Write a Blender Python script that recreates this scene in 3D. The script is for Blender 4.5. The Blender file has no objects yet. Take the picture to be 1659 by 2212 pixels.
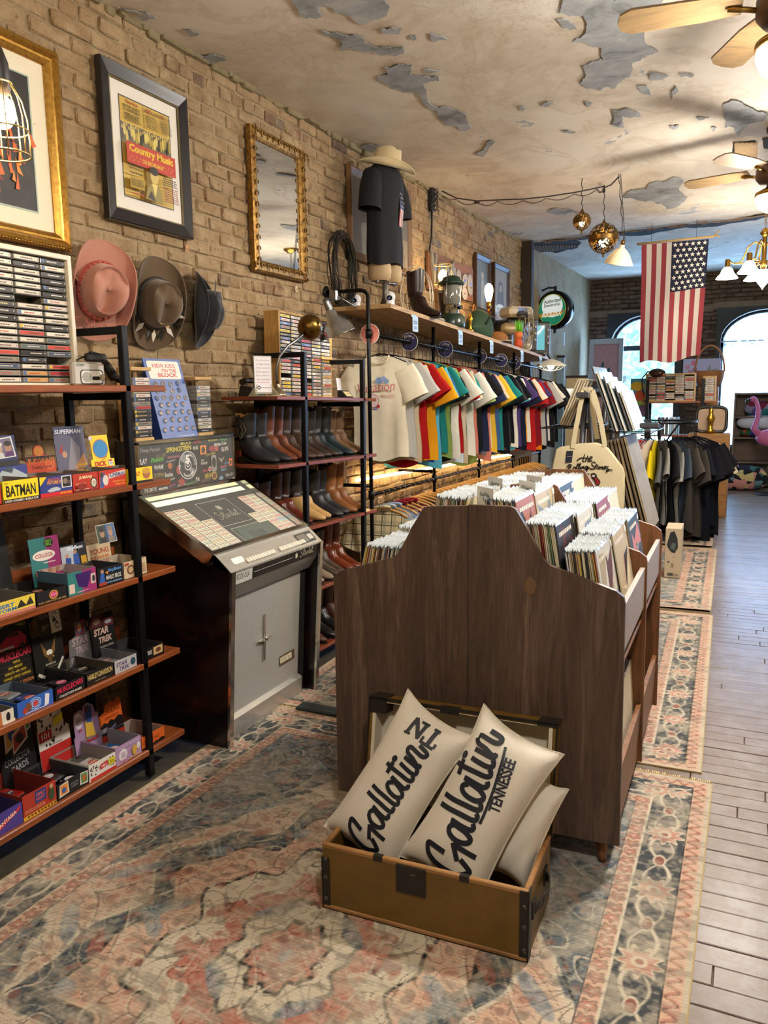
import bpy, bmesh, math, random
import numpy as np
from mathutils import Vector, Matrix, noise as mnoise
random.seed(7)
SC = bpy.context.scene
COL = SC.collection
PI = math.pi
IW, IH, FPX, CAMH = 1659.0, 2212.0, 1700.0, 1.55
def _n(v): v = np.array(v, float); return v / np.linalg.norm(v)
_dY = _n((1630 - IW/2, -(835 - IH/2), FPX))
_dZ = np.cross(_dY, _n((0, -((835 + .0157*(1630 - IW/2)) - IH/2), FPX)))
_dZ = _n(_dZ if _dZ[1] > 0 else -_dZ)
_dX = _n(np.cross(_dY, _dZ)); _dX = _dX if _dX[0] > 0 else -_dX
CM = np.array([_dX, _dY, _dZ])
CAMP = np.array([0, 0, CAMH])
def ray(p): return CM @ np.array([p[0] - IW/2, -(p[1] - IH/2), FPX])
def on(p, ax, val):
 r = ray(p); i = 'xyz'.index(ax); return CAMP + (val - CAMP[i]) / r[i] * r
def pj(P):
 c = CM.T @ (np.array(P, float) - CAMP); return IW/2 + FPX*c[0]/c[2], IH/2 - FPX*c[1]/c[2], c[2]
cam = bpy.data.cameras.new('camera'); camo = bpy.data.objects.new('camera', cam); COL.objects.link(camo)
cam.sensor_fit = 'VERTICAL'; cam.sensor_height = 36.0; cam.lens = FPX * 36.0 / IH
cam.clip_start = .05; cam.clip_end = 200
r_, u_, f_ = CM[:, 0], CM[:, 1], CM[:, 2]
camo.matrix_world = Matrix(((r_[0], u_[0], -f_[0], 0), (r_[1], u_[1], -f_[1], 0), (r_[2], u_[2], -f_[2], CAMH), (0, 0, 0, 1)))
SC.camera = camo
wd = bpy.data.worlds.new('sky'); SC.world = wd; wd.use_nodes = True
_b = wd.node_tree.nodes['Background']; _b.inputs[0].default_value = (.32, .58, 1.0, 1); _b.inputs[1].default_value = 28.0
SC.view_settings.view_transform = 'Standard'; SC.view_settings.look = 'None'
SC.view_settings.exposure = 0.15; SC.view_settings.gamma = 1.0; SC.view_settings.use_curve_mapping = False
GLOBE = 500.0      # radiance of the ceiling fan bowls
def portal(name, loc, rot, sx, sy):
 l = bpy.data.lights.new(name, 'AREA'); l.shape = 'RECTANGLE'; l.size = sx; l.size_y = sy
 l.cycles.is_portal = True
 o = bpy.data.objects.new(name, l); COL.objects.link(o); o.location = loc; o.rotation_euler = rot
XW, XE, YF, YB = -2.6, 2.5, 13.9, -3.0          # left wall, right wall, far wall, wall behind the camera
portal('daylight_far_window', (-1.45, YF - .02, 1.6), (-PI/2, 0, 0), 1.5, 2.4)
portal('daylight_far_window_curtained', (.17, YF - .02, 1.6), (-PI/2, 0, 0), 1.5, 2.4)
portal('daylight_far_window_last', (1.75, YF - .02, 1.6), (-PI/2, 0, 0), 1.3, 2.4)
def ceil_z(y): return 3.165 + .014*y
def lin(c):
 if isinstance(c, str):
  c = c.lstrip('#'); c = tuple(int(c[i:i+2], 16)/255 for i in (0, 2, 4))
 return tuple((x/12.92 if x <= .04045 else ((x+.055)/1.055)**2.4) for x in c[:3]) + (1,)
MATS = {}
class NT:
 def __init__(s, name):
  s.m = bpy.data.materials.new(name); s.m.use_nodes = True; s.t = s.m.node_tree; s.b = s.t.nodes['Principled BSDF']
 def n(s, typ, **kw):
  d = s.t.nodes.new(typ)
  for k, v in kw.items():
   if k in d.inputs.keys() if isinstance(k, str) else False: d.inputs[k].default_value = v
   else: setattr(d, k, v)
  return d
 def l(s, a, b): s.t.links.new(a, b)
 def coord(s, kind='Object', scale=(1, 1, 1), rot=(0, 0, 0), loc=(0, 0, 0)):
  tc = s.n('ShaderNodeTexCoord'); mp = s.n('ShaderNodeMapping'); s.l(tc.outputs[kind], mp.inputs[0])
  mp.inputs['Scale'].default_value = scale; mp.inputs['Rotation'].default_value = rot; mp.inputs['Location'].default_value = loc
  return mp.outputs[0]
 def noise(s, vec, scale, detail=4, rough=.55, dist=0):
  d = s.n('ShaderNodeTexNoise'); s.l(vec, d.inputs['Vector']); d.inputs['Scale'].default_value = scale
  d.inputs['Detail'].default_value = detail; d.inputs['Roughness'].default_value = rough; d.inputs['Distortion'].default_value = dist
  return d.outputs['Fac']
 def ramp(s, fac, stops, interp='LINEAR'):
  d = s.n('ShaderNodeValToRGB'); s.l(fac, d.inputs[0]); e = d.color_ramp.elements; d.color_ramp.interpolation = interp
  while len(e) < len(stops): e.new(.5)
  for q, (p, c) in zip(e, stops): q.position = p; q.color = lin(c) if not isinstance(c, (int, float)) else (c, c, c, 1)
  return d.outputs[0]
 def mix(s, fac, a, b, mode='MIX'):
  d = s.n('ShaderNodeMix', data_type='RGBA', blend_type=mode)
  if isinstance(fac, (int, float)): d.inputs[0].default_value = fac
  else: s.l(fac, d.inputs[0])
  for i, v in ((6, a), (7, b)):
   if isinstance(v, (str, tuple)): d.inputs[i].default_value = lin(v) if isinstance(v, str) else v
   else: s.l(v, d.inputs[i])
  return d.outputs[2]
 def math(s, op, a, b=0.0):
  d = s.n('ShaderNodeMath', operation=op)
  for i, v in ((0, a), (1, b)):
   if isinstance(v, (int, float)): d.inputs[i].default_value = v
   else: s.l(v, d.inputs[i])
  return d.outputs[0]
 def base(s, c):
  if isinstance(c, str): s.b.inputs['Base Color'].default_value = lin(c)
  else: s.l(c, s.b.inputs['Base Color'])
 def bump(s, h, strength=.3, dist=.01):
  d = s.n('ShaderNodeBump'); d.inputs['Strength'].default_value = strength; d.inputs['Distance'].default_value = dist
  s.l(h, d.inputs['Height']); s.l(d.outputs[0], s.b.inputs['Normal'])
 def set(s, rough=None, metal=None, **kw):
  if rough is not None: s.b.inputs['Roughness'].default_value = rough
  if metal is not None: s.b.inputs['Metallic'].default_value = metal
  for k, v in kw.items(): s.b.inputs[k.replace('_', ' ')].default_value = v
  return s.m
def M(col, rough=.6, metal=0.0, var=.0, scale=30, bump=0.0, emit=0.0, coat=0.0, spec=None, stretch=(1, 1, 1)):
 key = (col, rough, metal, var, scale, bump, emit, coat, spec, stretch)
 if key in MATS: return MATS[key]
 t = NT('mat_%d' % len(MATS)); c = lin(col)
 if var or bump:
  v = t.coord('Object', stretch); f = t.noise(v, scale)
  if var:
   lo = tuple(x*(1-var) for x in c[:3]) + (1,); hi = tuple(min(1, x*(1+var)) for x in c[:3]) + (1,)
   t.base(t.mix(f, lo, hi))
  else: t.base(col)
  if bump: t.bump(f, bump, .004)
 else: t.base(col)
 t.set(rough, metal)
 if spec is not None: t.b.inputs['Specular IOR Level'].default_value = spec
 if coat: t.b.inputs['Coat Weight'].default_value = coat; t.b.inputs['Coat Roughness'].default_value = .1
 if emit: t.b.inputs['Emission Color'].default_value = c; t.b.inputs['Emission Strength'].default_value = emit
 MATS[key] = t.m; return t.m
def woodmat(name, dark, light, axis=1, scale=1.0, rough=.45, coat=0.0, fine=.5):
 if name in MATS: return MATS[name]
 t = NT(name); s = [18*scale]*3; s[axis] = 1.3*scale
 v = t.coord('Object', tuple(s)); f = t.noise(v, 2.2, 6, .6, .6); g = t.noise(v, 14, 3, .6)
 c = t.ramp(f, [(.3, dark), (.52, light), (.72, dark)]); c = t.mix(t.math('MULTIPLY', g, fine), c, dark)
 t.base(c); t.bump(g, .12, .003); t.set(rough)
 if coat: t.b.inputs['Coat Weight'].default_value = coat; t.b.inputs['Coat Roughness'].default_value = .15
 MATS[name] = t.m; return t.m
def glassmat(name, tint='#ffffff', alpha=.12, rough=.03):
 if name in MATS: return MATS[name]
 t = NT(name); t.base(tint); t.set(rough); t.b.inputs['Alpha'].default_value = alpha
 MATS[name] = t.m; return t.m
class MB:
 def __init__(s): s.v = []; s.f = []; s.mi = []; s.sm = []; s.cur = 0
 def m(s, i): s.cur = i; return s
 def add(s, vs, fs, smooth=False):
  o = len(s.v); s.v += [tuple(map(float, p)) for p in vs]
  for f in fs: s.f.append(tuple(i + o for i in f)); s.mi.append(s.cur); s.sm.append(smooth)
  return s
 def box(s, a, b, xf=None):
  (x0, y0, z0), (x1, y1, z1) = a, b
  vs = [(x0,y0,z0),(x1,y0,z0),(x1,y1,z0),(x0,y1,z0),(x0,y0,z1),(x1,y0,z1),(x1,y1,z1),(x0,y1,z1)]
  if xf is not None: vs = [tuple(xf @ Vector(p)) for p in vs]
  return s.add(vs, [(0,3,2,1),(4,5,6,7),(0,1,5,4),(1,2,6,5),(2,3,7,6),(3,0,4,7)])
 def cbox(s, a, b, c=.005, xf=None):
  lo = [min(a[i], b[i]) for i in range(3)]; hi = [max(a[i], b[i]) for i in range(3)]
  c = min(c, *(0.45*(hi[i]-lo[i]) for i in range(3)))
  bm = bmesh.new(); idx = {}
  for sx in (0, 1):
   for sy in (0, 1):
    for sz in (0, 1):
     for ax in range(3):
      p = [ (hi if q else lo)[i] for i, q in enumerate((sx, sy, sz))]
      for i, q in enumerate((sx, sy, sz)):
       if i != ax: p[i] += -c if q else c
      idx[(sx, sy, sz, ax)] = len(idx)
  pts = [None]*24
  for (sx, sy, sz, ax), k in idx.items():
   p = [ (hi if q else lo)[i] for i, q in enumerate((sx, sy, sz))]
   for i, q in enumerate((sx, sy, sz)):
    if i != ax: p[i] += -c if q else c
   pts[k] = p
  bm.free()
  fs = []
  for ax in range(3):
   u, w = [(1, 2), (2, 0), (0, 1)][ax]
   for q in (0, 1):
    def K(a_, b_, ax2):
     t = [0, 0, 0]; t[ax] = q; t[u] = a_; t[w] = b_; return idx[(*t, ax2)]
    f = [K(0,0,ax), K(1,0,ax), K(1,1,ax), K(0,1,ax)]
    fs.append(tuple(f if q else f[::-1]))
  for ax in range(3):            # edges along ax
   u, w = [(1, 2), (2, 0), (0, 1)][ax]
   for a_ in (0, 1):
    for b_ in (0, 1):
     def K(t_, ax2):
      t = [0, 0, 0]; t[ax] = t_; t[u] = a_; t[w] = b_; return idx[(*t, ax2)]
     f = [K(0, u), K(1, u), K(1, w), K(0, w)]
     fs.append(tuple(f if a_ == b_ else f[::-1]))
  for sx in (0, 1):
   for sy in (0, 1):
    for sz in (0, 1):
     f = [idx[(sx,sy,sz,0)], idx[(sx,sy,sz,1)], idx[(sx,sy,sz,2)]]
     fs.append(tuple(f if (sx+sy+sz) % 2 == 1 else f[::-1]))
  if xf is not None: pts = [tuple(xf @ Vector(p)) for p in pts]
  return s.add(pts, fs)
 def quad(s, a, b, c, d): return s.add([a, b, c, d], [(0, 1, 2, 3)])
 def poly(s, pts): return s.add(pts, [tuple(range(len(pts)))])
 def prism(s, pts, d):
  n = len(pts); d = Vector(d); P = [Vector(p) for p in pts]; Q = [p + d for p in P]
  nrm = sum(((P[i]).cross(P[(i+1) % n]) for i in range(n)), Vector())
  fl = nrm.dot(d) > 0
  fs = [tuple(range(n))[::-1] if fl else tuple(range(n)), tuple(range(n, 2*n)) if fl else tuple(range(n, 2*n))[::-1]]
  for i in range(n):
   j = (i+1) % n; q = (i, j, n+j, n+i); fs.append(q if fl else q[::-1])
  return s.add(P + Q, fs)
 def tube(s, path, r, n=8, caps=True, smooth=True, closed=False):
  P = [Vector(p) for p in path]; k = len(P); R = r if hasattr(r, '__len__') else [r]*k
  up = None; vs = []
  for i in range(k):
   if closed: t = P[(i+1) % k] - P[i-1]
   else: t = P[min(i+1, k-1)] - P[max(i-1, 0)]
   if t.length < 1e-9: t = Vector((0, 0, 1))
   t.normalize()
   if up is None: up = t.orthogonal().normalized()
   else:
    up = up - t*up.dot(t)
    up = up.normalized() if up.length > 1e-6 else t.orthogonal().normalized()
   w = t.cross(up)
   for j in range(n):
    a = 2*PI*j/n; vs.append(P[i] + (up*math.cos(a) + w*math.sin(a))*R[i])
  fs = []
  for i in range(k if closed else k-1):
   i2 = (i+1) % k
   for j in range(n):
    j2 = (j+1) % n; fs.append((i*n+j, i*n+j2, i2*n+j2, i2*n+j))
  s.add(vs, fs, smooth)
  if caps and not closed:
   o = len(s.v) - len(vs)
   s.f.append(tuple(o+j for j in range(n))[::-1]); s.f.append(tuple(o+(k-1)*n+j for j in range(n)))
   s.mi += [s.cur]*2; s.sm += [False]*2
  return s
 def cyl(s, a, b, r, n=12, r2=None): return s.tube([a, b], [r, r if r2 is None else r2], n, True, n > 7)
 def lathe(s, prof, n=20, xf=None, smooth=True, arc=2*PI):
  full = abs(arc - 2*PI) < 1e-6; m = n if full else n+1
  vs = []; fs = []
  for r, z in prof:
   for j in range(m):
    a = arc*j/n; p = (r*math.cos(a), r*math.sin(a), z); vs.append(tuple(xf @ Vector(p)) if xf is not None else p)
  for i in range(len(prof)-1):
   for j in range(n):
    j2 = (j+1) % m; fs.append((i*m+j, i*m+j2, (i+1)*m+j2, (i+1)*m+j))
  return s.add(vs, fs, smooth)
 def sphere(s, c, r, n=16, m=10, sc=(1, 1, 1)):
  pr = [(r*math.sin(PI*i/m), -r*math.cos(PI*i/m)) for i in range(m+1)]
  pr[0] = (1e-5, pr[0][1]); pr[-1] = (1e-5, pr[-1][1])
  return s.lathe(pr, n, Matrix.Translation(c) @ Matrix.Diagonal((*sc, 1)))
 def grid(s, fn, nu, nv, smooth=True, close_u=False):
  vs = [fn(i/nu, j/nv) for j in range(nv+1) for i in range(nu+1)]
  fs = [(j*(nu+1)+i, j*(nu+1)+i+1, (j+1)*(nu+1)+i+1, (j+1)*(nu+1)+i) for j in range(nv) for i in range(nu)]
  return s.add(vs, fs, smooth)
 def mesh(s, name, mats):
  me = bpy.data.meshes.new(name); me.from_pydata(s.v, [], s.f)
  for m_ in (mats if isinstance(mats, (list, tuple)) else [mats]): me.materials.append(m_)
  me.polygons.foreach_set('material_index', s.mi); me.polygons.foreach_set('use_smooth', s.sm)
  me.update(); return me
def link(name, data, parent=None, loc=None, rot=None):
 o = bpy.data.objects.new(name, data); COL.objects.link(o)
 if parent is not None: o.parent = parent
 if loc is not None: o.location = loc
 if rot is not None: o.rotation_euler = rot
 return o
def tag(o, label=None, cat=None, group=None, kind=None):
 if label: o['label'] = label
 if cat: o['category'] = cat
 if group: o['group'] = group
 if kind: o['kind'] = kind
 return o
def ob(name, mb, mats, parent=None, loc=None, rot=None): return link(name, mb.mesh(name, mats), parent, loc, rot)
def thing(name, label, cat, loc=(0, 0, 0), rot=None, group=None):
 o = link(name, None, None, loc, rot); o.empty_display_size = .05; return tag(o, label, cat, group)
def struct(name, mb, mats, parent=None):
 o = ob(name, mb, mats, parent)
 if parent is None: o['kind'] = 'structure'
 return o
def copy_tree(o, parent=None, keep=None):
 c = o.copy(); COL.objects.link(c); c.parent = parent
 for ch in o.children: copy_tree(ch, c)
 return c
def add_mesh(mb, me, xf, smooth=False):
 mb.add([tuple(xf @ v.co) for v in me.vertices], [tuple(p.vertices) for p in me.polygons], smooth)
TXT = {}
def textmesh(body, bold=0.0, shear=0.0, space=1.0, res=3):
 key = (body, bold, shear, space)
 if key in TXT: return TXT[key]
 c = bpy.data.curves.new('lettering', 'FONT'); c.body = body; c.size = 1; c.offset = bold; c.shear = shear
 c.space_character = space; c.resolution_u = res; c.align_x = 'LEFT'
 o = bpy.data.objects.new('lettering', c); COL.objects.link(o)
 dg = bpy.context.evaluated_depsgraph_get(); me = bpy.data.meshes.new_from_object(o.evaluated_get(dg))
 bpy.data.objects.remove(o); bpy.data.curves.remove(c)
 if len(me.vertices):
  co = np.array([v.co[:] for v in me.vertices]); lo = co.min(0); hi = co.max(0)
 else: lo = np.zeros(3); hi = np.ones(3)
 TXT[key] = (me, lo, hi); return TXT[key]
def put_text(mb, body, org, ux, uy, w, h, bold=0.01, shear=0, space=1.0, fitw=True, warp=None):
 me, lo, hi = textmesh(body, bold, shear, space)
 if not len(me.vertices): return
 org, ux, uy = Vector(org), Vector(ux), Vector(uy)
 sy = h/max(1e-6, hi[1]-lo[1]); sx = w/max(1e-6, hi[0]-lo[0]) if fitw else sy
 vs = []
 for v in me.vertices:
  a = (v.co.x - lo[0])*sx; b = (v.co.y - lo[1])*sy
  if warp: a, b = warp(a, b)
  vs.append(org + ux*a + uy*b)
 mb.add(vs, [tuple(p.vertices) for p in me.polygons])
ORD = ['first','second','third','fourth','fifth','sixth','seventh','eighth','ninth','tenth','eleventh','twelfth','thirteenth','fourteenth','fifteenth','sixteenth','seventeenth','eighteenth','nineteenth','twentieth']
def ordn(i):
 if i < 20: return ORD[i]
 T = {2:'twenty',3:'thirty',4:'forty',5:'fifty',6:'sixty',7:'seventy',8:'eighty',9:'ninety'}
 n = i + 1; t, u = divmod(n, 10)
 if n >= 100: return 'hundred ' + (ordn(n-101) if n > 100 else '')
 return (T[t] + '-' + ORD[u-1]) if u else T[t][:-1] + 'ieth'
def brickmat(name, stops, mort, bumps=.6, dirt=.5):
 t = NT(name); g = t.n('ShaderNodeNewGeometry'); v = t.coord('Object'); 
 tc = t.n('ShaderNodeNewGeometry')
 pos = tc.outputs['Position']
 f = t.noise(pos, 9, 6, .65); f2 = t.noise(pos, 60, 4, .7); f3 = t.noise(pos, 1.1, 3, .6); f4 = t.noise(pos, 28, 5, .7, .4)
 c = t.ramp(g.outputs['Random Per Island'], stops)
 c = t.mix(t.ramp(f, [(.42, 0.0), (.68, 1.0)]), c, mort)
 c = t.mix(t.ramp(f4, [(.56, 0.0), (.72, .7)]), c, '#4a3a28')
 c = t.mix(t.ramp(f3, [(.35, 0.0), (.75, dirt)]), c, '#6b5a44')
 t.base(c); h = t.math('ADD', t.math('MULTIPLY', f4, .8), t.math('MULTIPLY', f2, .45)); t.bump(h, bumps, .02); t.set(.92, Specular_IOR_Level=.2)
 return t.m
BR = brickmat('old_brick', [(0, '#8f7458'), (.3, '#a58a68'), (.5, '#967a62'), (.7, '#b09878'), (.86, '#8a6550'), (.95, '#7b6e60'), (1, '#6f6d6c')], '#bfa985', 1.0, .35)
t = NT('old_mortar'); gp = t.n('ShaderNodeNewGeometry').outputs['Position']
f = t.noise(gp, 40, 6, .7); f2 = t.noise(gp, 6, 4); t.base(t.mix(f2, t.ramp(f, [(.25, '#6b5a40'), (.5, '#a89270')]), '#bca684')); t.bump(f, 1.0, .02); t.set(.95)
MORT = t.m
def brick_variants(L, Hh, D, mat, n=6, c=.007, seed=1):
 rnd = random.Random(seed); out = []
 for k in range(n):
  b = MB(); b.cbox((0, -L/2, -Hh/2), (D, L/2, Hh/2), c)
  b.v = [(x + rnd.uniform(-.003, .003), y + rnd.uniform(-.004, .004), z + rnd.uniform(-.0035, .0035)) for x, y, z in b.v]
  out.append(b.mesh('brick', mat))
 return out
CH, BL = .0685, .212
full = brick_variants(BL - .012, CH - .0095, .05, BR); head = brick_variants(BL/2 - .01, CH - .0095, .05, BR, 4, .008, 5)
wl = MB(); wl.box((XW - .3, YB, 0), (XW - .0095, YF + .3, 3.6)); wall_left = struct('wall_left', wl, MORT)
spots = []; rb = random.Random(3)
for r in range(int(3.45/CH)):
 z = (r + .5)*CH; hd = r % 7 == 3; step = BL/2 if hd else BL; y = .6 + (0 if r % 2 else BL/2) + rb.uniform(-.02, .02)
 while y < 9.55:
  if z < ceil_z(y) + .02: spots.append((y, z, hd))
  y += step
def barea(s):
 u, v, d = pj((XW, s[0], s[1]))
 if d < .3 or not (-10 < u < 1670 and -10 < v < 2220): return 0
 if s[1] < 1.62 and s[0] < 4.6 and not (s[1] > 1.25 and s[0] < 3.4): return 0.0001/d
 if 4.7 < s[0] and s[1] < 2.1: return 0.0001/d
 return (.5 if s[2] else 1)/d/d
spots.sort(key=barea, reverse=True)
bm_rest = MB()
for i, (y, z, hd) in enumerate(spots):
 me = rb.choice(head if hd else full); xx = XW - .05 + rb.uniform(-.007, .009)
 if i < 300:
  o = link('brick', me, wall_left, (xx, y + rb.uniform(-.004, .004), z), (rb.uniform(-.012, .012), 0, rb.uniform(-.02, .02)))
 else: add_mesh(bm_rest, me, Matrix.Translation((xx, y, z)))
o = ob('brickwork', bm_rest, BR, wall_left); o['kind'] = 'stuff'
t = NT('old_plaster'); gp = t.n('ShaderNodeNewGeometry').outputs['Position']
f = t.noise(gp, 3, 6, .65); f2 = t.noise(gp, 25, 5, .6)
t.base(t.mix(t.ramp(f2, [(.35, 0.0), (.8, .6)]), t.ramp(f, [(.3, '#8a7757'), (.55, '#a89674'), (.75, '#9a927e')]), '#6f6048')); t.bump(f2, .5, .01); t.set(.9)
PLASTER = t.m
pl = MB(); pl.box((XW - .02, 9.62, 0), (XW + .012, YF, 3.5)); ob('plaster_coat', pl, PLASTER, wall_left)
FW = [(-1.70, .53), (.13, .66), (1.75, .58)]      # window centre, half width
SILL, SPRING, ARC = .6, 2.28, .46
def in_open(x, z, m=.0):
 for c, w in FW:
  if abs(x - c) < w + m and z > SILL - m:
   if z < SPRING: return True
   if (x-c)**2/(w+m)**2 + (z-SPRING)**2/(ARC+m)**2 < 1: return True
 return False
BRF = brickmat('dark_brick', [(0, '#4d3b33'), (.3, '#5e483c'), (.55, '#6e5445'), (.8, '#564640'), (1, '#7b6350')], '#7d6a54', .7, .4)
fb = MB(); rf = random.Random(8); fvar = brick_variants(BL - .012, CH - .012, .05, BRF, 4, .006, 9)
rot = Matrix.Rotation(-PI/2, 4, 'Z')
for r in range(int(3.5/CH)):
 z = (r+.5)*CH; x = XW + (0 if r % 2 else BL/2)
 while x < XE + .1:
  if not in_open(x, z, .16): add_mesh(fb, rf.choice(fvar), Matrix.Translation((x, YF + .045 + rf.uniform(-.006, .006), z)) @ rot)
  x += BL
fw = MB()
def arch_panel(mb, xl, xr, c, w, y0, y1, zt):
 n = 14; arc = [(c - w*math.cos(PI*i/n), SPRING + ARC*math.sin(PI*i/n)) for i in range(n+1)]
 for i in range(n):
  (xa, za), (xb, zb) = arc[i], arc[i+1]
  mb.prism([(xa, y0, za), (xb, y0, zb), (xb, y0, zt), (xa, y0, zt)], (0, y1 - y0, 0))
 mb.box((xl, y0, SILL), (c - w, y1, zt)); mb.box((c + w, y0, SILL), (xr, y1, zt))
edges = [XW - .3, -.85, .98, XE + .3]
for k, (c, w) in enumerate(FW): arch_panel(fw, edges[k], edges[k+1], c, w, YF + .035, YF + .3, 3.65)
fw.box((XW - .3, YF + .035, 0), (XE + .3, YF + .3, SILL))
wall_far = struct('wall_far', fw, M('#54463a', .95, var=.3, scale=8, bump=.5))
o = ob('brickwork', fb, BRF, wall_far); o['kind'] = 'stuff'
WDARK = M('#1c2224', .5, var=.2, scale=20)
for k, (c, w) in enumerate(FW):
 root = link('window_%d' % (k+1), None); root['kind'] = 'structure'
 hs = MB()              # square dark surround above the arch
 n = 14; arc = [(c - w*math.cos(PI*i/n), SPRING + ARC*math.sin(PI*i/n)) for i in range(n+1)]
 for i in range(n):
  (xa, za), (xb, zb) = arc[i], arc[i+1]
  hs.prism([(xa, YF - .03, za), (xb, YF - .03, zb), (xb, YF - .03, 2.79), (xa, YF - .03, 2.79)], (0, .05, 0))
 hs.box((c - w - .07, YF - .03, SILL), (c - w, YF + .02, 2.79)); hs.box((c + w, YF - .03, SILL), (c + w + .07, YF + .02, 2.79))
 ob('window_surround', hs, WDARK, root)
 fr = MB(); fr.box((c - w, YF + .14, 2.18), (c + w, YF + .19, 2.26)); fr.box((c - w, YF + .14, SILL), (c + w, YF + .19, SILL + .07))
 fr.box((c - w, YF + .14, SILL), (c - w + .05, YF + .19, SPRING)); fr.box((c + w - .05, YF + .14, SILL), (c + w, YF + .19, SPRING))
 fr.tube([(c - (w-.02)*math.cos(PI*i/16), YF + .165, SPRING + (ARC-.02)*math.sin(PI*i/16)) for i in range(17)], .03, 6)
 ob('window_frame', fr, WDARK, root)
 for z0, z1 in ((SILL + .07, 2.18), (2.26, SPRING)):
  g = MB()
  if z1 < SPRING: g.box((c - w + .05, YF + .16, z0), (c + w - .05, YF + .166, z1))
  else: g.prism([(c - w*math.cos(PI*i/16), YF + .16, SPRING + (ARC-.02)*math.sin(PI*i/16)) for i in range(17)], (0, .006, 0))
  ob('pane', g, glassmat('window_glass', '#e8f6f8', .08), root)
 sl = MB(); sl.box((c - w - .1, YF - .06, SILL - .05), (c + w + .1, YF + .14, SILL)); ob('window_sill', sl, WDARK, root)
tr = MB(); tr.box((XW, YF - .02, 2.74), (-.66, YF + .03, 2.84)); tr.box((-.66, YF - .02, 2.78), (XE, YF + .03, 2.88)); o = struct('trim_1', tr, M('#7a6650', .8, var=.3, scale=6))
w_ = MB(); w_.box((XE, YB - .3, 0), (XE + .3, YF + .3, 3.6)); struct('wall_right', w_, PLASTER)
w_ = MB(); w_.box((XW - .3, YB - .3, 0), (XE + .3, YB, 3.6))
struct('wall_back', w_, PLASTER)
t = NT('peeling_ceiling'); gp = t.n('ShaderNodeNewGeometry').outputs['Position']
sc_ = t.n('ShaderNodeMapping'); t.l(gp, sc_.inputs[0]); sc_.inputs['Scale'].default_value = (1, .8, .2); P_ = sc_.outputs[0]
a = t.noise(P_, .9, 6, .6, .4); b = t.noise(P_, 2.3, 7, .62, .3); c = t.noise(P_, 7, 6, .65); d = t.noise(P_, 1.6, 5, .6, 1.2); e = t.noise(P_, 60, 3)
base = t.ramp(a, [(.3, '#d6d0c4'), (.46, '#cdc4b2'), (.57, '#bcb09c'), (.66, '#cac2b3'), (.8, '#d9d5cb')])
base = t.mix(t.ramp(d, [(.5, 0.0), (.56, .28), (.6, 0.0)]), base, '#98794e')
base = t.mix(t.ramp(b, [(.6, 0.0), (.75, .5)]), base, '#e6dfd0')
peel = t.ramp(t.math('ADD', t.math('MULTIPLY', b, .7), t.math('MULTIPLY', c, .3)), [(.625, 0.0), (.633, 1.0)])
base = t.mix(peel, base, t.ramp(c, [(.3, '#7f8288'), (.7, '#a2a3a3')]))
crk = t.ramp(t.noise(P_, 3.2, 8, .7, 1.5), [(.492, 0.0), (.5, .55), (.508, 0.0)])
crk = t.math('MULTIPLY', crk, t.ramp(a, [(.45, 0.0), (.6, 1.0)])); base = t.mix(crk, base, '#6b5638')
t.base(base); hh = t.math('ADD', t.math('MULTIPLY', peel, -.8), t.math('MULTIPLY', b, .8)); t.bump(hh, .5, .02); t.set(.75)
CEIL = t.m
c_ = MB(); c_.quad((XW - .3, YB - .3, ceil_z(YB - .3)), (XW - .3, YF + .3, ceil_z(YF + .3)), (XE + .3, YF + .3, ceil_z(YF + .3)), (XE + .3, YB - .3, ceil_z(YB - .3)))
c_.box((XW - .3, YB - .3, 3.55), (XE + .3, YF + .3, 3.7)); ceiling = struct('ceiling', c_, CEIL)
def onceil(p, drop=0.0):
 r = ray(p); tt = (3.165 - drop - CAMH)/(r[2] - .014*r[1]); return CAMP + tt*r
def ragged(pts, amp, rnd, depth=3):
 for _ in range(depth):
  out = []
  for i in range(len(pts)):
   a, b = np.array(pts[i], float), np.array(pts[(i+1) % len(pts)], float); d = b - a
   out += [a, (a+b)/2 + np.array([-d[1], d[0]])*rnd.uniform(-amp, amp)]
  pts = out
 return pts
t = NT('bare_plaster'); gp = t.n('ShaderNodeNewGeometry').outputs['Position']; f = t.noise(gp, 5, 6, .65, .4)
t.base(t.ramp(f, [(.3, '#5d5f58'), (.45, '#85888a'), (.6, '#9a9c9d'), (.75, '#b4b1a6')])); t.bump(f, .4, .02); t.set(.85); BARE = t.m
c6 = lambda L: [(200 + a/2.074, b/2.074) for a, b in L]
c7 = lambda L: [(900 + a/2.186, b/2.186) for a, b in L]
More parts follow.
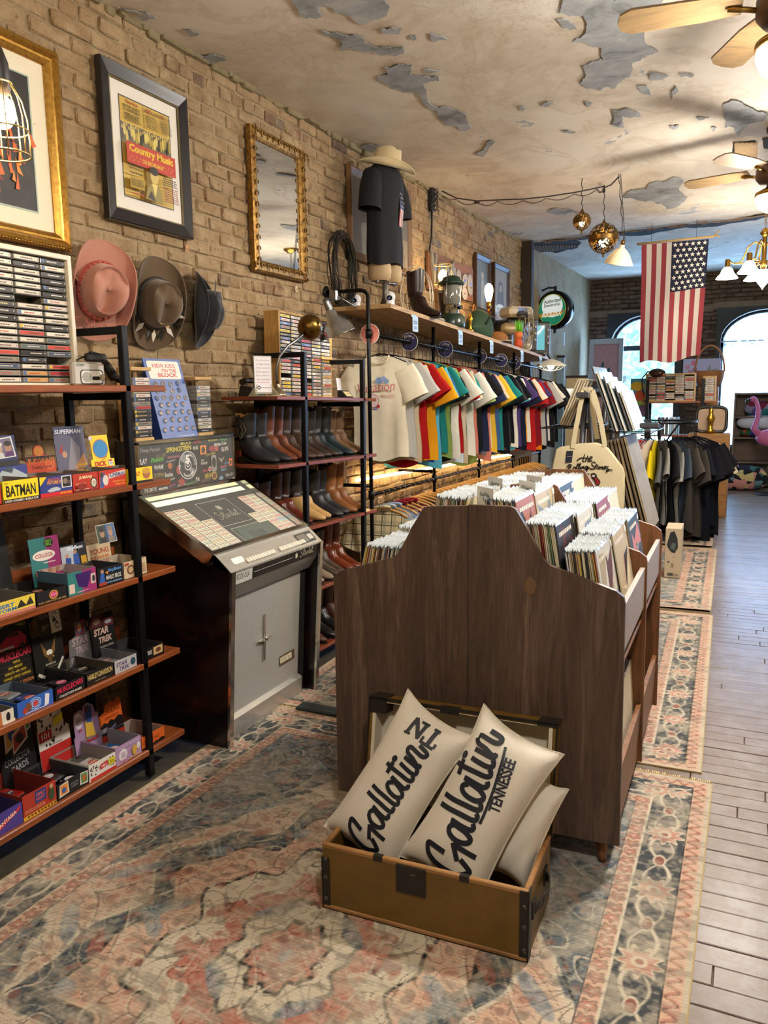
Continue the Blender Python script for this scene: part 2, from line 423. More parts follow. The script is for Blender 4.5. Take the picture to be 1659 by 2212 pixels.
PATCH = [c7([(690,0),(670,60),(720,75),(790,70),(800,140),(735,195),(800,200),(870,220),(880,280),(780,310),(800,350),(770,390),(800,415),(860,425),(940,410),(1010,355),(1015,300),(1080,255),(1140,240),(1090,215),(1075,160),(1100,110),(1160,80),(1180,55),(1140,30),(1170,-60),(700,-60)]),
 c6([(890,0),(920,50),(960,80),(1030,70),(1000,30),(1050,25),(1100,60),(1160,80),(1210,110),(1260,85),(1320,60),(1330,20),(1290,-40),(880,-40)]),
 c6([(1030,130),(1080,145),(1170,150),(1210,165),(1280,210),(1340,215),(1390,210),(1400,235),(1350,250),(1290,245),(1200,225),(1110,225),(1120,190),(1070,160),(1030,150)]),
 c6([(1310,300),(1370,285),(1430,290),(1420,330),(1550,340),(1550,360),(1480,370),(1500,430),(1480,440),(1390,410),(1340,395),(1275,360),(1280,340),(1320,335)]),
 c7([(25,455),(50,460),(100,510),(230,540),(260,600),(210,615),(140,590),(95,520),(25,480)]),
 c7([(330,670),(370,665),(340,700),(310,740),(275,730),(310,710)]),
 c7([(925,515),(990,510),(1050,535),(1060,550),(970,545),(980,600),(925,595),(935,560)]),
 c7([(1450,490),(1520,475),(1590,510),(1659,540),(1630,570),(1560,600),(1520,640),(1500,600),(1460,600),(1450,540)]),
 c7([(1100,345),(1190,355),(1160,375),(1100,378)]), c7([(1225,405),(1235,430),(1200,470),(1205,430)]), c7([(1040,410),(1085,400),(1105,450),(1060,430)]),
 c7([(970,930),(1080,890),(1120,860),(1200,840),(1260,850),(1240,900),(1280,930),(1240,970),(1180,985),(1120,950)]),
 c7([(625,990),(700,985),(770,1000),(700,1015),(630,1005)]), c7([(660,90),(720,95),(760,135),(690,130)]),
 c7([(580,495),(620,478),(655,488),(610,503)]), c7([(480,505),(515,510),(500,528)]), c7([(795,478),(830,485),(810,505)]), c7([(1195,592),(1240,590),(1210,612)]), c7([(1320,552),(1380,552),(1330,566)]),
 c7([(1240,350),(1310,350),(1300,362),(1245,360)]), c7([(925,580),(960,562),(980,580),(945,600)]), c7([(1390,600),(1415,600),(1400,620)]), c7([(680,618),(750,622),(720,628)]),
 c6([(115,30),(180,45),(240,50),(290,80),(220,90),(200,60)]), c6([(405,135),(440,128),(480,150),(440,160)]), c6([(480,245),(540,240),(600,265),(540,285),(500,270)]),
 c6([(1200,655),(1280,648),(1340,665),(1300,690),(1230,675)]), c6([(1290,130),(1340,120),(1385,125),(1370,150),(1300,148)]), c6([(1480,310),(1565,322),(1500,325)]),
 c6([(1425,160),(1445,155),(1450,172),(1432,180)]), c6([(1510,150),(1545,160),(1590,175),(1520,185)])]
rp = random.Random(4)
for p in PATCH:
 mb = MB(); q = ragged(p, .16, rp, 3 if len(p) > 6 else 2); P3 = [onceil(a, .005) for a in q]
 mb.prism([tuple(v) for v in P3], (0, 0, -.004)); ob('bare_plaster_patch', mb, BARE, ceiling)
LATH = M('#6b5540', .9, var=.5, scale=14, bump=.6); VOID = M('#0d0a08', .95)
k2 = lambda L: [(1100 + a/2.968, 340 + b/2.968) for a, b in L]
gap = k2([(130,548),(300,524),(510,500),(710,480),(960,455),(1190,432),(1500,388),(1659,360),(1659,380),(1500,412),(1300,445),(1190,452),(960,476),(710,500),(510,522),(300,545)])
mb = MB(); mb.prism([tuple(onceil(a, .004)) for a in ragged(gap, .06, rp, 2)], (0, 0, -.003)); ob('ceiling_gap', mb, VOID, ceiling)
for k in range(44):
 u = k/43; a = np.array(on((1150 + u*505, 524 - u*62), 'z', 3.29)); mb = MB()
 y0 = a[1] + rp.uniform(-.05, .05); L_ = rp.uniform(.04, .12); z0 = ceil_z(y0) - .012
 mb.cbox((a[0], y0, z0 - rp.uniform(.004, .02)), (a[0] + L_, y0 + rp.uniform(.012, .04), z0), .002); ob('splinter', mb, LATH, ceiling)
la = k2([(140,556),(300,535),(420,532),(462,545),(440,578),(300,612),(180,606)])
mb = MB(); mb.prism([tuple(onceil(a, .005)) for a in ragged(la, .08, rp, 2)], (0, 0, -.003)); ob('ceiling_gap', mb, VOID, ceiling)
x0, y0 = onceil(la[0])[:2]
for k in range(16):
 a = onceil(k2([(150 + k*19, 560 - k*.5)])[0]); b = onceil(k2([(175 + k*17, 604 - k*1.6 - abs(k-6)*1.5)])[0]); mb = MB()
 d = Vector((.012, .0, 0)); mb.prism([(a[0], a[1], a[2]-.009), (a[0]+.022, a[1], a[2]-.009), (b[0]+.022, b[1], b[2]-.009), (b[0], b[1], b[2]-.009)], (0, 0, -.007)); ob('lath', mb, LATH, ceiling)
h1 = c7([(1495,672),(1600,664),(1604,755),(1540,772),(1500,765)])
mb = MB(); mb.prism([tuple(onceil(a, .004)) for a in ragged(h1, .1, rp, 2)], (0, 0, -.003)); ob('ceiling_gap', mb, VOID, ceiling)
for k in range(5):
 a = onceil(c7([(1500 + k*22, 668)])[0]); b = onceil(c7([(1505 + k*21, 764)])[0]); mb = MB()
 mb.prism([(a[0], a[1], a[2]-.008), (a[0]+.03, a[1], a[2]-.008), (b[0]+.03, b[1], b[2]-.008), (b[0], b[1], b[2]-.008)], (0, 0, -.006)); ob('lath', mb, M('#a58a62', .9, var=.3), ceiling)
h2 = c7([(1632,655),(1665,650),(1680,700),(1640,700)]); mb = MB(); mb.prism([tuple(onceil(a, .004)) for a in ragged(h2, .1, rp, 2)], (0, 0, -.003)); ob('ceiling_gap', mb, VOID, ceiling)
led = MB(); rl = random.Random(11); y = .8
while y < 9.6:
 L_ = rl.uniform(.03, .16); z0 = ceil_z(y); d = rl.uniform(.008, .05)
 led.cbox((XW - .03, y, z0 - rl.uniform(.008, .035)), (XW + d*.8, y + L_, z0 + .02), .008); y += L_*rl.uniform(.8, 1.3)
o = ob('crumbled_edge', led, M('#857a5c', .95, var=.5, scale=12, bump=.8), ceiling); o['kind'] = 'stuff'
t = NT('dark_floor'); gp = t.n('ShaderNodeNewGeometry').outputs['Position']; f = t.noise(gp, 5, 7, .65); f2 = t.noise(gp, 45, 5, .7)
t.base(t.mix(t.ramp(f2, [(.68, 0.0), (.76, .8)]), t.ramp(f, [(.3, '#2c261a'), (.55, '#4a4230'), (.75, '#3b3528')]), '#8d8468')); t.bump(f, .3, .02); t.set(.5); FLD = t.m
b = MB(); b.box((XW - .3, YB - .3, -.1), (XE + .3, YF + .3, -.014)); floor = struct('floor', b, FLD)
def plankmat():
 t = NT('worn_planks'); g = t.n('ShaderNodeNewGeometry'); gp = g.outputs['Position']; r = g.outputs['Random Per Island']
 mp = t.n('ShaderNodeMapping'); t.l(gp, mp.inputs[0]); mp.inputs['Scale'].default_value = (1.2, 16, 1)
 add = t.n('ShaderNodeVectorMath', operation='ADD'); t.l(mp.outputs[0], add.inputs[0])
 cx = t.n('ShaderNodeCombineXYZ'); t.l(t.math('MULTIPLY', r, 90), cx.inputs[0]); t.l(t.math('MULTIPLY', r, 37), cx.inputs[2]); t.l(cx.outputs[0], add.inputs[1]); P_ = add.outputs[0]
 f = t.noise(P_, 1.6, 5, .6, .7); f2 = t.noise(gp, 7, 6, .65); f3 = t.noise(P_, 9, 4, .6)
 c = t.ramp(r, [(0, '#71594a'), (.25, '#5f4a38'), (.5, '#7c6654'), (.75, '#5d5046'), (1, '#847060')])
 c = t.mix(t.ramp(f, [(.35, 0.0), (.6, .6)]), c, '#5b4630'); c = t.mix(t.ramp(f2, [(.45, 0.0), (.65, .6)]), c, '#7d7570')
 c = t.mix(t.ramp(f3, [(.62, 0.0), (.72, .5)]), c, '#3f3222')
 t.base(c); t.l(t.ramp(f2, [(.35, .6), (.7, .75)]), t.b.inputs['Roughness']); t.bump(t.math('ADD', f3, t.math('MULTIPLY', f2, .5)), .14, .003); t.b.inputs['Coat Weight'].default_value = .5; t.b.inputs['Coat Roughness'].default_value = .3; t.b.inputs['Specular IOR Level'].default_value = .25
 return t.m
PLK = plankmat()
rf = random.Random(21); PW = .083; y = 1.2; far = MB(); k = 0
while y < YF:
 x = -.75 - rf.uniform(0, .4)
 while x < XE:
  L_ = rf.uniform(.55, 1.5) if y < 6 else rf.uniform(2, 3.2); x2 = min(x + L_, XE); dz = rf.uniform(-.0018, .0012)
  m = MB(); m.cbox((x + .0012, y + .0014, -.014), (x2 - .0012, y + PW - .0014, dz), .0022)
  if y < 6.05 and x < 1.35 and x2 > -.3 and k < 300: ob('floor_plank', m, PLK, floor); k += 1
  else: far.add(m.v, m.f)
  x = x2
 y += PW
x = 0
nb = MB(); nb.box((-.9, YB, -.014), (XE, 1.2, -.001)); far.add(nb.v, nb.f)
o = ob('floor_boards', far, PLK, floor); o['kind'] = 'stuff'
def vnoise(U, V, s, seed):
 rs = np.random.RandomState(seed); g = rs.rand(257, 257)
 x = U*s; y = V*s; xi = np.floor(x).astype(int); yi = np.floor(y).astype(int); fx = x-xi; fy = y-yi
 fx = fx*fx*(3-2*fx); fy = fy*fy*(3-2*fy); w = lambda a, b: g[a % 257, b % 257]
 return (w(xi, yi)*(1-fx)+w(xi+1, yi)*fx)*(1-fy)+(w(xi, yi+1)*(1-fx)+w(xi+1, yi+1)*fx)*fy
def fbm(U, V, s, seed, o=4): return sum(vnoise(U, V, s*2**k, seed+k)*.5**k for k in range(o))/sum(.5**k for k in range(o))
def L3(h): return np.array(lin(h)[:3])
def rug_colors(U, V, w, L, seed, fade=.5):
 SAL, CRM, SLT, BEI, INK, BLU, PCH = L3('#ac7060'), L3('#c6bba6'), L3('#45494c'), L3('#b9ae9a'), L3('#2c2b2a'), L3('#7c8a92'), L3('#c4a08a')
 C = np.zeros(U.shape + (3,)); d = np.minimum(np.minimum(U, w-U), np.minimum(V, L-V))
 along = np.where(np.minimum(U, w-U) < np.minimum(V, L-V), V, U)
 n1 = fbm(U, V, 3, seed); n2 = fbm(U, V, 22, seed+9, 3); n3 = fbm(U, V, 70, seed+20, 2)
 def mixc(C, m, col): m = np.clip(m, 0, 1)[..., None]; return C*(1-m) + col*m
 def step(x, e=.02): return np.clip(x/e + .5, 0, 1)
 cu, cv = (U - w/2), (V - L/2); au, av = np.abs(cu), np.abs(cv)
 C[:] = PCH; C = mixc(C, step(n1 - .52, .2), SAL); C = mixc(C, step(fbm(U, V, 1.6, seed+5) - .56, .12)*.85, CRM)
 wob = .03*(n1-.5)
 q = au/ (w/2-.3) + av/(L/2-.3)*.85 + .04*np.sign(np.sin(av*40))*.3
 corner = step(q - 1.12 + wob, .015); C = mixc(C, corner, SLT*.6 + BLU*.4)
 C = mixc(C, step(.012 - np.abs(q - 1.12 + wob), .008), CRM); C = mixc(C, step(.007 - np.abs(q - 1.16 + wob), .006), INK)
 ang = np.arctan2(cv*.75, cu); rr = np.hypot(cu, cv*.75); lob = rr*(1 + .1*np.cos(8*ang) + .05*np.cos(16*ang+1))
 for r0, col, line in ((.60, SLT*.8+BLU*.2, CRM), (.50, PCH, INK), (.36, CRM, INK), (.27, SAL, CRM), (.17, CRM, INK), (.10, SAL, INK), (.05, BLU, CRM)):
  C = mixc(C, step(r0 - lob, .012), col); C = mixc(C, step(.007 - np.abs(lob - r0), .005), line); 
 pend = np.maximum(au*2.2, np.abs(av - .92)); C = mixc(C, step(.2 - pend, .01), BLU*.5+SLT*.5); C = mixc(C, step(.007-np.abs(pend-.2), .005), CRM); C = mixc(C, step(.11 - pend, .01), SAL); C = mixc(C, step(.006-np.abs(pend-.11), .005), INK)
 k = np.sin(au*23 + 2.2*np.sin(av*9)) + np.sin(av*19 + 2.4*np.sin(au*11)) + .6*np.sin((au+av)*37)
 C = mixc(C, step(.10 - np.abs(k - .5), .06)*.75, CRM); C = mixc(C, step(.045 - np.abs(k - .72), .04)*.85, INK); C = mixc(C, step(.05 - np.abs(k + .85), .04)*.7, INK)
 C = mixc(C, step(k - 1.75, .2)*.8, SAL*.8); C = mixc(C, step(-1.8 - k, .2)*.8, BLU)
 k2 = np.sin(au*61 + 2.0*np.sin(av*27)) + np.sin(av*53 + 2.2*np.sin(au*31)) + .5*np.sin((au-av)*83)
 C = mixc(C, step(.13 - np.abs(k2 - .3), .08)*.6, INK); C = mixc(C, step(.12 - np.abs(k2 + .5), .08)*.45, CRM); C = mixc(C, step(k2 - 1.5, .2)*.5, SAL*.75); C = mixc(C, step(-1.5 - k2, .2)*.45, SLT)
 def band(lo, hi): return ((d >= lo) & (d < hi)).astype(float)
 t2 = (along*19) % 1.0; rq = np.hypot((t2-.5)*1.9, (d-.23)/.03*.8)*(1 + .25*np.cos(5*np.arctan2(d-.23, (t2-.5)*.05)))
 C = mixc(C, band(.20, .26), PCH); C = mixc(C, band(.20, .26)*step(.5 - rq, .15)*.8, SAL); C = mixc(C, band(.20, .26)*step(.1 - np.abs(rq - .62), .12)*.7, INK); C = mixc(C, band(.20, .26)*step(.14 - rq, .08), CRM); C = mixc(C, band(.254, .26), SLT)
 m = band(.065, .20); C = mixc(C, m, SLT)
 per = .34; tt = (along % per)/per - .5; e = (d - .1325)
 vine = np.abs(e - .038*np.sin(2*PI*along/per*1.0)); C = mixc(C, m*step(.006 - vine, .005), CRM)
 vine2 = np.abs(e + .038*np.sin(2*PI*along/per*1.0 + .4)); C = mixc(C, m*step(.004 - vine2, .004), CRM*.8)
 fl = np.hypot(tt*per, e); fa = np.arctan2(e, tt*per); pet = fl*(1 + .22*np.cos(9*fa))
 C = mixc(C, m*step(.05 - pet, .008), SAL*.9 + CRM*.2); C = mixc(C, m*step(.005 - np.abs(pet-.05), .004), CRM); C = mixc(C, m*step(.022 - fl, .006), CRM); C = mixc(C, m*step(.012 - fl, .005), SAL*.7)
 t3 = ((along + per/2) % per)/per - .5; f2 = np.hypot(t3*per, e*1.7); C = mixc(C, m*step(.035 - f2, .006), CRM); C = mixc(C, m*step(.026 - f2, .006), SAL*.6)
 C = mixc(C, m*step(n2 - .58, .08)*.45, CRM*.8)
 C = mixc(C, band(.198, .204), CRM); C = mixc(C, band(.062, .068), INK)
 b1 = band(.016, .063); C = mixc(C, b1, PCH); tw = (along*24) % 1.0; z = (d - .04)/.023
 C = mixc(C, b1*step(.3 - np.abs(z - .6*np.sin(2*PI*along*21)), .25)*.8, SAL); C = mixc(C, b1*step(.14 - np.abs(z - .75*np.sin(2*PI*along*21+.9)), .2)*.75, INK)
 C = mixc(C, band(-1, .016), BEI)
 n4 = fbm(U*.35, V, 46, seed+31, 3); C = mixc(C, step(n2*.45 + n1*.3 + n4*.25 - .5, .16)*fade*np.where(d < .26, .6, 1), BEI*1.0); C = mixc(C, step(n3 - .6, .2)*.35, BEI*.9); C = mixc(C, step(n4 - .62, .12)*.3, SLT*.8); C *= .96
 C *= (1 + .16*(np.sin(V*2*PI/.012)*.5 + (n3-.5)*1.2))[..., None]
 return np.clip(C, 0, 1)
t = NT('woven_rug'); at = t.n('ShaderNodeAttribute', attribute_name='Col'); gp = t.n('ShaderNodeNewGeometry').outputs['Position']
wv = t.n('ShaderNodeTexWave', bands_direction='Y'); wv.inputs['Scale'].default_value = 75; wv.inputs['Distortion'].default_value = 1.5; t.l(gp, wv.inputs['Vector'])
f = t.noise(gp, 260, 3); t.base(t.mix(.22, at.outputs['Color'], t.mix(f, (0, 0, 0, 1), (1, 1, 1, 1)), 'OVERLAY')); t.bump(t.math('ADD', f, t.math('MULTIPLY', wv.outputs['Fac'], .4)), .5, .003); t.set(.95, Specular_IOR_Level=.15); RUG = t.m
def make_rug(x0, y0, w, L, res, z, rotz, seed, label, pw=None, pl=None, curl=0):
 nu, nv = int(w/res), int(L/res); u = np.linspace(0, w, nu+1); v = np.linspace(0, L, nv+1); U, V = np.meshgrid(u, v)
 C = rug_colors(U, V, w, L, seed)
 Z = .002*fbm(U, V, 2.5, seed+50, 2) + .004
 if curl: Z += curl*np.clip(1 - V/.25, 0, 1)**2*np.clip(U/w*1.4 - .3, 0, 1)
 co = np.stack([U, V, Z], -1).reshape(-1, 3); idx = np.arange((nu+1)*(nv+1)).reshape(nv+1, nu+1)
 q = np.stack([idx[:-1, :-1], idx[:-1, 1:], idx[1:, 1:], idx[1:, :-1]], -1).reshape(-1, 4)
 me = bpy.data.meshes.new('area_rug'); me.vertices.add(len(co)); me.vertices.foreach_set('co', co.ravel())
 me.loops.add(q.size); me.loops.foreach_set('vertex_index', q.ravel().astype(np.int32)); me.polygons.add(len(q))
 me.polygons.foreach_set('loop_start', np.arange(0, q.size, 4, dtype=np.int32)); me.update(calc_edges=True)
 at = me.color_attributes.new('Col', 'FLOAT_COLOR', 'POINT'); at.data.foreach_set('color', np.concatenate([C.reshape(-1, 3), np.ones((len(co), 1))], 1).ravel())
 me.materials.append(RUG)
 root = thing('area_rug', label, 'rug', (x0, y0, z), (0, 0, rotz), 'runner of faded oriental rugs')
 link('pile', me, root)
 e = MB(); e.box((-.004, -.004, 0), (.0, L+.004, .006)); e.box((w, -.004, 0), (w+.004, L+.004, .006)); e.box((0, -.004, 0), (w, 0, .006)); e.box((0, L, 0), (w, L+.004, .006))
 ob('bound_edge', e, M('#a58f66', .95, var=.2, scale=90), root)
 if pl:
  fr = MB(); rr_ = random.Random(seed)
  for k in range(int(w/.008)): fr.box((k*.008, L, 0), (k*.008+.005, L + rr_.uniform(.012, .03), .004))
  o = ob('fringe', fr, M('#c9ad7c', .95, var=.3, scale=60), root); o['kind'] = 'stuff'
make_rug(-2.135, .17, 2.06, 3.0, .004, .0, 0, 3, 'faded salmon and slate oriental rug under the open trunk', pl=1)
make_rug(-2.15, 3.2, 2.03, 2.42, .008, .0, .026, 11, 'faded oriental rug beside the long side of the record bin, second from the camera', pl=1)
make_rug(-2.2, 5.70, 2.0, 2.35, .012, .0, .022, 17, 'faded oriental rug beside the cardboard shoe box, third from the camera', curl=.015)
make_rug(-2.3, 8.1, 2.0, 2.1, .016, .0, .02, 23, 'small faded oriental rug under the round rack of dark shirts, farthest of the rugs', curl=.02)
cr = MB(); cr.cbox((-1.98, 3.155, .0085), (-1.2, 3.235, .022), .006); o = ob('cable_cover', cr, M('#232a28', .6, var=.2)); tag(o, 'flat dark cable cover lying across the rug in front of the jukebox', 'cable cover')
BRASS = M('#9c7a3a', .28, 1.0, var=.25, scale=25); DBRASS = M('#6e5230', .35, 1.0, var=.3, scale=25); BLK = M('#141416', .45, var=.2); IRON = M('#16171a', .42, .6, var=.2, scale=40)
CHROME = M('#c8c8c6', .15, 1.0); STEEL = M('#8e9094', .3, 1.0, var=.2, scale=30)
def glow(col, st): return M(col, .4, emit=st)
BOWL = glow('#fff6ea', GLOBE)
def ceiling_fan(x, y, zb, label, a0, bowl=BOWL):
 zc = ceil_z(y); t = thing('ceiling_fan', label, 'ceiling fan', (x, y, zc), group='ceiling fans down the middle of the shop'); h = zb - zc
 m = MB(); m.lathe([(.001, 0), (.075, 0), (.07, -.03), (.03, -.05), (.012, -.055)], 20); ob('canopy', m, DBRASS, t)
 m = MB(); m.cyl((0, 0, -.05), (0, 0, h + .24), .012); ob('down_rod', m, DBRASS, t)
 m = MB(); m.lathe([(.02, h+.27), (.09, h+.25), (.125, h+.21), (.125, h+.15), (.10, h+.12), (.05, h+.105), (.001, h+.1)], 24); ob('motor_housing', m, M('#5d4636', .4, .6), t)
 for k in range(5):
  a = a0 + k*2*PI/5; R_ = Matrix.Rotation(a, 4, 'Z') @ Matrix.Rotation(.2, 4, 'X')
  b = MB(); b.prism([tuple(R_ @ Vector(p)) for p in ((.17, -.05, 0), (.3, -.066, 0), (.56, -.07, 0), (.6, -.045, 0), (.61, 0, 0), (.6, .045, 0), (.56, .07, 0), (.3, .066, 0), (.17, .05, 0))], (0, 0, .008))
  b.v = [(p[0], p[1], p[2] + h + .2) for p in b.v]; bl = ob('blade', b, woodmat('blade_wood', '#5a4630', '#8b7350', 0), t)
  c = MB(); c.tube([tuple(Matrix.Rotation(a, 4, 'Z') @ Vector(p)) for p in ((.1, 0, h+.17), (.16, .0, h+.185), (.22, 0, h+.195))], .01, 6); ob('blade_arm', c, BRASS, bl)
 m = MB(); m.lathe([(.045, h+.12), (.06, h+.09), (.122, h+.06), (.124, h+.04), (.118, h+.036)], 24); ob('light_fitter', m, BRASS, t)
 m = MB(); m.lathe([(.1, h+.045), (.116, h+.036), (.118, h+.005), (.1, h-.035), (.06, h-.062), (.001, h-.07)], 24); ob('glass_bowl', m, bowl, t)
 m = MB(); m.lathe([(.001, h-.085), (.01, h-.078), (.006, h-.068)], 8); m.tube([(.08, .02, h+.08), (.082, .02, h-.1), (.085, .02, h-.2)], .0012, 4); ob('pull_chain', m, BRASS, t)
fx = .06
ceiling_fan(fx, 3.42, 2.73, 'ceiling fan with glowing bowl nearest the camera, cut by the right edge', .75)
ceiling_fan(fx, 6.15, 2.78, 'ceiling fan with glowing bowl farther back, before the brass chandelier', .35)
ceiling_fan(fx, .62, 2.7, 'ceiling fan above the camera, out of the picture', .5, glow('#fff6ea', GLOBE*.5))
cy = 8.5; zc = ceil_z(cy); ch = thing('chandelier', 'brass chandelier with white bell glass shades hanging on a chain', 'chandelier', (.02, cy, zc))
m = MB(); m.lathe([(.001, 0), (.09, 0), (.085, -.02), (.04, -.05), (.01, -.06)], 20); ob('canopy', m, BRASS, ch)
m = MB()
for k in range(8):
 z = -.06 - k*.026; R_ = Matrix.Translation((0, 0, z - .012)) @ Matrix.Rotation(k*PI/2, 4, 'Z')
 m.tube([tuple(R_ @ Vector((.009*math.cos(a), 0, .018*math.sin(a)))) for a in np.linspace(0, 2*PI, 9)[:-1]], .003, 5, closed=True)
ob('chain', m, BRASS, ch)
m = MB(); m.lathe([(.004, -.26), (.03, -.28), (.045, -.31), (.03, -.335), (.02, -.35), (.022, -.56), (.035, -.58), (.03, -.62), (.012, -.65), (.001, -.66)], 16); ob('stem', m, BRASS, ch)
m = MB(); m.lathe([(.001, -.83), (.012, -.81), (.05, -.76), (.105, -.69), (.115, -.66), (.1, -.65)], 20); ob('lower_bowl', m, M('#c5cdd4', .25, emit=.25), ch)
for k in range(5):
 a = k*2*PI/5 + .55; ca, sa = math.cos(a), math.sin(a); arm = MB()
 arm.tube([(ca*r, sa*r, z) for r, z in ((.02, -.42), (.08, -.38), (.14, -.42), (.19, -.55), (.25, -.57), (.3, -.54), (.315, -.56))], .008, 6)
 arm.tube([(ca*.02, sa*.02, -.57), (ca*.25, sa*.25, -.57)], .006, 6); A = ob('arm', arm, BRASS, ch)
 s = MB(); s.lathe([(.018, -.52), (.024, -.53), (.024, -.58), (.03, -.6)], 12, Matrix.Translation((ca*.315, sa*.315, 0))); ob('socket', s, BRASS, A)
 g = MB(); g.lathe([(.03, -.595), (.05, -.62), (.06, -.65), (.095, -.69), (.1, -.7)], 18, Matrix.Translation((ca*.315, sa*.315, 0))); ob('glass_shade', g, glow('#fff0d8', 40), ch)
WIRE = M('#1d140e', .6); BULB = glow('#ffd48a', 80)
def hookpt(p): return Vector(onceil(p))
hk = [hookpt((1257, 386)), hookpt((1305, 400)), hookpt((1337, 376))]
def drop(h, p): return Vector(on(p, 'y', h.y))
def wire_path(a, b, n=10, amp=.006):
 return [tuple(a.lerp(b, i/n) + Vector((amp*math.sin(i*2.1), amp*math.cos(i*1.7), 0))) for i in range(n+1)]
for (h, p, r, lab, top) in ((hk[0], (1257, 478), .073, 'smaller perforated brass globe pendant with a lit bulb', (1257, 455)), (hk[1], (1304, 515), .128, 'larger perforated brass globe pendant with a lit bulb', (1304, 480))):
 c = drop(h, p); t = thing('globe_pendant', lab, 'pendant lamp', c, group='perforated brass globe pendants')
 m = MB(); m.sphere((0, 0, 0), r, 64, 36); rg = random.Random(9); kp = [i for i, f in enumerate(m.f) if abs(sum(m.v[q][2] for q in f)/4) < .02 or rg.random() > .38]; m.f = [m.f[i] for i in kp]; m.mi = [0]*len(kp); m.sm = [True]*len(kp); ob('perforated_globe', m, M('#4a3818', .5, .9), t)
 m = MB(); m.lathe([(r*1.012, -.017), (r*1.012, .017)], 28); m.lathe([(.001, -r-.03), (.012, -r-.02), (.006, -r-.008), (.02, -r+.004)], 10); m.lathe([(.02, r-.004), (.012, r+.012), (.003, r+.03)], 10); ob('band', m, DBRASS, t)
 m = MB(); m.sphere((0, 0, -r*.15), r*.33, 12, 8, (1, 1, 1.3)); ob('bulb', m, BULB, t)
 m = MB(); m.tube(wire_path(Vector((0, 0, r+.02)), h - c, 10), .0035, 5); ob('cord', m, WIRE, t)
h = hk[2]; c = drop(h, (1339, 556)); t = thing('cone_pendant', 'cream metal cone pendant tilted at the end of the wire', 'pendant lamp', c)
R_ = Matrix.Rotation(.25, 4, 'X') @ Matrix.Rotation(.22, 4, 'Y')
m = MB(); pr = [(.018, .1), (.022, .075), (.05, .055), (.085, .01), (.115, -.045), (.118, -.05), (.112, -.047), (.08, .008), (.045, .05), (.015, .07)]; m.lathe(pr, 24, R_); ob('shade', m, M('#d8c9a4', .5, var=.1), t)
m = MB(); m.sphere(tuple(R_ @ Vector((0, 0, .005))), .03, 12, 8); ob('bulb', m, BULB, t)
m = MB(); m.cyl(tuple(R_ @ Vector((0, 0, .095))), tuple(R_ @ Vector((0, 0, .135))), .017); ob('socket', m, DBRASS, t)
m = MB(); m.tube(wire_path(R_ @ Vector((0, 0, .13)), h - c, 12), .0035, 5); ob('cord', m, WIRE, t)
m = MB(); A, B = R_ @ Vector((0, 0, .13)), h - c
for k in range(40):
 q = A.lerp(B, k/40); R2 = Matrix.Translation(q + Vector((.012, 0, .01))) @ Matrix.Rotation(k*PI/2, 4, 'Z'); m.tube([tuple(R2 @ Vector((.004*math.cos(a), 0, .012*math.sin(a)))) for a in np.linspace(0, 2*PI, 7)[:-1]], .0015, 4, closed=True)
ob('chain', m, WIRE, t)
ps = Vector(on((928, 432), 'x', XW + .01)); a = Vector(on((940, 405), 'x', XW + .02))
pts = [a]; 
for p in ((985, 428), (1030, 434), (1075, 432), (1130, 430), (1180, 425), (1240, 416), (1290, 406), (1305, 398)):
 y = a.y + (hk[1].y - a.y)*(p[0]-940)/365; v = Vector(on(p, 'y', y)); v.z = min(v.z, ceil_z(v.y) - .01); pts.append(v)
pts += [hk[1] + Vector((0, 0, -.02)), hk[1].lerp(hk[2], .5) + Vector((0, 0, -.04)), hk[2] + Vector((0, 0, -.02))]
t = thing('swag_wire', 'dark wire and chain swagged across the ceiling to the pendants', 'wire', (0, 0, 0))
m = MB(); m.tube([tuple(p) for p in pts], .0055, 6); ob('cable', m, WIRE, t)
m = MB()
for k in range(len(pts)-3):
 for j in range(14):
  q = pts[k].lerp(pts[k+1], j/14) + Vector((0, 0, -.012 - .03*math.sin(PI*j/14))); R2 = Matrix.Translation(q) @ Matrix.Rotation(j*PI/2, 4, 'X'); m.tube([tuple(R2 @ Vector((.011*math.cos(a_), 0.004*math.sin(a_), 0))) for a_ in np.linspace(0, 2*PI, 7)[:-1]], .0016, 4, closed=True)
ob('chain', m, WIRE, t)
m = MB(); q = pts[2]; m.sphere(tuple(q + Vector((0, 0, -.01))), .02, 10, 6, (1.4, 1, .7)); ob('wire_joint', m, M('#2c1a14', .5), t)
t = thing('power_strip', 'black power strip with tangled leads high on the brick wall', 'power strip', ps)
m = MB(); m.cbox((.0, -.03, -.1), (.04, .03, .1), .006); ob('body', m, BLK, t)
for k in range(5): m = MB(); m.box((.04, -.015, -.08+k*.035), (.043, .015, -.06+k*.035)); ob('socket', m, M('#3a3032', .5), t)
m = MB(); rr = random.Random(5)
for k in range(7):
 m.tube([(.04 + .02*math.sin(i+k), .05*math.sin(i*.9+k*1.3), .09 - i*.03) for i in range(7)], .004, 5)
e = Vector(on((925, 545), 'x', XW + .02)) - ps; m.tube([(.02, 0, -.1), (.015, .01, e.z*.4), (.015, 0, e.z*.7), (.02, e.y, e.z)], .009, 6); ob('leads', m, BLK, t)
wl_ = CAMP + ray((6, 262))/FPX*1.85; wl_ = Vector(wl_)
t = thing('caged_pendant', 'lit bulb in a wire cage hanging at the left edge', 'pendant lamp', wl_)
m = MB(); m.sphere((0, 0, .02), .03, 14, 10, (1, 1, 1.25)); ob('bulb', m, glow('#ffdfae', 520), t)
m = MB(); m.lathe([(.02, .06), (.024, .075), (.022, .13), (.012, .16), (.004, .17)], 14); ob('socket', m, M('#1c1512', .5), t)
m = MB()
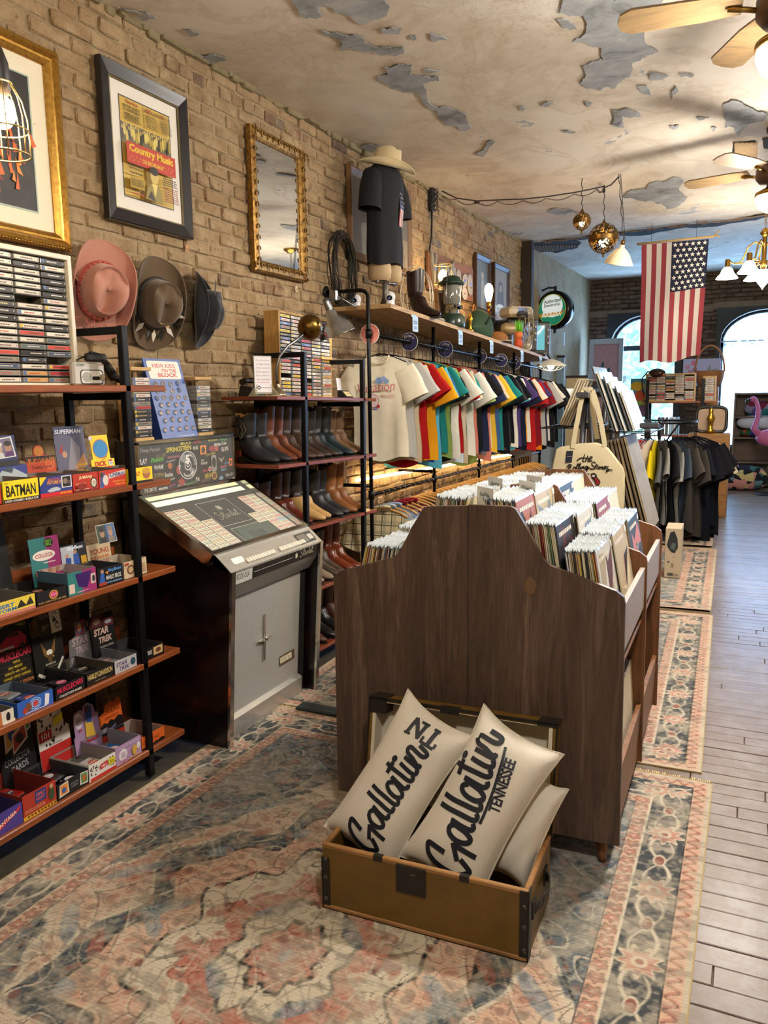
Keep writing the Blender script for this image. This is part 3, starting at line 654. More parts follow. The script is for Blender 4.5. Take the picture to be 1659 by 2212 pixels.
for k in range(8):
 a = k*PI/4 + .2; m.tube([(math.cos(a)*r, math.sin(a)*r, z) for r, z in ((.026, .085), (.045, .05), (.054, .01), (.056, -.04), (.056, -.075))], .0018, 5)
for r, z in ((.0555, -.02), (.056, -.075), (.026, .085)): m.tube([(r*math.cos(a), r*math.sin(a), z) for a in np.linspace(0, 2*PI, 25)[:-1]], .0022, 5, closed=True)
ob('wire_cage', m, M('#b9a06a', .35, .8), t)
m = MB(); m.tube([(0, 0, .165), (.004, 0, .6), (0, 0, ceil_z(wl_.y) - wl_.z)], .005, 6); ob('cord', m, M('#1a1410', .6), t)
class Art:
 def __init__(s, org, ux, uy, w=1.0, h=1.0, lift=.0006, warp=None):
  s.o, s.ux, s.uy = Vector(org), Vector(ux).normalized(), Vector(uy).normalized(); s.n = s.ux.cross(s.uy); s.w, s.h = w, h
  s.z = lift; s.k = []; s.mb = MB(); s.warp = warp
 def _m(s, col, rough=.5, emit=0.0, metal=0.0):
  key = (col, rough, emit, metal)
  if key not in s.k: s.k.append(key)
  s.mb.m(s.k.index(key)); s.z += .00012
 def P(s, u, v):
  p = s.o + s.ux*(u*s.w) + s.uy*(v*s.h) + s.n*s.z
  return s.warp(p) if s.warp else p
 def poly(s, pts, col, **k):
  s._m(col, **k); s.mb.add([s.P(u, v) for u, v in pts], [tuple(range(len(pts)))]); return s
 def rect(s, u0, v0, u1, v1, col, **k): return s.poly([(u0, v0), (u1, v0), (u1, v1), (u0, v1)], col, **k)
 def rrect(s, u0, v0, u1, v1, r, col, **k):
  ru, rv = r/s.w, r/s.h; pts = []
  for cu, cv, a in ((u1-ru, v0+rv, -PI/2), (u1-ru, v1-rv, 0), (u0+ru, v1-rv, PI/2), (u0+ru, v0+rv, PI)):
   pts += [(cu + ru*math.cos(a + t*PI/8), cv + rv*math.sin(a + t*PI/8)) for t in range(5)]
  return s.poly(pts, col, **k)
 def ell(s, u, v, ru, rv, col, n=24, **k): return s.poly([(u + ru*math.cos(2*PI*i/n), v + rv*math.sin(2*PI*i/n)) for i in range(n)], col, **k)
 def ring(s, u, v, ru, rv, t, col, n=28, a0=0, a1=2*PI, **k):
  s._m(col, **k); q = [a0 + (a1-a0)*i/n for i in range(n+1)]
  vs = [s.P(u + ru*math.cos(a), v + rv*math.sin(a)) for a in q] + [s.P(u + ru*(1-t)*math.cos(a), v + rv*(1-t)*math.sin(a)) for a in q]
  s.mb.add(vs, [(i, i+1, n+2+i, n+1+i) for i in range(n)]); return s
 def line(s, pts, wd, col, **k):
  s._m(col, **k); Q = [Vector((u*s.w, v*s.h)) for u, v in pts]; n = len(Q); W = wd if hasattr(wd, '__len__') else [wd]*n; L_, R_ = [], []
  for i in range(n):
   d = Q[min(i+1, n-1)] - Q[max(i-1, 0)]; d = d.normalized() if d.length > 1e-9 else Vector((1, 0)); nn = Vector((-d.y, d.x))*W[i]/2
   L_.append(Q[i] + nn); R_.append(Q[i] - nn)
  s.mb.add([s.P(p.x/s.w, p.y/s.h) for p in L_ + R_], [(n+i, n+i+1, i+1, i) for i in range(n-1)]); return s
 def stroke(s, pts, wd, col, sub=6, **k): return s.line(spline(pts, sub), wd, col, **k)
 def star(s, u, v, r, col, **k):
  s._m(col, **k); vs = [s.P(u, v)]
  for i in range(10):
   a = PI/2 + i*PI/5; q = r*(1 if i % 2 == 0 else .4); vs.append(s.P(u + q*math.cos(a)/s.w, v + q*math.sin(a)/s.h))
  s.mb.add(vs, [(0, 1+i, 1+(i+1) % 10) for i in range(10)]); return s
 def text(s, txt, u, v, w, h, col, bold=.012, shear=0, rot=0, fitw=True, bend=None, **k):
  s._m(col, **k); me, lo, hi = textmesh(txt, bold, shear)
  if not len(me.vertices): return s
  W, H_ = hi[0]-lo[0], hi[1]-lo[1]; W = max(W, 1e-6); H_ = max(H_, 1e-6); ca, sa = math.cos(rot), math.sin(rot); vs = []
  for q in me.vertices:
   a = (q.co.x-lo[0])/W*w*s.w; b = (q.co.y-lo[1])/H_*h*s.h
   if not fitw: a = (q.co.x-lo[0])/H_*h*s.h
   if bend: a, b = bend(a, b)
   vs.append(s.P(u + (a*ca - b*sa)/s.w, v + (a*sa + b*ca)/s.h))
  s.mb.add(vs, [tuple(p.vertices) for p in me.polygons]); return s
 def scribble(s, u, v, w, h, col, rows=1, seed=0, cols=None, **k):
  rn = random.Random(seed)
  for r in range(rows):
   y = v + h*(1 - (r+.8)/rows); x = u
   while x < u + w - w*.04:
    L_ = w*rn.uniform(.05, .16); L_ = min(L_, u + w - x); s.rect(x, y, x + L_, y + h/rows*.5, col, **k); x += L_ + w*.025
  return s
 def build(s, name, parent=None): return ob(name, s.mb, [M(c, r, m_, emit=e) for c, r, e, m_ in s.k], parent)
def spline(P, sub=6):
 P = [Vector((*p, 0)[:3]) for p in P]; out = []
 for i in range(len(P)-1):
  p0, p1, p2, p3 = P[max(i-1, 0)], P[i], P[i+1], P[min(i+2, len(P)-1)]
  for k in range(sub):
   t = k/sub; out.append(.5*((2*p1) + (p2-p0)*t + (2*p0-5*p1+4*p2-p3)*t*t + (3*p1-p0-3*p2+p3)*t**3))
 out.append(P[-1]); return [(p.x, p.y) for p in out]
EX, EY, EZ = (1, 0, 0), (0, 1, 0), (0, 0, 1)
SHW = woodmat('shelf_wood', '#6b3216', '#9a5326', 1, 1.0, .38, .25); RKX, RKB = -2.17, -2.52
RZ = [1.567, 1.186, .818, .461, .095]      # undersides of the shelves
rack = thing('open_bookcase', 'black steel bookcase with brown wood shelves holding trading card boxes', 'shelving unit', (0, 0, 0))
for yy in (.95, 2.335):
 for xx in (RKX - .03, RKB + .02):
  m = MB(); m.cbox((xx, yy, 0), (xx + .03, yy + .03, 1.815 if xx > -2.3 else 1.815), .003); ob('post', m, IRON, rack)
 for zz in (1.785, 1.537, .05): m = MB(); m.cbox((RKB + .05, yy + .003, zz), (RKX - .03, yy + .027, zz + .028), .002); ob('cross_bar', m, IRON, rack)
for z in RZ:
 m = MB(); m.cbox((RKB, .72, z), (RKX, 2.562, z + .025), .003); sh = ob('shelf', m, SHW, rack)
 if z < 1.5: m = MB(); m.cbox((RKB, .72, z + .025), (RKB + .018, 2.562, z + .085), .003); ob('back_lip', m, SHW, sh)
m = MB(); m.tube([(RKB + .03, 1.25, .2), (RKB + .03, 2.34, .86)], .006, 6); ob('brace', m, IRON, rack)
GREY = '#8b8780'
def card_box(label, z, y0, y1, h, front, d=.17, side=None, xf=-2.186, inner='#6f6a64', art=None, header=None, notch=0, packs=None):
 t = thing('trading_card_box', label, 'card box', (xf, y0, z + .0255), group='trading card boxes on the bookcase')
 w = y1 - y0 - .002; th = .003; side = side or front
 m = MB(); m.m(0)
 m.box((-d, 0, 0), (0, w, .002)); m.box((-d, 0, 0), (-d + th, w, h)); m.box((-d, 0, 0), (0, th, h)); m.box((-d, w - th, 0), (0, w, h))
 m.m(1)
 if notch:
  m.box((-th, 0, 0), (0, w, h*.35)); m.box((-th, 0, h*.35), (0, w*.2, h)); m.box((-th, w*.8, h*.35), (0, w, h))
 else: m.box((-th, 0, 0), (0, w, h))
 tr = ob('tray', m, [M(inner, .6), M(front, .5)], t)
 if side != inner:
  a = Art((-d, w, 0), EX, EZ, d, h); a.rect(0, 0, 1, 1, side); a.n = Vector(EY); 
  a = Art((-d, 0, 0), EX, EZ, d, h); a.rect(0, 0, 1, 1, side); a.build('side_print', tr)
 a = Art((0, 0, 0), EY, EZ, w, h)
 if art: art(a); a.build('front_print', tr)
 if header:
  hw, hh, hc, fn = header[:4]; oy = header[4] if len(header) > 4 else (w - hw)/2; lean = .1
  up = Vector((-math.sin(lean), 0, math.cos(lean))); o_ = Vector((-d + .006, oy, h*.3))
  q = MB(); out = header[5] if len(header) > 5 else [(0, 0), (1, 0), (1, 1), (0, 1)]
  q.prism([tuple(o_ + Vector(EY)*(u*hw) + up*(v*hh)) for u, v in out], (-.002, 0, 0)); H_ = ob('header_card', q, M(hc, .5), t)
  a = Art(o_, EY, up, hw, hh); fn(a)
  if a.k: a.build('header_print', H_)
 if packs:
  for i, (fx_, fy_, col, ac) in enumerate(packs):
   pw, pl = min(.064, w*.46), .085; px_, py_ = xf - d*fx_, y0 + w*fy_
   p = thing('card_pack', '%s foil card pack, %s, in the %s' % (PCN.get(col, 'shiny'), ('front' if i == 0 else 'second' if i == 1 else 'topmost'), 'box with ' + label.split(' with ', 1)[1].split(',')[0] if ' with ' in label else 'box'), 'card pack', (px_, py_, z + .028 + .012*i), (0, .06*(i % 2), .1*(i - .5)), 'foil card packs')
   b = MB(); n = 5; b.cbox((-pl/2, -pw/2, 0), (pl/2, pw/2, .009), .003); ob('wrapper', b, M(col, .22, .3), p)
   b = MB()
   for s_ in (-1, 1): b.box((s_*pl/2 - .004, -pw/2, .003), (s_*pl/2 + .004, pw/2, .005))
   ob('crimped_end', b, M('#b9bcc0', .25, .9), p)
   a = Art((pl*.35, -pw*.42, .0092), EY, (-1, 0, 0), pw*.84, pl*.7); a.ell(.5, .5, .38, .3, ac); a.scribble(.15, .42, .7, .18, '#e8e0d0', 1, i); a.build('pack_print', p)
 return t
PCN = {'#1c1c20': 'black', '#b0241c': 'red', '#d8d4cc': 'white', '#2c6fae': 'blue', '#6a2a86': 'purple', '#8a8d92': 'silver', '#3a4a8a': 'navy', '#4a2a1e': 'brown', '#cc5a1c': 'orange'}
def YP(px, py, x=-2.186): return on((px, py), 'x', x)[1]
z = RZ[1]
card_box('red trading card box cut by the left edge of the bookcase', z, YP(-60, 1060), YP(4, 1050), .065, '#c2301f')
def A(a):
 a.rect(0, 0, 1, .17, '#0d0d0c').rect(0, .17, 1, 1, '#f0d818').text('BATMAN', .08, .27, .84, .52, '#14120a', .03).text('CARDS \u2022 STICKERS \u2022 BUBBLE GUM', .03, .03, .94, .1, '#f4efe0').text('Topps', .03, .84, .12, .09, '#14120a', .01, .3)
card_box('yellow trading card box with big black block lettering', z, YP(5, 1050), YP(83, 1045), .072, '#f0d818', art=A)
def A(a):
 a.rect(0, .2, 1, 1, '#2b3a86').rect(0, 0, 1, .2, '#c8262a').poly([(0, 1), (0, .55), (.22, 1)], '#f0cf1e').text('BACK TO THE', .25, .78, .36, .12, '#e0661c', .02, .2).text('FUTURE II', .22, .6, .42, .17, '#f0a51e', .03, .2)
 a.poly([(.2, .3), (.34, .42), (.5, .45), (.62, .36), (.6, .26), (.3, .22)], '#b9c4cc').poly([(.32, .42), (.4, .5), (.48, .46)], '#46505c').rect(.66, .36, .98, .95, '#f2efe8').rect(.69, .4, .95, .91, '#15161c').ell(.78, .68, .07, .14, '#8d7a70').ell(.88, .62, .05, .1, '#5d4a46').text('MOVIE CARDS', .6, .06, .36, .1, '#f0cf1e')
def Hd(a):
 a.rect(0, 0, 1, .09, '#d88420').text('CARDS \u2022 STICKERS \u2022 BUBBLE GUM', .03, .02, .9, .05, '#f4e9c0').rect(.02, .55, .76, .98, '#20285c').poly([(.1, .93), (.68, .98), (.74, .6), (.16, .57)], '#f0efe8').poly([(.13, .91), (.65, .955), (.71, .62), (.19, .6)], '#7a6f88')
 a.ell(.32, .76, .1, .1, '#c9a58c').ell(.32, .84, .11, .05, '#e0dcd6').ell(.56, .78, .08, .09, '#b98a70').ell(.56, .85, .09, .05, '#2a211e').poly([(.18, .6), (.46, .6), (.42, .69), (.24, .7)], '#d8d4d0').poly([(.46, .6), (.7, .62), (.66, .71), (.5, .7)], '#5a2f6a').rect(0, .44, .78, .54, '#15120f')
 a.poly([(.1, .2), (.32, .36), (.6, .4), (.94, .24), (.9, .14), (.3, .1)], '#a9b6be').poly([(.34, .36), (.48, .42), (.62, .39), (.56, .3)], '#3c4752').poly([(.3, .1), (.9, .14), (.88, .19), (.32, .17)], '#3a3f46').ell(.12, .28, .1, .12, '#c86a28').text('Topps', .03, .11, .14, .04, '#f0efe8', .01, .3)
card_box('blue and red trading card box with a silver car picture', z, YP(85.5, 1045), YP(156, 1038), .07, '#2b3a86', art=A, header=(.165, .19, '#2b3a86', Hd, -.06, [(0, 0), (1, 0), (1, .43), (.78, .45), (.76, 1), (0, 1)]))
def A(a):
 a.rect(0, 0, 1, 1, '#b8341f').rect(0, 0, 1, .1, '#7a1f18').text('JUMANJI', .24, .66, .52, .2, '#f0dca8', .03).ell(.82, .42, .14, .3, '#3a2c1c').ell(.82, .42, .1, .23, '#e9e2cf').scribble(.76, .3, .12, .24, '#3a2c1c', 4, 2).text('REAL PVC CARD', .06, .4, .4, .1, '#e8b090').scribble(.06, .1, .5, .1, '#e8c8a8', 1, 1).ell(.3, .3, .2, .18, '#8d2818')
def Hd(a):
 a.rect(.0, .0, 1, .68, '#b8401f').ell(.25, .2, .2, .14, '#d0622c').ell(.8, .5, .18, .14, '#cc5a24').rect(0, .6, 1, .72, '#1a100c').text('JUMANJI', .02, .52, .96, .15, '#f0a018', .04).text('JUMANJI', .025, .525, .95, .14, '#7c1210', .005).text('Trading Cards', .15, .4, .7, .09, '#1c0f0a', .01, .2).poly([(.3, .1), (.66, .08), (.74, .28), (.56, .33), (.3, .32)], '#241712').text('JUMANJI', .36, .2, .3, .05, '#c8a070').text('8 CARDS PER PACK', .2, .02, .6, .04, '#f0e0c0').ell(.46, .84, .17, .12, '#c87a2c')
card_box('orange red trading card box with a rounded header', z, YP(157, 1036), YP(212, 1032), .066, '#b8341f', art=A, header=(.13, .15, '#b8401f', Hd, -.045, [(0, 0), (1, 0), (1, .72), (.64, .74), (.64, .9), (.55, .98), (.38, .98), (.28, .9), (.28, .74), (0, .7)]))
def A(a):
 a.rect(0, 0, 1, 1, '#c4321f').poly([(.02, .05), (.16, .05), (.24, .8), (.08, .95)], '#3e5f9a').ell(.1, .75, .06, .14, '#5a3a30').ell(.24, .45, .1, .3, '#d8cfc4').poly([(.36, .5), (.98, .66), (.98, .92), (.36, .78)], '#e6e2da').text('SUPERMAN', .38, .55, .58, .24, '#2b3a78', .03, .1, .06).text('MOVIE PHOTO CARDS', .5, .26, .44, .1, '#f0b53a').text('BUBBLE GUM', .6, .1, .34, .1, '#f0b53a')
def Hd(a):
 a.rect(0, 0, 1, 1, '#5d5a72').poly([(0, 0), (1, 0), (1, .2), (.3, .1), (0, .22)], '#6b4c38').poly([(.3, .15), (.55, .8), (.8, .6), (.7, .2)], '#86808c').poly([(.1, .55), (.25, .7), (.2, .5)], '#a8322a').poly([(.4, .86), (.6, .8), (.66, .9)], '#3a3f6a').poly([(.55, .25), (.9, .5), (.98, .3), (.7, .1)], '#c08a58').ell(.27, .5, .08, .06, '#c09078').poly([(0, .84), (.92, .92), (.95, 1), (0, 1)], '#2d3356').text('SUPERMAN', .04, .87, .86, .08, '#d8dae4', .03, .2).text('THE MOVIE', .66, .26, .3, .05, '#f0cf30').text('BUBBLE GUM', .62, .14, .34, .05, '#f0cf30').scribble(.5, .03, .46, .05, '#c4321f', 1, 3)
card_box('red trading card box with a tall violet action picture header', z, YP(213, 1030), YP(272, 1024), .066, '#c4321f', art=A, header=(.15, .21, '#5d5a72', Hd, -.03))
def A(a):
 a.rect(0, 0, 1, 1, '#f2d51c').text('DICK TRACY', .05, .45, .45, .3, '#c8281c', .04).ell(.75, .55, .16, .34, '#a86a44').ell(.75, .75, .17, .2, '#c89a3a').rect(0, 0, 1, .14, '#181410')
def Hd(a):
 a.ell(.46, .68, .33, .23, '#e8741c').ell(.46, .68, .31, .21, '#2f86c0').rect(.02, .9, .16, .98, '#d8d4ea').poly([(.02, .2), (.7, .5), (.69, .51), (.02, .21)], '#2a2412').text('DICK', .14, .27, .5, .12, '#c8281c', .05).text('TRACY', .2, .13, .68, .13, '#c8281c', .05).poly([(.72, .28), (.9, .26), (.92, .4), (.74, .42)], '#e9e6da').rect(.74, .37, .9, .41, '#c8281c').scribble(.75, .29, .14, .07, '#2f6f9a', 3, 5).rect(.3, 0, .96, .03, '#181410')
card_box('bright yellow trading card box behind the steel post', z, YP(275, 1022), YP(329, 1014), .06, '#f2d51c', art=A, header=(.125, .17, '#f2d51c', Hd, -.012, [(0, 0), (1, 0), (1, .43), (.84, .44), (.82, 1), (.06, 1), (.1, .46), (0, .43)]))
z = RZ[2]
def A(a): a.rect(0, 0, 1, .2, '#c88070').rect(0, .2, 1, 1, '#e6cf4a').text('DESERT', .06, .55, .5, .25, '#2f6fae', .04).text('STORM', .15, .25, .45, .25, '#2f6fae', .04).poly([(.6, .3), (.7, .85), (.8, .4), (.9, .9), (.97, .35)], '#2a2a22')
card_box('low yellow trading card box with blue lettering at the left edge', z, YP(-30, 1320), YP(77, 1300), .05, '#e6cf4a', art=A, packs=[(.45, .3, '#4a2a1e', '#8a5a3a')])
def A(a): a.ring(.55, .58, .14, .34, .22, '#d8a030').ell(.55, .58, .1, .24, '#c04878').text('Elvis', .45, .48, .22, .26, '#e878a8', .03, .3).text('THE CARDS OF HIS LIFE', .06, .08, .88, .14, '#c8a860', .005, 0)
def Hd(a): a.rect(.0, .42, .74, .98, '#3c6a52').poly([(.0, .42), (.7, .42), (.62, .66), (.4, .72), (.14, .7), (0, .6)], '#3a1412').ell(.33, .82, .16, .09, '#a8745a').ell(.3, .89, .19, .07, '#15100e').poly([(.3, .45), (.7, .52), (.68, .6), (.4, .55)], '#a86a28').text('CARDS OF HIS LIFE', .0, .36, .7, .05, '#5a5ac8', .02).ring(.24, .22, .24, .09, .2, '#d8a030').text('Elvis', .06, .18, .38, .08, '#e878a8', .03, .3).scribble(.05, .04, .8, .06, '#8a7a60', 2, 4)
card_box('black trading card box with a pink and gold oval emblem', z, YP(78, 1300), YP(147, 1282), .046, '#141214', d=.2, inner='#2a2624', art=A, header=(.155, .26, '#100e10', Hd, -.08), packs=[(.4, .35, '#1c1c20', '#7a3a30'), (.5, .7, '#1c1c20', '#8a4a3a')])
def A(a): a.rect(0, 0, .5, 1, '#2f7a78').rect(.5, 0, 1, 1, '#9a2a6a').poly([(.26, .9), (.36, .3), (.66, .2), (.86, .9)], '#3a1260').rect(.03, .1, .22, .5, '#d8c0b0').rect(.8, .3, .97, .75, '#c8b8b0').ell(.9, .52, .05, .15, '#2a2a30').scribble(.3, .05, .4, .1, '#d8a0c0', 1, 2)
def Hd(a): a.rect(0, 0, .55, 1, '#2f7a78').rect(.55, 0, 1, 1, '#9a2a6a').ell(.66, .87, .16, .1, '#15210f').text('SAVED BY', .54, .88, .24, .05, '#8ac83a').text('BELL', .56, .81, .2, .06, '#8ac83a').ell(.45, .62, .38, .11, '#f0e6da').text('COLLEGE', .16, .58, .58, .08, '#b0381e', .02).scribble(.4, .44, .4, .05, '#e8d8c8', 1, 1); [a.ell(.14 + .14*i, .26 + .02*(i % 2), .055, .07, ['#b98a70', '#8a5a44', '#c89a80', '#a06a50', '#c09070', '#b08060'][i]).rect(.08 + .14*i, .0, .2 + .14*i, .18, ['#3a4a5a', '#5a2a3a', '#2a2a4a', '#7a3a6a', '#4a4a3a', '#8a4a7a'][i]) for i in range(6)]
card_box('purple and teal trading card box with a cut-out front', z, YP(148, 1281), YP(210, 1268), .084, '#5d4a86', d=.15, side='#4a6a80', inner='#a89a98', art=A, notch=1, header=(.135, .175, '#6a3a80', Hd, -.02), packs=[(.3, .5, '#6a2a86', '#a86ac8'), (.5, .5, '#6a2a86', '#c89ad8')])
def A(a): a.text('SkyBox', .42, .68, .54, .2, '#5a9ae0', .03).poly([(.06, .1), (.3, .1), (.26, .8), (.14, .7)], '#2a5aa8').ell(.2, .82, .06, .1, '#b88a70').rect(.06, .06, .34, .22, '#a83a1c').text('MARIO BROS.', .34, .3, .6, .24, '#d8d8d4', .02).scribble(.34, .1, .6, .12, '#7aa8d8', 1, 4).poly([(.3, .74), (.42, .8), (.4, .6)], '#d88a1c')
def Hd(a): a.rect(.0, .3, .5, .96, '#b8bcc0').text('SkyBox', .24, .8, .66, .14, '#dfe6f0', .04).poly([(.08, .08), (.3, .05), (.36, .6), (.16, .64)], '#24489a').poly([(.42, .2), (.7, .2), (.66, .72), (.46, .7)], '#2a50a0').ell(.22, .68, .07, .06, '#c09078').ell(.54, .76, .07, .06, '#b88a70').text('MARIO BROS.', .44, .04, .54, .1, '#c8ccd0', .02).rect(.74, .34, .96, .6, '#c89a1c').scribble(.44, .2, .5, .08, '#7aa8d8', 1, 2)
card_box('black trading card box with pale blue lettering and blue figures', z, YP(211, 1268), YP(267, 1255), .07, '#121418', d=.15, inner='#26282c', art=A, header=(.125, .13, '#15171c', Hd, -.02))
def A(a): a.ell(.3, .5, .16, .28, '#6a4a30').ell(.3, .5, .1, .18, '#c8a880').scribble(.55, .2, .35, .5, '#8a5a3a', 4, 8).rect(.05, .8, .2, .95, '#a83a28')
def Hd(a): a.text('YOUNG', .1, .62, .8, .2, '#a8481c', .03).text('INDIANA', .1, .44, .8, .12, '#b8642a', .03).scribble(.1, .06, .8, .34, '#9a4a34', 5, 3)
card_box('cream trading card box with a small round picture, right end of its shelf', z, YP(268, 1254), YP(320, 1243), .068, '#c9b694', d=.15, side='#d8cbb0', inner='#a89c88', art=A, header=(.125, .11, '#cdb894', Hd, -.03), packs=[(.4, .5, '#8a8d92', '#b8a080')])
for i, (px_, c1, c2) in enumerate(((848, '#3c4a3a', '#2a2420'), (920, '#4a6a9a', '#8a7a70'))):
 y = YP((px_)/3.95, 1060 + 330/3.95, -2.33); q = thing('trading_card', 'portrait card of a %s standing above the cream box' % ('man in a dark cap' if i == 0 else 'pale blue figure'), 'card', (-2.338, y, z + .148), (0, -.2, 0), 'cards stood above the cream box')
 m = MB(); m.box((-.001, 0, 0), (0, .056, .078)); c = ob('card', m, M('#cfc6b4', .5), q); a = Art((0, .003, .003), EY, EZ, .05, .072); a.rect(0, 0, 1, 1, c1).ell(.5, .55, .24, .24, '#b88a6c').ell(.5, .76, .28, .16, c2).rect(.2, 0, .8, .3, c2).build('picture', c)
z = RZ[3]
def A(a): a.rect(0, 0, .4, 1, '#ddd6ca').rect(.4, 0, .6, 1, '#b86a3a').ell(.8, .5, .06, .35, '#1a1a1a').rect(.62, 0, 1, .2, '#e8e0d0')
card_box('small white and tan card box at the left end above the lowest shelf', z, YP(-40, 1570), YP(33, 1545), .045, '#d8d0c2', art=A)
def A(a): a.rect(0, 0, 1, 1, '#3060b8').ring(.5, .52, .16, .4, .14, '#a8c8f0').ring(.5, .52, .11, .27, .16, '#d8e6f8').ell(.5, .52, .07, .18, '#c8463a').ell(.3, .45, .09, .3, '#7a4a30').poly([(.74, .1), (.86, .1), (.9, .8), (.78, .9)], '#e0e4ea').ell(.2, .3, .06, .2, '#b03828').scribble(.2, .04, .6, .1, '#e8eef8', 1, 1)
def Hd(a): a.rect(.1, .1, .9, .9, '#4a78c8').ell(.5, .5, .3, .3, '#c8d8ee')
card_box('royal blue trading card box with pale rings on the front', z, YP(38, 1545), YP(116, 1513), .052, '#3060b8', d=.2, art=A, inner='#55616e', header=(.1, .14, '#3a62b0', Hd, -.06), packs=[(.3, .3, '#3a4a8a', '#b04a3a'), (.35, .75, '#3a4a8a', '#b04a3a'), (.75, .5, '#8a8d92', '#a05a4a')])
def A(a): a.poly([(.06, .42), (.94, .58), (.94, .92), (.06, .82)], '#2a0c10').text('MUSCLECARS', .08, .44, .84, .38, '#c8284a', .03, .1, .04).text('COLLECTOR\u2019S CARDS', .14, .12, .72, .16, '#e8e4dc', .02)
def Hd(a):
 a.text('COLLECTOR\u2019S CARDS', .1, .88, .8, .05, '#b8b048', .015, bend=lambda u, v: (u, v + .018*math.sin(PI*min(1, u/.1)))).poly([(.05, .66), (.2, .72), (.4, .8), (.7, .82), (.8, .76), (.88, .7), (.84, .6), (.5, .58), (.1, .58)], '#a8203c').poly([(.34, .76), (.48, .8), (.66, .81), (.7, .75)], '#2a1a20').ell(.3, .58, .07, .035, '#2a2a2c').ell(.72, .6, .06, .035, '#2a2a2c').rect(.1, .6, .5, .63, '#c8c8cc')
 a.text('MUSCLECARS', .04, .43, .92, .11, '#c03048', .04, .1, .02)
 for i, (u, w) in enumerate(((.4, .2), (.25, .4), (.14, .6), (.08, .76))): a.text(['PONTIAC', 'FORD \u2022 MERCURY', 'PLYMOUTH \u2022 AMC \u2022 BUICK', 'CHEVROLET \u2022 DODGE \u2022 OLDSMOBILE'][i], u, .37 - i*.07, w, .035, '#d8c430', .02); a.rect(.06, .355 - i*.07, .94, .358 - i*.07, '#7a4a1c')
 a.text('1992 PREMIER EDITION', .1, .04, .8, .05, '#d8864a', .02)
card_box('black trading card box with a red car on its tall header', z, YP(119, 1508), YP(186, 1483), .05, '#131113', d=.21, inner='#201e20', art=A, header=(.155, .25, '#0f0d0e', Hd, -.05), packs=[(.3, .35, '#1c1c20', '#7a2434'), (.4, .75, '#1c1c20', '#b04a6a')])
def A(a): a.text('HARLEY-DAVIDSON', .06, .42, .88, .4, '#c8b070', .03).scribble(.3, .14, .4, .12, '#8a7a50', 1, 2)
def Hd(a): a.poly([(.26, .86), (.34, .5), (.46, .42), (.56, .42), (.7, .55), (.78, .92), (.66, .7), (.58, .6), (.44, .6), (.36, .7)], '#7a5a24').ell(.52, .55, .1, .07, '#e0dcd0').poly([(.42, .5), (.6, .5), (.56, .3), (.46, .3)], '#5a4420').poly([(.6, .46), (.66, .44), (.62, .4)], '#d89a2c').text('MOTORCYCLE', .34, .26, .34, .04, '#e0dcd0').line([(.06, .12), (.26, .0)], .012, '#d0ccc0').line([(.72, .1), (.94, .34)], .01, '#d0ccc0')
card_box('dark brown trading card box with cream lettering and a gold eagle', z, YP(187, 1483), YP(248, 1462), .052, '#181512', d=.2, inner='#4a4234', art=A, header=(.14, .16, '#16130f', Hd, -.05), packs=[(.35, .4, '#1c1c20', '#6a5a4a'), (.6, .7, '#1c1c20', '#5a4a3a')])
for i, px_ in enumerate((360, 462)):
 y = YP(px_/3.95, 1060 + 1240/3.95, -2.36); q = thing('trading_card', 'card with a %s stood behind the eagle header' % ('page of dark gauges' if i == 0 else 'motorcycle on white'), 'card', (-2.372 - .002*i, y, z + .2), (0, -.12, .05), 'cards stood behind the eagle header')
 m = MB(); m.box((-.001, 0, 0), (0, .058, .092)); c = ob('card', m, M('#2a2622', .5), q); a = Art((0, .003, .003), EY, EZ, .052, .086)
 if i: a.rect(0, 0, 1, 1, '#d8d6d0').ell(.62, .3, .22, .15, '#2a2a2c').ell(.62, .3, .16, .11, '#d8d6d0').ell(.36, .55, .12, .09, '#2a2a2c').line([(.3, .75), (.5, .6), (.66, .32)], .004, '#2a2a2c').line([(.4, .85), (.55, .9), (.7, .8)], .003, '#2a2a2c')
 else: a.rect(0, 0, 1, 1, '#2c2824').scribble(.1, .75, .8, .2, '#8a8478', 3, 3).ell(.35, .35, .2, .14, '#6a645a').ell(.7, .4, .16, .1, '#57524a')
 a.build('picture', c)
def A(a): a.rect(0, 0, 1, 1, '#b4b2b4').text('STAR', .06, .5, .5, .34, '#4a3a6a', .03, .2).text('TREK', .2, .14, .46, .3, '#4a3a6a', .03, .2).ell(.82, .5, .12, .3, '#2a4a5a')
def Hd(a): a.text('STAR', .2, .44, .62, .18, '#b8a0a4', .03, .2).text('TREK', .3, .24, .5, .16, '#b8a0a4', .03, .2).rect(.08, .06, .2, .2, '#8a8488').poly([(.4, .66), (.72, .66), (.78, 1.0), (.46, 1.0)], '#7a2a2a').rect(.46, .7, .64, .97, '#4a5a8a').ell(.55, .84, .08, .1, '#c08a6a').poly([(.76, .68), (.98, .7), (.98, .98), (.8, .98)], '#1a1414').ell(.88, .86, .06, .08, '#b88a70')
card_box('silver grey trading card box with slanted lettering', z, YP(249, 1460), YP(297, 1444), .05, '#b4b2b4', d=.2, side='#4a4a4e', inner='#77767a', art=A, header=(.135, .17, '#6d6a6c', Hd, -.04, [(0, 0), (1, 0), (1, .95), (.4, 1), (.38, .66), (.12, .6)]), packs=[(.3, .4, '#1c1c20', '#5a6a7a'), (.55, .6, '#8a8d92', '#8a5a5a')])
def A(a): a.text('STAR TREK', .1, .4, .45, .35, '#d8d4cc', .03, .2).rect(.6, .2, .95, .9, '#c8a878').ell(.78, .55, .1, .2, '#6a3a2a')
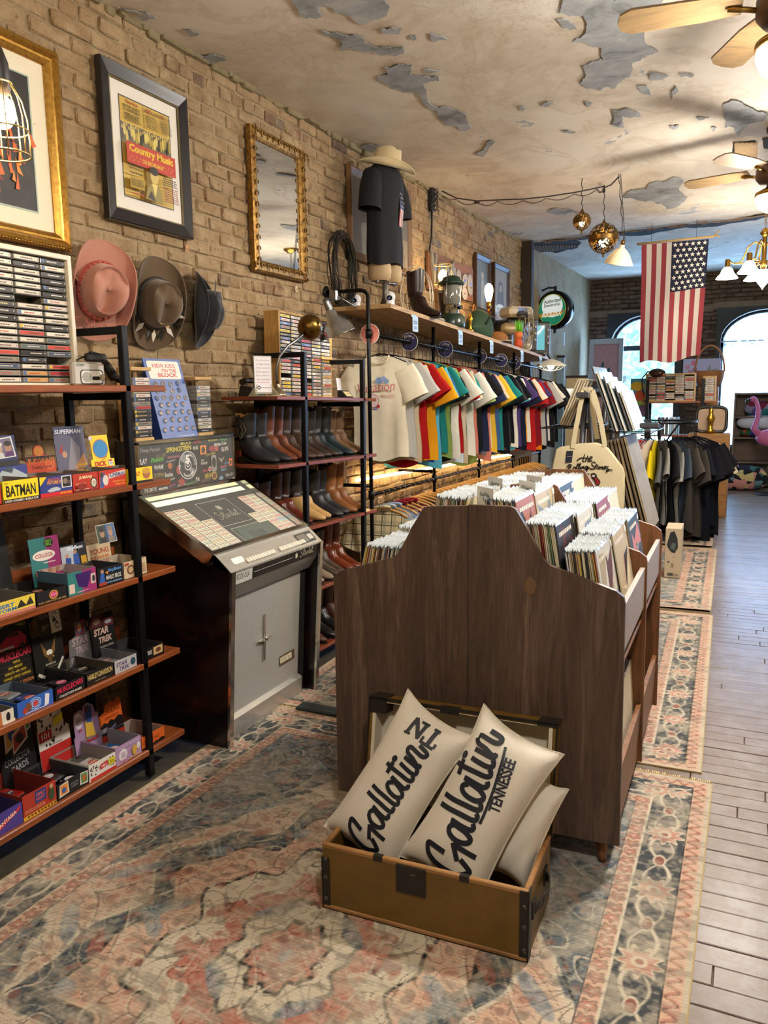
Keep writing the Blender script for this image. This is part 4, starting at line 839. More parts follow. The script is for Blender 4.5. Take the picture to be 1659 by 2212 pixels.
def Hd(a): a.text('STAR', .14, .5, .6, .17, '#c8a898', .04, .2).text('TREK', .3, .3, .55, .15, '#c8a898', .04, .2).text('ORIGINAL SERIES', .3, .18, .56, .05, '#b0a8a0').poly([(.0, .7), (.5, .7), (.62, 1.0), (.1, 1.0)], '#4a1c20').ell(.3, .85, .15, .08, '#8a6a5a').poly([(.55, .68), (.96, .66), (.98, .86), (.6, .88)], '#5a2428').ell(.76, .77, .14, .05, '#9a9aa0')
card_box('black trading card box with a portrait on the end, right end of its shelf', z, YP(298, 1444), YP(356, 1426), .048, '#100f10', d=.19, inner='#2a2a2c', art=A, header=(.135, .17, '#0e0d0d', Hd, -.05), packs=[(.45, .4, '#1c1c20', '#6a5a5a')])
z = RZ[4]
def A(a): a.rect(0, 0, 1, 1, '#4a3a8a').poly([(.1, .2), (.9, .7), (.96, .9), (.8, .78), (.06, .4)], '#c82a2a').text('FANTASIA', .14, .3, .7, .18, '#f0e0c8', .02, 0, .32)
card_box('violet trading card box with a red ribbon on the front', z, YP(-10, 1830), YP(53, 1793), .075, '#4a3a8a', d=.2, art=A, inner='#3a3460', packs=[(.4, .5, '#3a4a8a', '#7a6aa8')])
def A(a): a.rect(0, 0, 1, .16, '#d8a828'); [a.poly([(.05 + .1*i, .03), (.09 + .1*i, .08), (.05 + .1*i, .13), (.01 + .1*i, .08)], '#4a3018') for i in range(1, 10)]; a.rect(0, .16, 1, 1, '#a83424').rect(.36, .45, .7, .95, '#2c3a78').text('FAMILY', .4, .72, .26, .14, '#d86a4a').text('NIGHT', .4, .54, .26, .14, '#d86a4a').scribble(.05, .25, .6, .14, '#d8a070', 2, 2).ell(.85, .55, .09, .28, '#3a4a30').ell(.85, .85, .05, .1, '#c89a7a')
def Hd(a): a.rect(0, 0, 1, .14, '#d8a828').rect(0, .14, 1, .24, '#3a2a6a').ell(.4, .5, .3, .24, '#c8c0b8').ell(.5, .8, .2, .14, '#2a2a34').ell(.3, .6, .1, .1, '#2a2a30')
card_box('red trading card box with a yellow diamond border', z, YP(53, 1793), YP(125, 1752), .088, '#a83424', d=.22, side='#8a2a1e', inner='#7a2a20', art=A, header=(.16, .22, '#2c3a6a', Hd, -.1), packs=[(.25, .28, '#b0241c', '#3a3a44'), (.3, .75, '#b0241c', '#3a3a44'), (.7, .5, '#b0241c', '#44404a')])
def A(a): a.rect(0, 0, 1, 1, '#161618').poly([(.05, .14), (.36, .2), (.34, .96), (.08, .9)], '#d8d2c8').rect(.09, .24, .32, .86, '#d88a3a').ell(.2, .5, .07, .18, '#3a5a9a').poly([(.7, .22), (.96, .14), (.98, .9), (.74, .96)], '#d8d2c8').rect(.75, .26, .94, .86, '#4a8a4a').ell(.85, .55, .06, .2, '#b8602a').text('COLLECTOR', .4, .55, .27, .14, '#8a8a90').text('CARDS', .42, .36, .22, .14, '#8a8a90')
def Hd(a): a.text('COLLECTOR', .1, .3, .76, .09, '#9a9aa0', .015, 0, .12).text('CARDS', .26, .18, .5, .09, '#9a9aa0', .015, 0, .12).poly([(.16, .48), (.58, .6), (.66, .98), (.2, .9)], '#d0c8bc').poly([(.22, .53), (.55, .63), (.6, .92), (.25, .85)], '#c8a05a').ell(.4, .72, .1, .1, '#3a5a9a').poly([(.62, .6), (.96, .7), (1, 1), (.68, 1)], '#cfcabc').poly([(.66, .64), (.93, .72), (.96, .97), (.71, .97)], '#4a8450').ell(.8, .84, .08, .08, '#b86a3a').poly([(.36, .42), (.84, .58), (.82, .82), (.4, .7)], '#d8d0c4').poly([(.4, .47), (.8, .6), (.78, .78), (.43, .67)], '#b04a44').ell(.6, .62, .12, .07, '#3a3038')
card_box('black trading card box with two picture cards on the front', z, YP(127, 1750), YP(195, 1712), .06, '#161618', d=.21, inner='#3a3a3c', art=A, header=(.15, .27, '#18181a', Hd, -.05, [(0, 0), (1, 0), (1, 1), (.68, 1), (.66, .94), (.2, .9), (.16, .45), (0, .4)]), packs=[(.25, .3, '#1c1c20', '#c8c0c4'), (.28, .76, '#1c1c20', '#c8c0c4'), (.6, .5, '#1c1c20', '#b8b4b8')])
rs = random.Random(6)
def spots_(a, n, u0=0, u1=1, v0=0, v1=1):
 for k in range(n): a.ell(rs.uniform(u0, u1), rs.uniform(v0, v1), rs.uniform(.012, .03), rs.uniform(.03, .07), '#22201f', 10)
def A(a): a.rect(0, 0, 1, 1, '#ddd8d0').rect(.05, 0, 1, .16, '#c02a24'); spots_(a, 14, .06, .34, .25, .9); spots_(a, 8, .7, .98, .3, .9); a.poly([(.4, .42), (.68, .5), (.68, .82), (.4, .74)], '#c02a24').text('101', .45, .52, .18, .16, '#f0e6e0', .03).rect(.72, .4, .96, .8, '#e0d030').scribble(.75, .5, .18, .2, '#5a5020', 2, 2)
def Hd(a): a.rect(0, 0, 1, .3, '#c02a24').rect(0, .3, 1, .5, '#ddd8d0'); [a.ell(rs.uniform(.08, .92), rs.uniform(.34, .86), .03, .025, '#22201f', 10) for k in range(22)]; a.rect(.02, .42, .42, .56, '#c02a24').text('101', .1, .45, .24, .08, '#f0e6e0', .03).poly([(.5, .56), (.8, .6), (.84, .72), (.52, .68)], '#e0d030').scribble(.3, .32, .4, .03, '#7a6a64', 1, 1)
card_box('white trading card box with black spots and a red band', z, YP(195, 1711), YP(253, 1679), .064, '#ddd8d0', d=.2, side='#d6d0c8', inner='#8a8680', art=A, header=(.15, .27, '#ddd8d0', Hd, -.04, [(0, 0), (1, 0), (1, .5), (.86, .56), (.8, .85), (.62, .98), (.3, 1), (.08, .9), (.04, .6), (0, .55)]), packs=[(.35, .3, '#d8d4cc', '#b04a3a'), (.4, .72, '#d8d4cc', '#b04a3a')])
def A(a): a.rect(0, 0, 1, 1, '#a88ab0').ell(.28, .45, .16, .32, '#ddd6dc').scribble(.2, .3, .16, .3, '#8a6a92', 4, 1).ell(.7, .42, .1, .26, '#c8a040').ell(.86, .55, .07, .2, '#d8d0c8').ell(.28, .16, .04, .06, '#b04a5a').scribble(.1, .84, .8, .08, '#cfc0d4', 1, 2); [a.ell(.5 + .06*i, .1, .025, .05, '#c89a50') for i in range(7)]
def Hd(a): a.ell(.24, .7, .16, .17, '#ddd6dc').scribble(.14, .62, .2, .16, '#7a5a84', 4, 3).poly([(.42, .3), (.78, .26), (.72, .6), (.56, .7), (.44, .6)], '#d8b040').poly([(.5, .6), (.7, .56), (.76, .9), (.6, .96), (.5, .86)], '#3a5a9a').ell(.56, .88, .08, .06, '#6a3a28'); [a.ell(.36 + .09*i, .2 + .02*(i % 2), .05, .035, '#a83a4a') for i in range(6)]; a.ell(.24, .5, .05, .03, '#b04a4a')
card_box('lilac trading card box with an oval white emblem', z, YP(253, 1679), YP(308, 1650), .074, '#a88ab0', d=.18, side='#9a80a4', inner='#8a8890', art=A, header=(.135, .19, '#a88ab0', Hd, -.03, [(0, 0), (1, 0), (1, .7), (.9, .74), (.86, .9), (.66, 1), (.5, .96), (.44, .86), (.34, .92), (.12, .88), (.06, .7), (.06, .4), (0, .36)]), packs=[(.35, .4, '#2c6fae', '#7ab0d8'), (.5, .6, '#2c6fae', '#c8a0a8')])
def A(a): a.rect(0, 0, 1, 1, '#d86420').rect(0, 0, 1, .16, '#181210').text('LION KING', .06, .4, .7, .24, '#5a1c10', .01).poly([(.5, .16), (.6, .26), (.7, .2), (.85, .3), (1, .2), (1, .12), (.5, .12)], '#181210')
def Hd(a): a.rect(0, 0, 1, .16, '#a82a18').rect(0, .16, 1, .42, '#141012').text('LION KING', .1, .68, .8, .12, '#6a1c10', .015).text('SERIES II', .2, .55, .6, .07, '#7a2a14').poly([(.0, .42), (.16, .5), (.3, .44), (.45, .52), (.6, .46), (.8, .54), (1, .48), (1, .4), (0, .4)], '#141012').poly([(.4, .24), (.66, .3), (.66, .36), (.4, .3)], '#5a5a8a')
card_box('orange trading card box with a black silhouette skyline, right end of the lowest shelf', z, YP(309, 1650), YP(358, 1624), .056, '#d86420', d=.18, side='#c05a1c', inner='#9a8a80', art=A, header=(.125, .16, '#d86420', Hd, -.035, [(0, 0), (1, 0), (1, 1), (.8, .97), (.72, .92), (.5, .99), (.3, .92), (.22, .76), (0, .7)]), packs=[(.4, .5, '#cc5a1c', '#8a3a1c')])
JY0, JY1 = 2.672, 3.452
SILV = M('#c3c2bb', .3, .75, var=.12, scale=40); CHR = M('#d0cfca', .16, 1.0, var=.1, scale=12); SPK = None
t = NT('mottled_laminate'); v = t.coord('Object'); f = t.noise(v, 9, 6, .65, .8); t.base(t.ramp(f, [(.35, '#0d0706'), (.58, '#170b08'), (.72, '#38180c'), (.8, '#200e08')])); t.set(.22); MOT = t.m
t = NT('sparkle_grille'); v = t.coord('Object'); f = t.noise(v, 320, 2, .7); g = t.noise(v, 9, 4, .6); t.base(t.mix(g, t.ramp(f, [(.35, '#95938b'), (.65, '#cecbc2')]), '#b5b2a9')); t.bump(f, .6, .003); t.set(.38, .35); SPK = t.m
jb = thing('jukebox', 'old silver jukebox with a slanted lit song list and dark mottled sides', 'jukebox', (0, 0, .005))
XF0, XF1 = -2.03, -1.975           # front edge at the floor and under the deck
prof = [(-2.56, .0), (XF0, .0), (XF1, .80), (-2.045, .865), (-2.43, 1.085), (-2.56, 1.085)]
for y0 in (JY0, JY1 - .022):
 m = MB(); m.prism([(x, y0, z) for x, z in prof], (0, .022, 0)); sp = ob('side_panel', m, MOT, jb)
 e = MB(); e.prism([(XF0, y0 - .002, 0), (XF0 + .012, y0 - .002, 0), (XF1 + .012, y0 - .002, .80), (XF1, y0 - .002, .80)], (0, .028, 0)); ob('edge_trim', e, CHR, sp)
m = MB(); m.box((-2.56, JY0, .02), (-2.545, JY1, 1.085)); ob('back_panel', m, MOT, jb)
gx = lambda z: XF0 - .07 + (XF1 - XF0)*z/.8
yl, yr = JY0 + .024, JY1 - .024
m = MB(); m.prism([(gx(.1), yl, .1), (gx(.1) - .02, yl, .1), (gx(.66) - .02, yl, .66), (gx(.66), yl, .66)], (0, yr - yl - .055, 0)); gr = ob('grille_panel', m, SPK, jb)
m = MB(); m.prism([(gx(.1), yr - .055, .0), (gx(.1) - .03, yr - .055, .0), (gx(.66) - .03, yr - .055, .66), (gx(.66), yr - .055, .66)], (0, .05, 0)); ob('side_gap', m, M('#151210', .6), jb)
m = MB(); m.prism([(gx(.0) + .025, yl, .0), (gx(.1) + .025, yl, .085), (gx(.1) + .004, yl, .1), (gx(.1) - .02, yl, .1), (gx(0) - .02, yl, 0)], (0, yr - yl - .05, 0)); ob('kick_plate', m, SILV, jb)
m = MB(); m.prism([(XF1 - .006, yl, .738), (XF1 - .06, yl, .66), (XF1 - .075, yl, .66), (XF1 - .03, yl, .75)], (0, yr - yl, 0)); ob('apron', m, SILV, jb)
m = MB(); m.prism([(XF1 + .002, yl, .8), (XF1 - .004, yl, .738), (XF1 - .03, yl, .738), (XF1 - .03, yl, .8)], (0, yr - yl, 0)); nb_ = ob('name_band', m, M('#0c0b0b', .25), jb)
up = Vector((.006, 0, .062)).normalized(); a = Art((XF1 - .004, yl, .738), EY, up, yr - yl, .062, .0015); W = yr - yl
a.rect(0, 0, .19, 1, '#b9b8b0').text('ROCK-OLA', .03, .28, .13, .42, '#2a2826', .01, 0).line([(.21, .45), (.66, .45)], .0016, '#d8d4c8')
def script(a, u, v, w, h, col, wd):
 S = [[(.16,.86),(.10,.95),(.03,.86),(.06,.66),(.15,.5),(.16,.3),(.06,.18),(0,.3)], [(.16,.4),(.26,.5),(.32,.9),(.27,.3),(.33,.26)], [(.2,.7),(.4,.74)], [(.46,.52),(.38,.54),(.36,.3),(.44,.34),(.48,.54),(.47,.28),(.52,.34)], [(.52,.34),(.56,.6),(.62,.54),(.6,.3),(.66,.34)], [(.66,.34),(.74,.9),(.71,.98),(.69,.7),(.7,.3),(.75,.32)], [(.75,.32),(.82,.5),(.79,.58),(.76,.36),(.83,.28),(.88,.4)], [(.88,.4),(.95,.95),(.91,.3),(1,.36)], [(.86,.7),(1,.76)]]
 for s in S: a.stroke([(u + p[0]*w, v + p[1]*h) for p in s], wd, col, 5)
def sun(a, u, v, r, col):
 for k in range(12): an = k*PI/6; a.line([(u + math.cos(an)*r*.5/a.w, v + math.sin(an)*r*.5/a.h), (u + math.cos(an)*r/a.w, v + math.sin(an)*r/a.h)], r*.18, col)
 a.ell(u, v, r*.45/a.w, r*.45/a.h, col)
sun(a, .7, .5, .014, '#d8d0b8'); script(a, .745, .12, .17, .8, '#b9b29a', .0022); a.build('name_print', nb_)
a = Art((gx(.24) + .001, JY0 + .52, .20), EY, EZ, .14, .05, .001); a.rect(0, 0, 1, 1, '#5a4630').rect(.04, .25, .8, .8, '#d8ceb0').text('ROCK-OLA', .1, .36, .64, .34, '#3a3020', .01).build('name_plate', gr)
m = MB(); zc = .39; yc = JY0 + .375; x_ = gx(zc) + .006
m.prism([(gx(.28) + .003, yc - .006, .28), (gx(.28) + .003, yc + .006, .28), (gx(.51) + .003, yc + .006, .51), (gx(.51) + .003, yc - .006, .51)], (.006, 0, 0))
m.prism([(x_, yc - .055, zc), (x_, yc, zc + .012), (x_, yc + .055, zc), (x_, yc, zc - .012)], (.012, 0, 0)); m.sphere((x_ + .008, yc, zc), .011, 10, 6); ob('star_ornament', m, CHR, gr)
m = MB(); m.prism([(XF1 + .006, JY0, .8), (XF1 + .006, JY0, .792), (-2.06, JY0, .82), (-2.06, JY0, .872), (-2.045, JY0, .868)], (0, JY1 - JY0, 0)); dk = ob('deck', m, SILV, jb)
dn = Vector((.065, 0, .068)).normalized(); ds = Vector((-.07, 0, .068)).normalized()
k = 0
for j, (a0, n) in enumerate(((.15, 11), (.42, 11))):
 for i in range(n):
  c = Vector((XF1 - .012, JY0 + a0 + i*.021, .822)); X = Matrix.Translation(c) @ Matrix.Rotation(-.85, 4, 'Y')
  m = MB(); m.cbox((-.004, -.008, -.012), (.006, .008, .012), .003, X); ob('key', m, M('#e6e2d4', .35), dk)
a = Art((XF1 - .001, JY0 + .6, .803), EY, ds, .15, .08, .002); a.rect(0, .1, 1, .9, '#33332f').rrect(.05, .2, .6, .8, .008, '#8a8a84', metal=.8, rough=.3).rect(.66, .3, .94, .7, '#b8b6ac').build('coin_plate', dk)
a = Art((XF1 - .001, JY0 + .06, .803), EY, ds, .08, .08, .002); a.rrect(0, .3, 1, .7, .01, '#ece8dc').build('select_button', dk)
A0 = Vector((-2.43, JY0 - .03, 1.10)); dn_ = Vector((-2.045, JY0 - .03, .868)) - A0; LH = dn_.length; dn_.normalize(); LWD = JY1 - JY0 + .02
upv = -dn_; nrm = Vector(EY).cross(upv); org = A0 + dn_*LH
fr = MB()
def lbox(mb, s0, t0, s1, t1, n0, n1):
 P = [org + Vector(EY)*s + upv*t + nrm*n for n in (n0, n1) for s, t in ((s0, t0), (s1, t0), (s1, t1), (s0, t1))]
 mb.add(P, [(0,3,2,1),(4,5,6,7),(0,1,5,4),(1,2,6,5),(2,3,7,6),(3,0,4,7)])
lbox(fr, 0, 0, LWD, .022, -.05, .012); lbox(fr, 0, LH - .018, LWD, LH, -.05, .012); lbox(fr, 0, .022, .022, LH - .018, -.05, .012); lbox(fr, LWD - .022, .022, LWD, LH - .018, -.05, .012)
lid = ob('lid_frame', fr, CHR, jb)
bd = MB(); lbox(bd, .022, .022, LWD - .022, LH - .018, -.045, -.02); bk = ob('title_board', bd, M('#1b100c', .4), jb)
iw, ih = LWD - .044, LH - .04; io = org + Vector(EY)*.022 + upv*.022 + nrm*(-.0195)
a = Art(io, EY, upv, iw, ih, .001); a.rect(.03, .9, .97, .985, '#e9edc0', emit=.9); a.rect(0, .855, 1, .885, '#0f0a08'); a.rect(0, .80, 1, .85, '#2a1812'); a.build('light_strip', bk)
a = Art(io, EY, upv, iw, ih, .002); a.rect(.37, .36, .68, .82, '#d8d0c0').rect(.373, .366, .677, .814, '#150c09'); sun(a, .525, .68, .02, '#c8bfa8'); script(a, .42, .44, .22, .18, '#b9b09a', .0026); a.build('name_panel', bk)
a = Art(io, EY, upv, iw, ih, .002); a.rect(.40, .03, .80, .30, '#c9c2b0').rect(.404, .037, .796, .293, '#150c09').rect(.42, .05, .78, .28, '#46554a', rough=.1).rect(.5, .05, .66, .18, '#333d36', rough=.1).build('mechanism_window', bk)
rt = random.Random(9); k = 0
cols = [(.035, 12, 0), (.145, 12, 0), (.255, 8, 4), (.70, 7, 5), (.80, 12, 0), (.895, 12, 0)]
for cu, n, st in cols:
 for r in range(st, st + n):
  vt = .785 - r*.0645; c = rt.choice(['#e6e0bc', '#e8e2c6', '#dfe2c4', '#e9d8c0', '#e6c8b8', '#dfe0c8'] + (['#a8d0d8'] if r == 8 and cu > .69 else []))
  if cu == .70 and vt < .33: continue
  q = MB(); w_ = .1 if cu < .7 else .09; P = [io + Vector(EY)*(u*iw) + upv*(v_*ih) + nrm*.002 for u, v_ in ((cu, vt - .056), (cu + w_, vt - .056), (cu + w_, vt), (cu, vt))]
  q.prism([tuple(p) for p in P], tuple(nrm*.002)); ts = ob('title_strip', q, M(c, .5, emit=.28), bk)
  a = Art(P[0] + nrm*.002, EY, upv, w_*iw, .056*ih, .0004); rc = rt.choice(['#c0483a', '#b03a34', '#c86a58', '#8a7a60', '#b85a48'])
  a.rect(.02, .42, .98, .6, rc); a.scribble(.08, .66, .84, .26, '#5a5248', 1, r + int(cu*90)); a.scribble(.08, .06, .84, .26, '#5a5248', 1, r*3 + int(cu*70)); a.build('title_print', ts)
gl = MB(); lbox(gl, .02, .02, LWD - .02, LH - .016, .003, .006); ob('lid_glass', gl, glassmat('lid_glass', '#eef4ee', .07, .02), jb)
m = MB(); SX = -2.45; S0, S1, Z0, Z1 = JY0 + .01, JY1 - .06, 1.1, 1.345
m.box((-2.575, S0, Z0), (SX - .006, S1, Z1)); sb = ob('sign_box', m, M('#2a2522', .4), jb)
m = MB(); m.cbox((SX - .012, S0 - .006, Z1 - .016), (SX + .008, S1 + .006, Z1 + .004), .003); m.cbox((SX - .012, S0 - .006, Z0 - .006), (SX + .008, S1 + .006, Z0 + .016), .003); m.cbox((SX - .012, S0 - .006, Z0), (SX + .008, S0 + .008, Z1), .003); m.cbox((SX - .012, S1 - .008, Z0), (SX + .008, S1 + .006, Z1), .003); ob('sign_frame', m, CHR, sb)
SW, SH = S1 - S0 - .02, Z1 - Z0 - .034; a = Art((SX - .006, S0 + .01, Z0 + .017), EY, EZ, SW, SH, .0006); a.rect(0, 0, 1, 1, '#15130f')
for (tx, u, v, w, h, c, sh, ro) in (('Deep Purple', .02, .83, .19, .1, '#8a857a', .2, 0), ('BRUCE', .42, .93, .11, .06, '#d8c418', 0, 0), ('SPRINGSTEEN', .27, .79, .26, .11, '#d8c418', 0, .01), ('KISS', .56, .94, .08, .06, '#c03020', .2, 0), ('BON JOVI', .73, .93, .11, .06, '#c8c01c', 0, 0), ('Poison', .86, .93, .09, .06, '#4aa82c', .3, 0), ('KILLERS', .17, .69, .1, .07, '#7a6a38', 0, .1), ('PLAY', .0, .6, .08, .12, '#d8d4cc', 0, 0), ('Poison', .11, .61, .13, .1, '#5ac02c', .4, .05), ('U2', .055, .43, .045, .08, '#d8d4cc', 0, 0), ('WHAM!', .14, .45, .09, .1, '#d8d4cc', 0, 0), ('RAGE AGAINST', .28, .66, .13, .05, '#c07078', 0, 0), ('INXS', .55, .79, .055, .08, '#d8d0c4', 0, 0), ('M\u00f6tley Cr\u00fce', .79, .79, .15, .1, '#d8d4cc', .35, .05), ('ELVIS', .88, .67, .08, .1, '#d8d4cc', 0, .06), ('POLICE', .63, .42, .07, .06, '#d8d4cc', 0, 0), ('THE', .63, .5, .03, .04, '#d8d4cc', 0, 0), ('STONE TEMPLE', .69, .6, .11, .05, '#b8a82c', .2, .12), ('LED ZEPPELIN', .13, .29, .1, .08, '#a08a3c', 0, 0), ('Beatles', .24, .26, .08, .1, '#c8c4b8', 0, 0), ('Bob Seger', .19, .12, .09, .08, '#9a8a3c', .3, .2), ('Michael Jackson', .26, .15, .08, .06, '#c8c4b8', .2, .1), ('Prince', .64, .23, .1, .07, '#b83048', .4, .1), ('NIRVANA', .665, .08, .1, .12, '#c8b02c', 0, .05), ('Mot\u00f6rhead', .85, .27, .08, .06, '#c86a78', .3, .1), ('MISFITS', .86, .2, .06, .06, '#6aa0c0', 0, 0), ('AEROSMITH', .9, .36, .08, .05, '#5a90b0', 0, 0), ('blink', .91, .05, .05, .08, '#c8c4b8', 0, 0), ('A DAY TO', .965, .05, .035, .08, '#c8c4b8', 0, 0), ('depeche', .17, .01, .08, .05, '#c8c4b8', 0, 0), ('MODE', .17, -.04, .09, .05, '#d8d4cc', 0, 0), ('Slayer', .36, .0, .1, .05, '#c8c4b8', .2, .05), ('THE SMITHS', .03, -.01, .12, .09, '#c8c4b8', 0, 0), ('P!nk', .56, .06, .04, .1, '#d8d4cc', 0, 0), ('THE RANGERS', .62, -.01, .11, .08, '#7a5a48', .2, .1), ('METALLICA', .46, .0, .1, .05, '#4a9a3c', .2, .1), ('Jane\u2019s', .27, .02, .07, .06, '#b83a8a', .3, .1), ('Foreigner', .26, .56, .09, .05, '#b8b4a8', .3, .1)):
 a.text(tx, u, max(v, .0), w, h, c, .018, sh, ro)
a.rect(.62, .66, .69, .87, '#d8821c').ell(.655, .76, .022, .08, '#2a2420').rect(.79, .7, .83, .82, '#a84a3a').ell(.755, .77, .035, .07, '#8a2a24').rect(.955, .3, .995, .48, '#d8681c').poly([(.975, .46), (.99, .39), (.975, .32), (.96, .39)], '#2a2018').ell(.72, .3, .016, .06, '#c8c0b8').ell(.72, .3, .012, .04, '#b03038').ell(.77, .12, .03, .09, '#c8b030').ell(.77, .12, .024, .07, '#6a2a24').ell(.85, .03, .024, .06, '#7a98a8').ell(.29, .5, .022, .07, '#b0602c').poly([(.36, .1), (.4, .0), (.44, .1), (.4, .2)], '#a83028').rrect(.74, .22, .8, .62, .01, '#8a8680').ell(.77, .44, .022, .12, '#15130f').ell(.38, .38, .03, .1, '#a04038').poly([(.82, .56), (.86, .4), (.9, .56), (.86, .5)], '#8a8478').poly([(.36, .16), (.385, .05), (.4, .16)], '#8a4038')
rv = SW/SH
a.ell(.475, .46, .098, .098*rv, '#d8d6d0', 40).ell(.475, .46, .092, .092*rv, '#35343a', 40); a.poly([(.475, .46)] + [(.475 + .09*math.cos(t_), .46 + .09*rv*math.sin(t_)) for t_ in np.linspace(1.9, 2.7, 6)], '#8a8a88').poly([(.475, .46)] + [(.475 + .09*math.cos(t_), .46 + .09*rv*math.sin(t_)) for t_ in np.linspace(5.1, 5.8, 6)], '#8a8a88')
a.ell(.475, .46, .036, .036*rv, '#e2e0da').ell(.475, .46, .029, .029*rv, '#1c1b1e').ell(.475, .46, .016, .016*rv, '#e2e0da').ell(.475, .46, .008, .008*rv, '#1c1b1e').text('5', .452, .5, .045, .2, '#e2e0da', .05)
for w_, r0, a0, stp in (('VINTAGE', .076, 1.35, -.2), ('TENNESSEE', .076, 3.9, .2), ('TN', .076, 3.3, -.2)):
 for i, ch_ in enumerate(w_): an = a0 + stp*i; a.text(ch_, .475 + r0*math.cos(an) - .006, .46 + r0*rv*math.sin(an) - .02, .011, .05, '#e2e0da', .02, 0, an - PI/2 if stp < 0 else an + PI/2)
a.build('sticker_board', sb)
g = MB(); g.box((SX + .002, S0 + .008, Z0 + .014), (SX + .004, S1 - .008, Z1 - .014)); ob('sign_glass', g, glassmat('sign_glass', '#f4f4f0', .05, .03), sb)
CASC = ['#d8d2c6', '#cfc8bb', '#e0d9cc', '#2a2a2e', '#38383c', '#d4cbbc', '#c9c4bc', '#45454c', '#c8483c', '#3a4a66', '#b8a88a', '#5a6a70', '#8a8478', '#a8323c', '#c89a5a']
CNAME = {'#d8d2c6': 'cream', '#cfc8bb': 'off-white', '#e0d9cc': 'white', '#2a2a2e': 'black', '#38383c': 'dark grey', '#d4cbbc': 'ivory', '#c9c4bc': 'pale grey', '#45454c': 'slate', '#c8483c': 'red', '#3a4a66': 'navy', '#b8a88a': 'tan', '#5a6a70': 'blue-grey', '#8a8478': 'taupe', '#a8323c': 'crimson', '#c89a5a': 'orange-tan', '#d8c23a': 'yellow', '#3a62a8': 'blue', '#e0b8b8': 'pink', '#4a8a9a': 'teal'}
CL, CW, CT = .109, .068, .0165
CAS = {}
def cassette_data(col, k):
 key = (col, k)
 if key in CAS: return CAS[key]
 m = MB(); m.cbox((-CW, 0, 0), (0, CL, CT), .0012); case = m.mesh('case', M('#55565a', .12, coat=.3) if col in ('#2a2a2e', '#38383c', '#45454c') else M('#9a9a98', .12, coat=.3))
 a = Art((0, .003, .0022), EY, EZ, CL - .006, CT - .0044, .0003); a.rect(0, 0, 1, 1, col, rough=.3); rn = random.Random(k*7 + len(col)); dark = lin(col)[0] > .25
 tc = rn.choice(['#3a3634', '#b03a34', '#5a2a2a', '#2a3a5a']) if dark else rn.choice(['#d8d4cc', '#c8b878', '#b8b8c0'])
 w_ = rn.uniform(.3, .6); u0 = rn.uniform(.08, .9 - w_); a.scribble(u0, .2, w_, .6, tc, 1, k); a.rect(.93, .3, .96, .7, tc)
 if rn.random() < .3: a.rect(0, 0, .12, 1, rn.choice(['#c8b040', '#4a6a9a', '#a84a4a', '#d8d4cc']))
 lab = ob('spine_label', a.mb, [M(c, r, m_, emit=e) for c, r, e, m_ in a.k]); d = lab.data; bpy.data.objects.remove(lab)
 CAS[key] = (case, d); return CAS[key]
def cassette(loc, col, k, label, group, rot=None, parts=True, sc=1.0):
 case, d = cassette_data(col, k); t = thing('cassette', label, 'cassette tape', loc, rot, group); link('case', case, t); link('spine_label', d, t)
 if sc != 1: t.scale = (sc, sc, sc)
 return t
HX = -2.345; yR = on((158, 690), 'x', HX)[1]; HZ0, HZ1 = 1.593, 2.07; CP = (on((88, 540), 'x', HX)[1] - on((29, 525), 'x', HX)[1])
hold = thing('cassette_holder', 'tall pale wall holder full of cassettes under the gold frame', 'cassette holder', (0, 0, 0)); HWD = .018
WHB = M('#d8d2c2', .45, var=.06); yin = yR - HWD; NC = 4; yL = yin - NC*(CL + .008)
m = MB(); m.box((HX - .085, yL, HZ0), (HX - .078, yR, HZ1)); ob('back_board', m, M('#6a6256', .7), hold)
for a_, b_ in (((HX - .085, yR - HWD, HZ0), (HX + .012, yR, HZ1)), ((HX - .085, yL - HWD, HZ0), (HX + .012, yL, HZ1)), ((HX - .085, yL, HZ1 - HWD), (HX + .012, yR - HWD, HZ1)), ((HX - .085, yL, HZ0), (HX + .012, yR - HWD, HZ0 + .01))):
 m = MB(); m.cbox(a_, b_, .002); ob('frame_board', m, WHB, hold)
NR = 19; RP = (HZ1 - HWD - HZ0 - .012)/NR
for c in range(1, NC): m = MB(); m.box((HX - .078, yin - c*(CL + .008) - .004 + .002, HZ0 + .01), (HX - .008, yin - c*(CL + .008) + .002 - .002, HZ1 - HWD)); ob('divider', m, M('#4a463e', .7), hold)
rc = random.Random(12); colname = ['right', 'middle', 'left', 'outermost left']
for c in range(3):
 for r in range(NR):
  if (c, r) in ((1, 6), (0, 15)): continue
  zz = HZ1 - HWD - (r+1)*RP + .001; y0 = yin - (c+1)*(CL + .008) + .005
  m = MB(); m.box((HX - .078, y0 - .004, zz - .0022), (HX - .004, y0 + CL + .003, zz - .0008)); ob('ledge', m, M('#5a564c', .6), hold)
  col = rc.choice(CASC if r > 10 else CASC[:8]); 
  if (c, r) == (0, 16): col = '#c8483c'
  if (c, r) == (0, 17): col = '#a8323c'
  cassette((HX - .002, y0 + rc.uniform(-.002, .002), zz), col, rc.randrange(4), '%s cassette, %s row from the top, %s visible column of the tall left holder' % (CNAME[col], ordn(r), colname[c]), 'cassettes in the tall left holder')
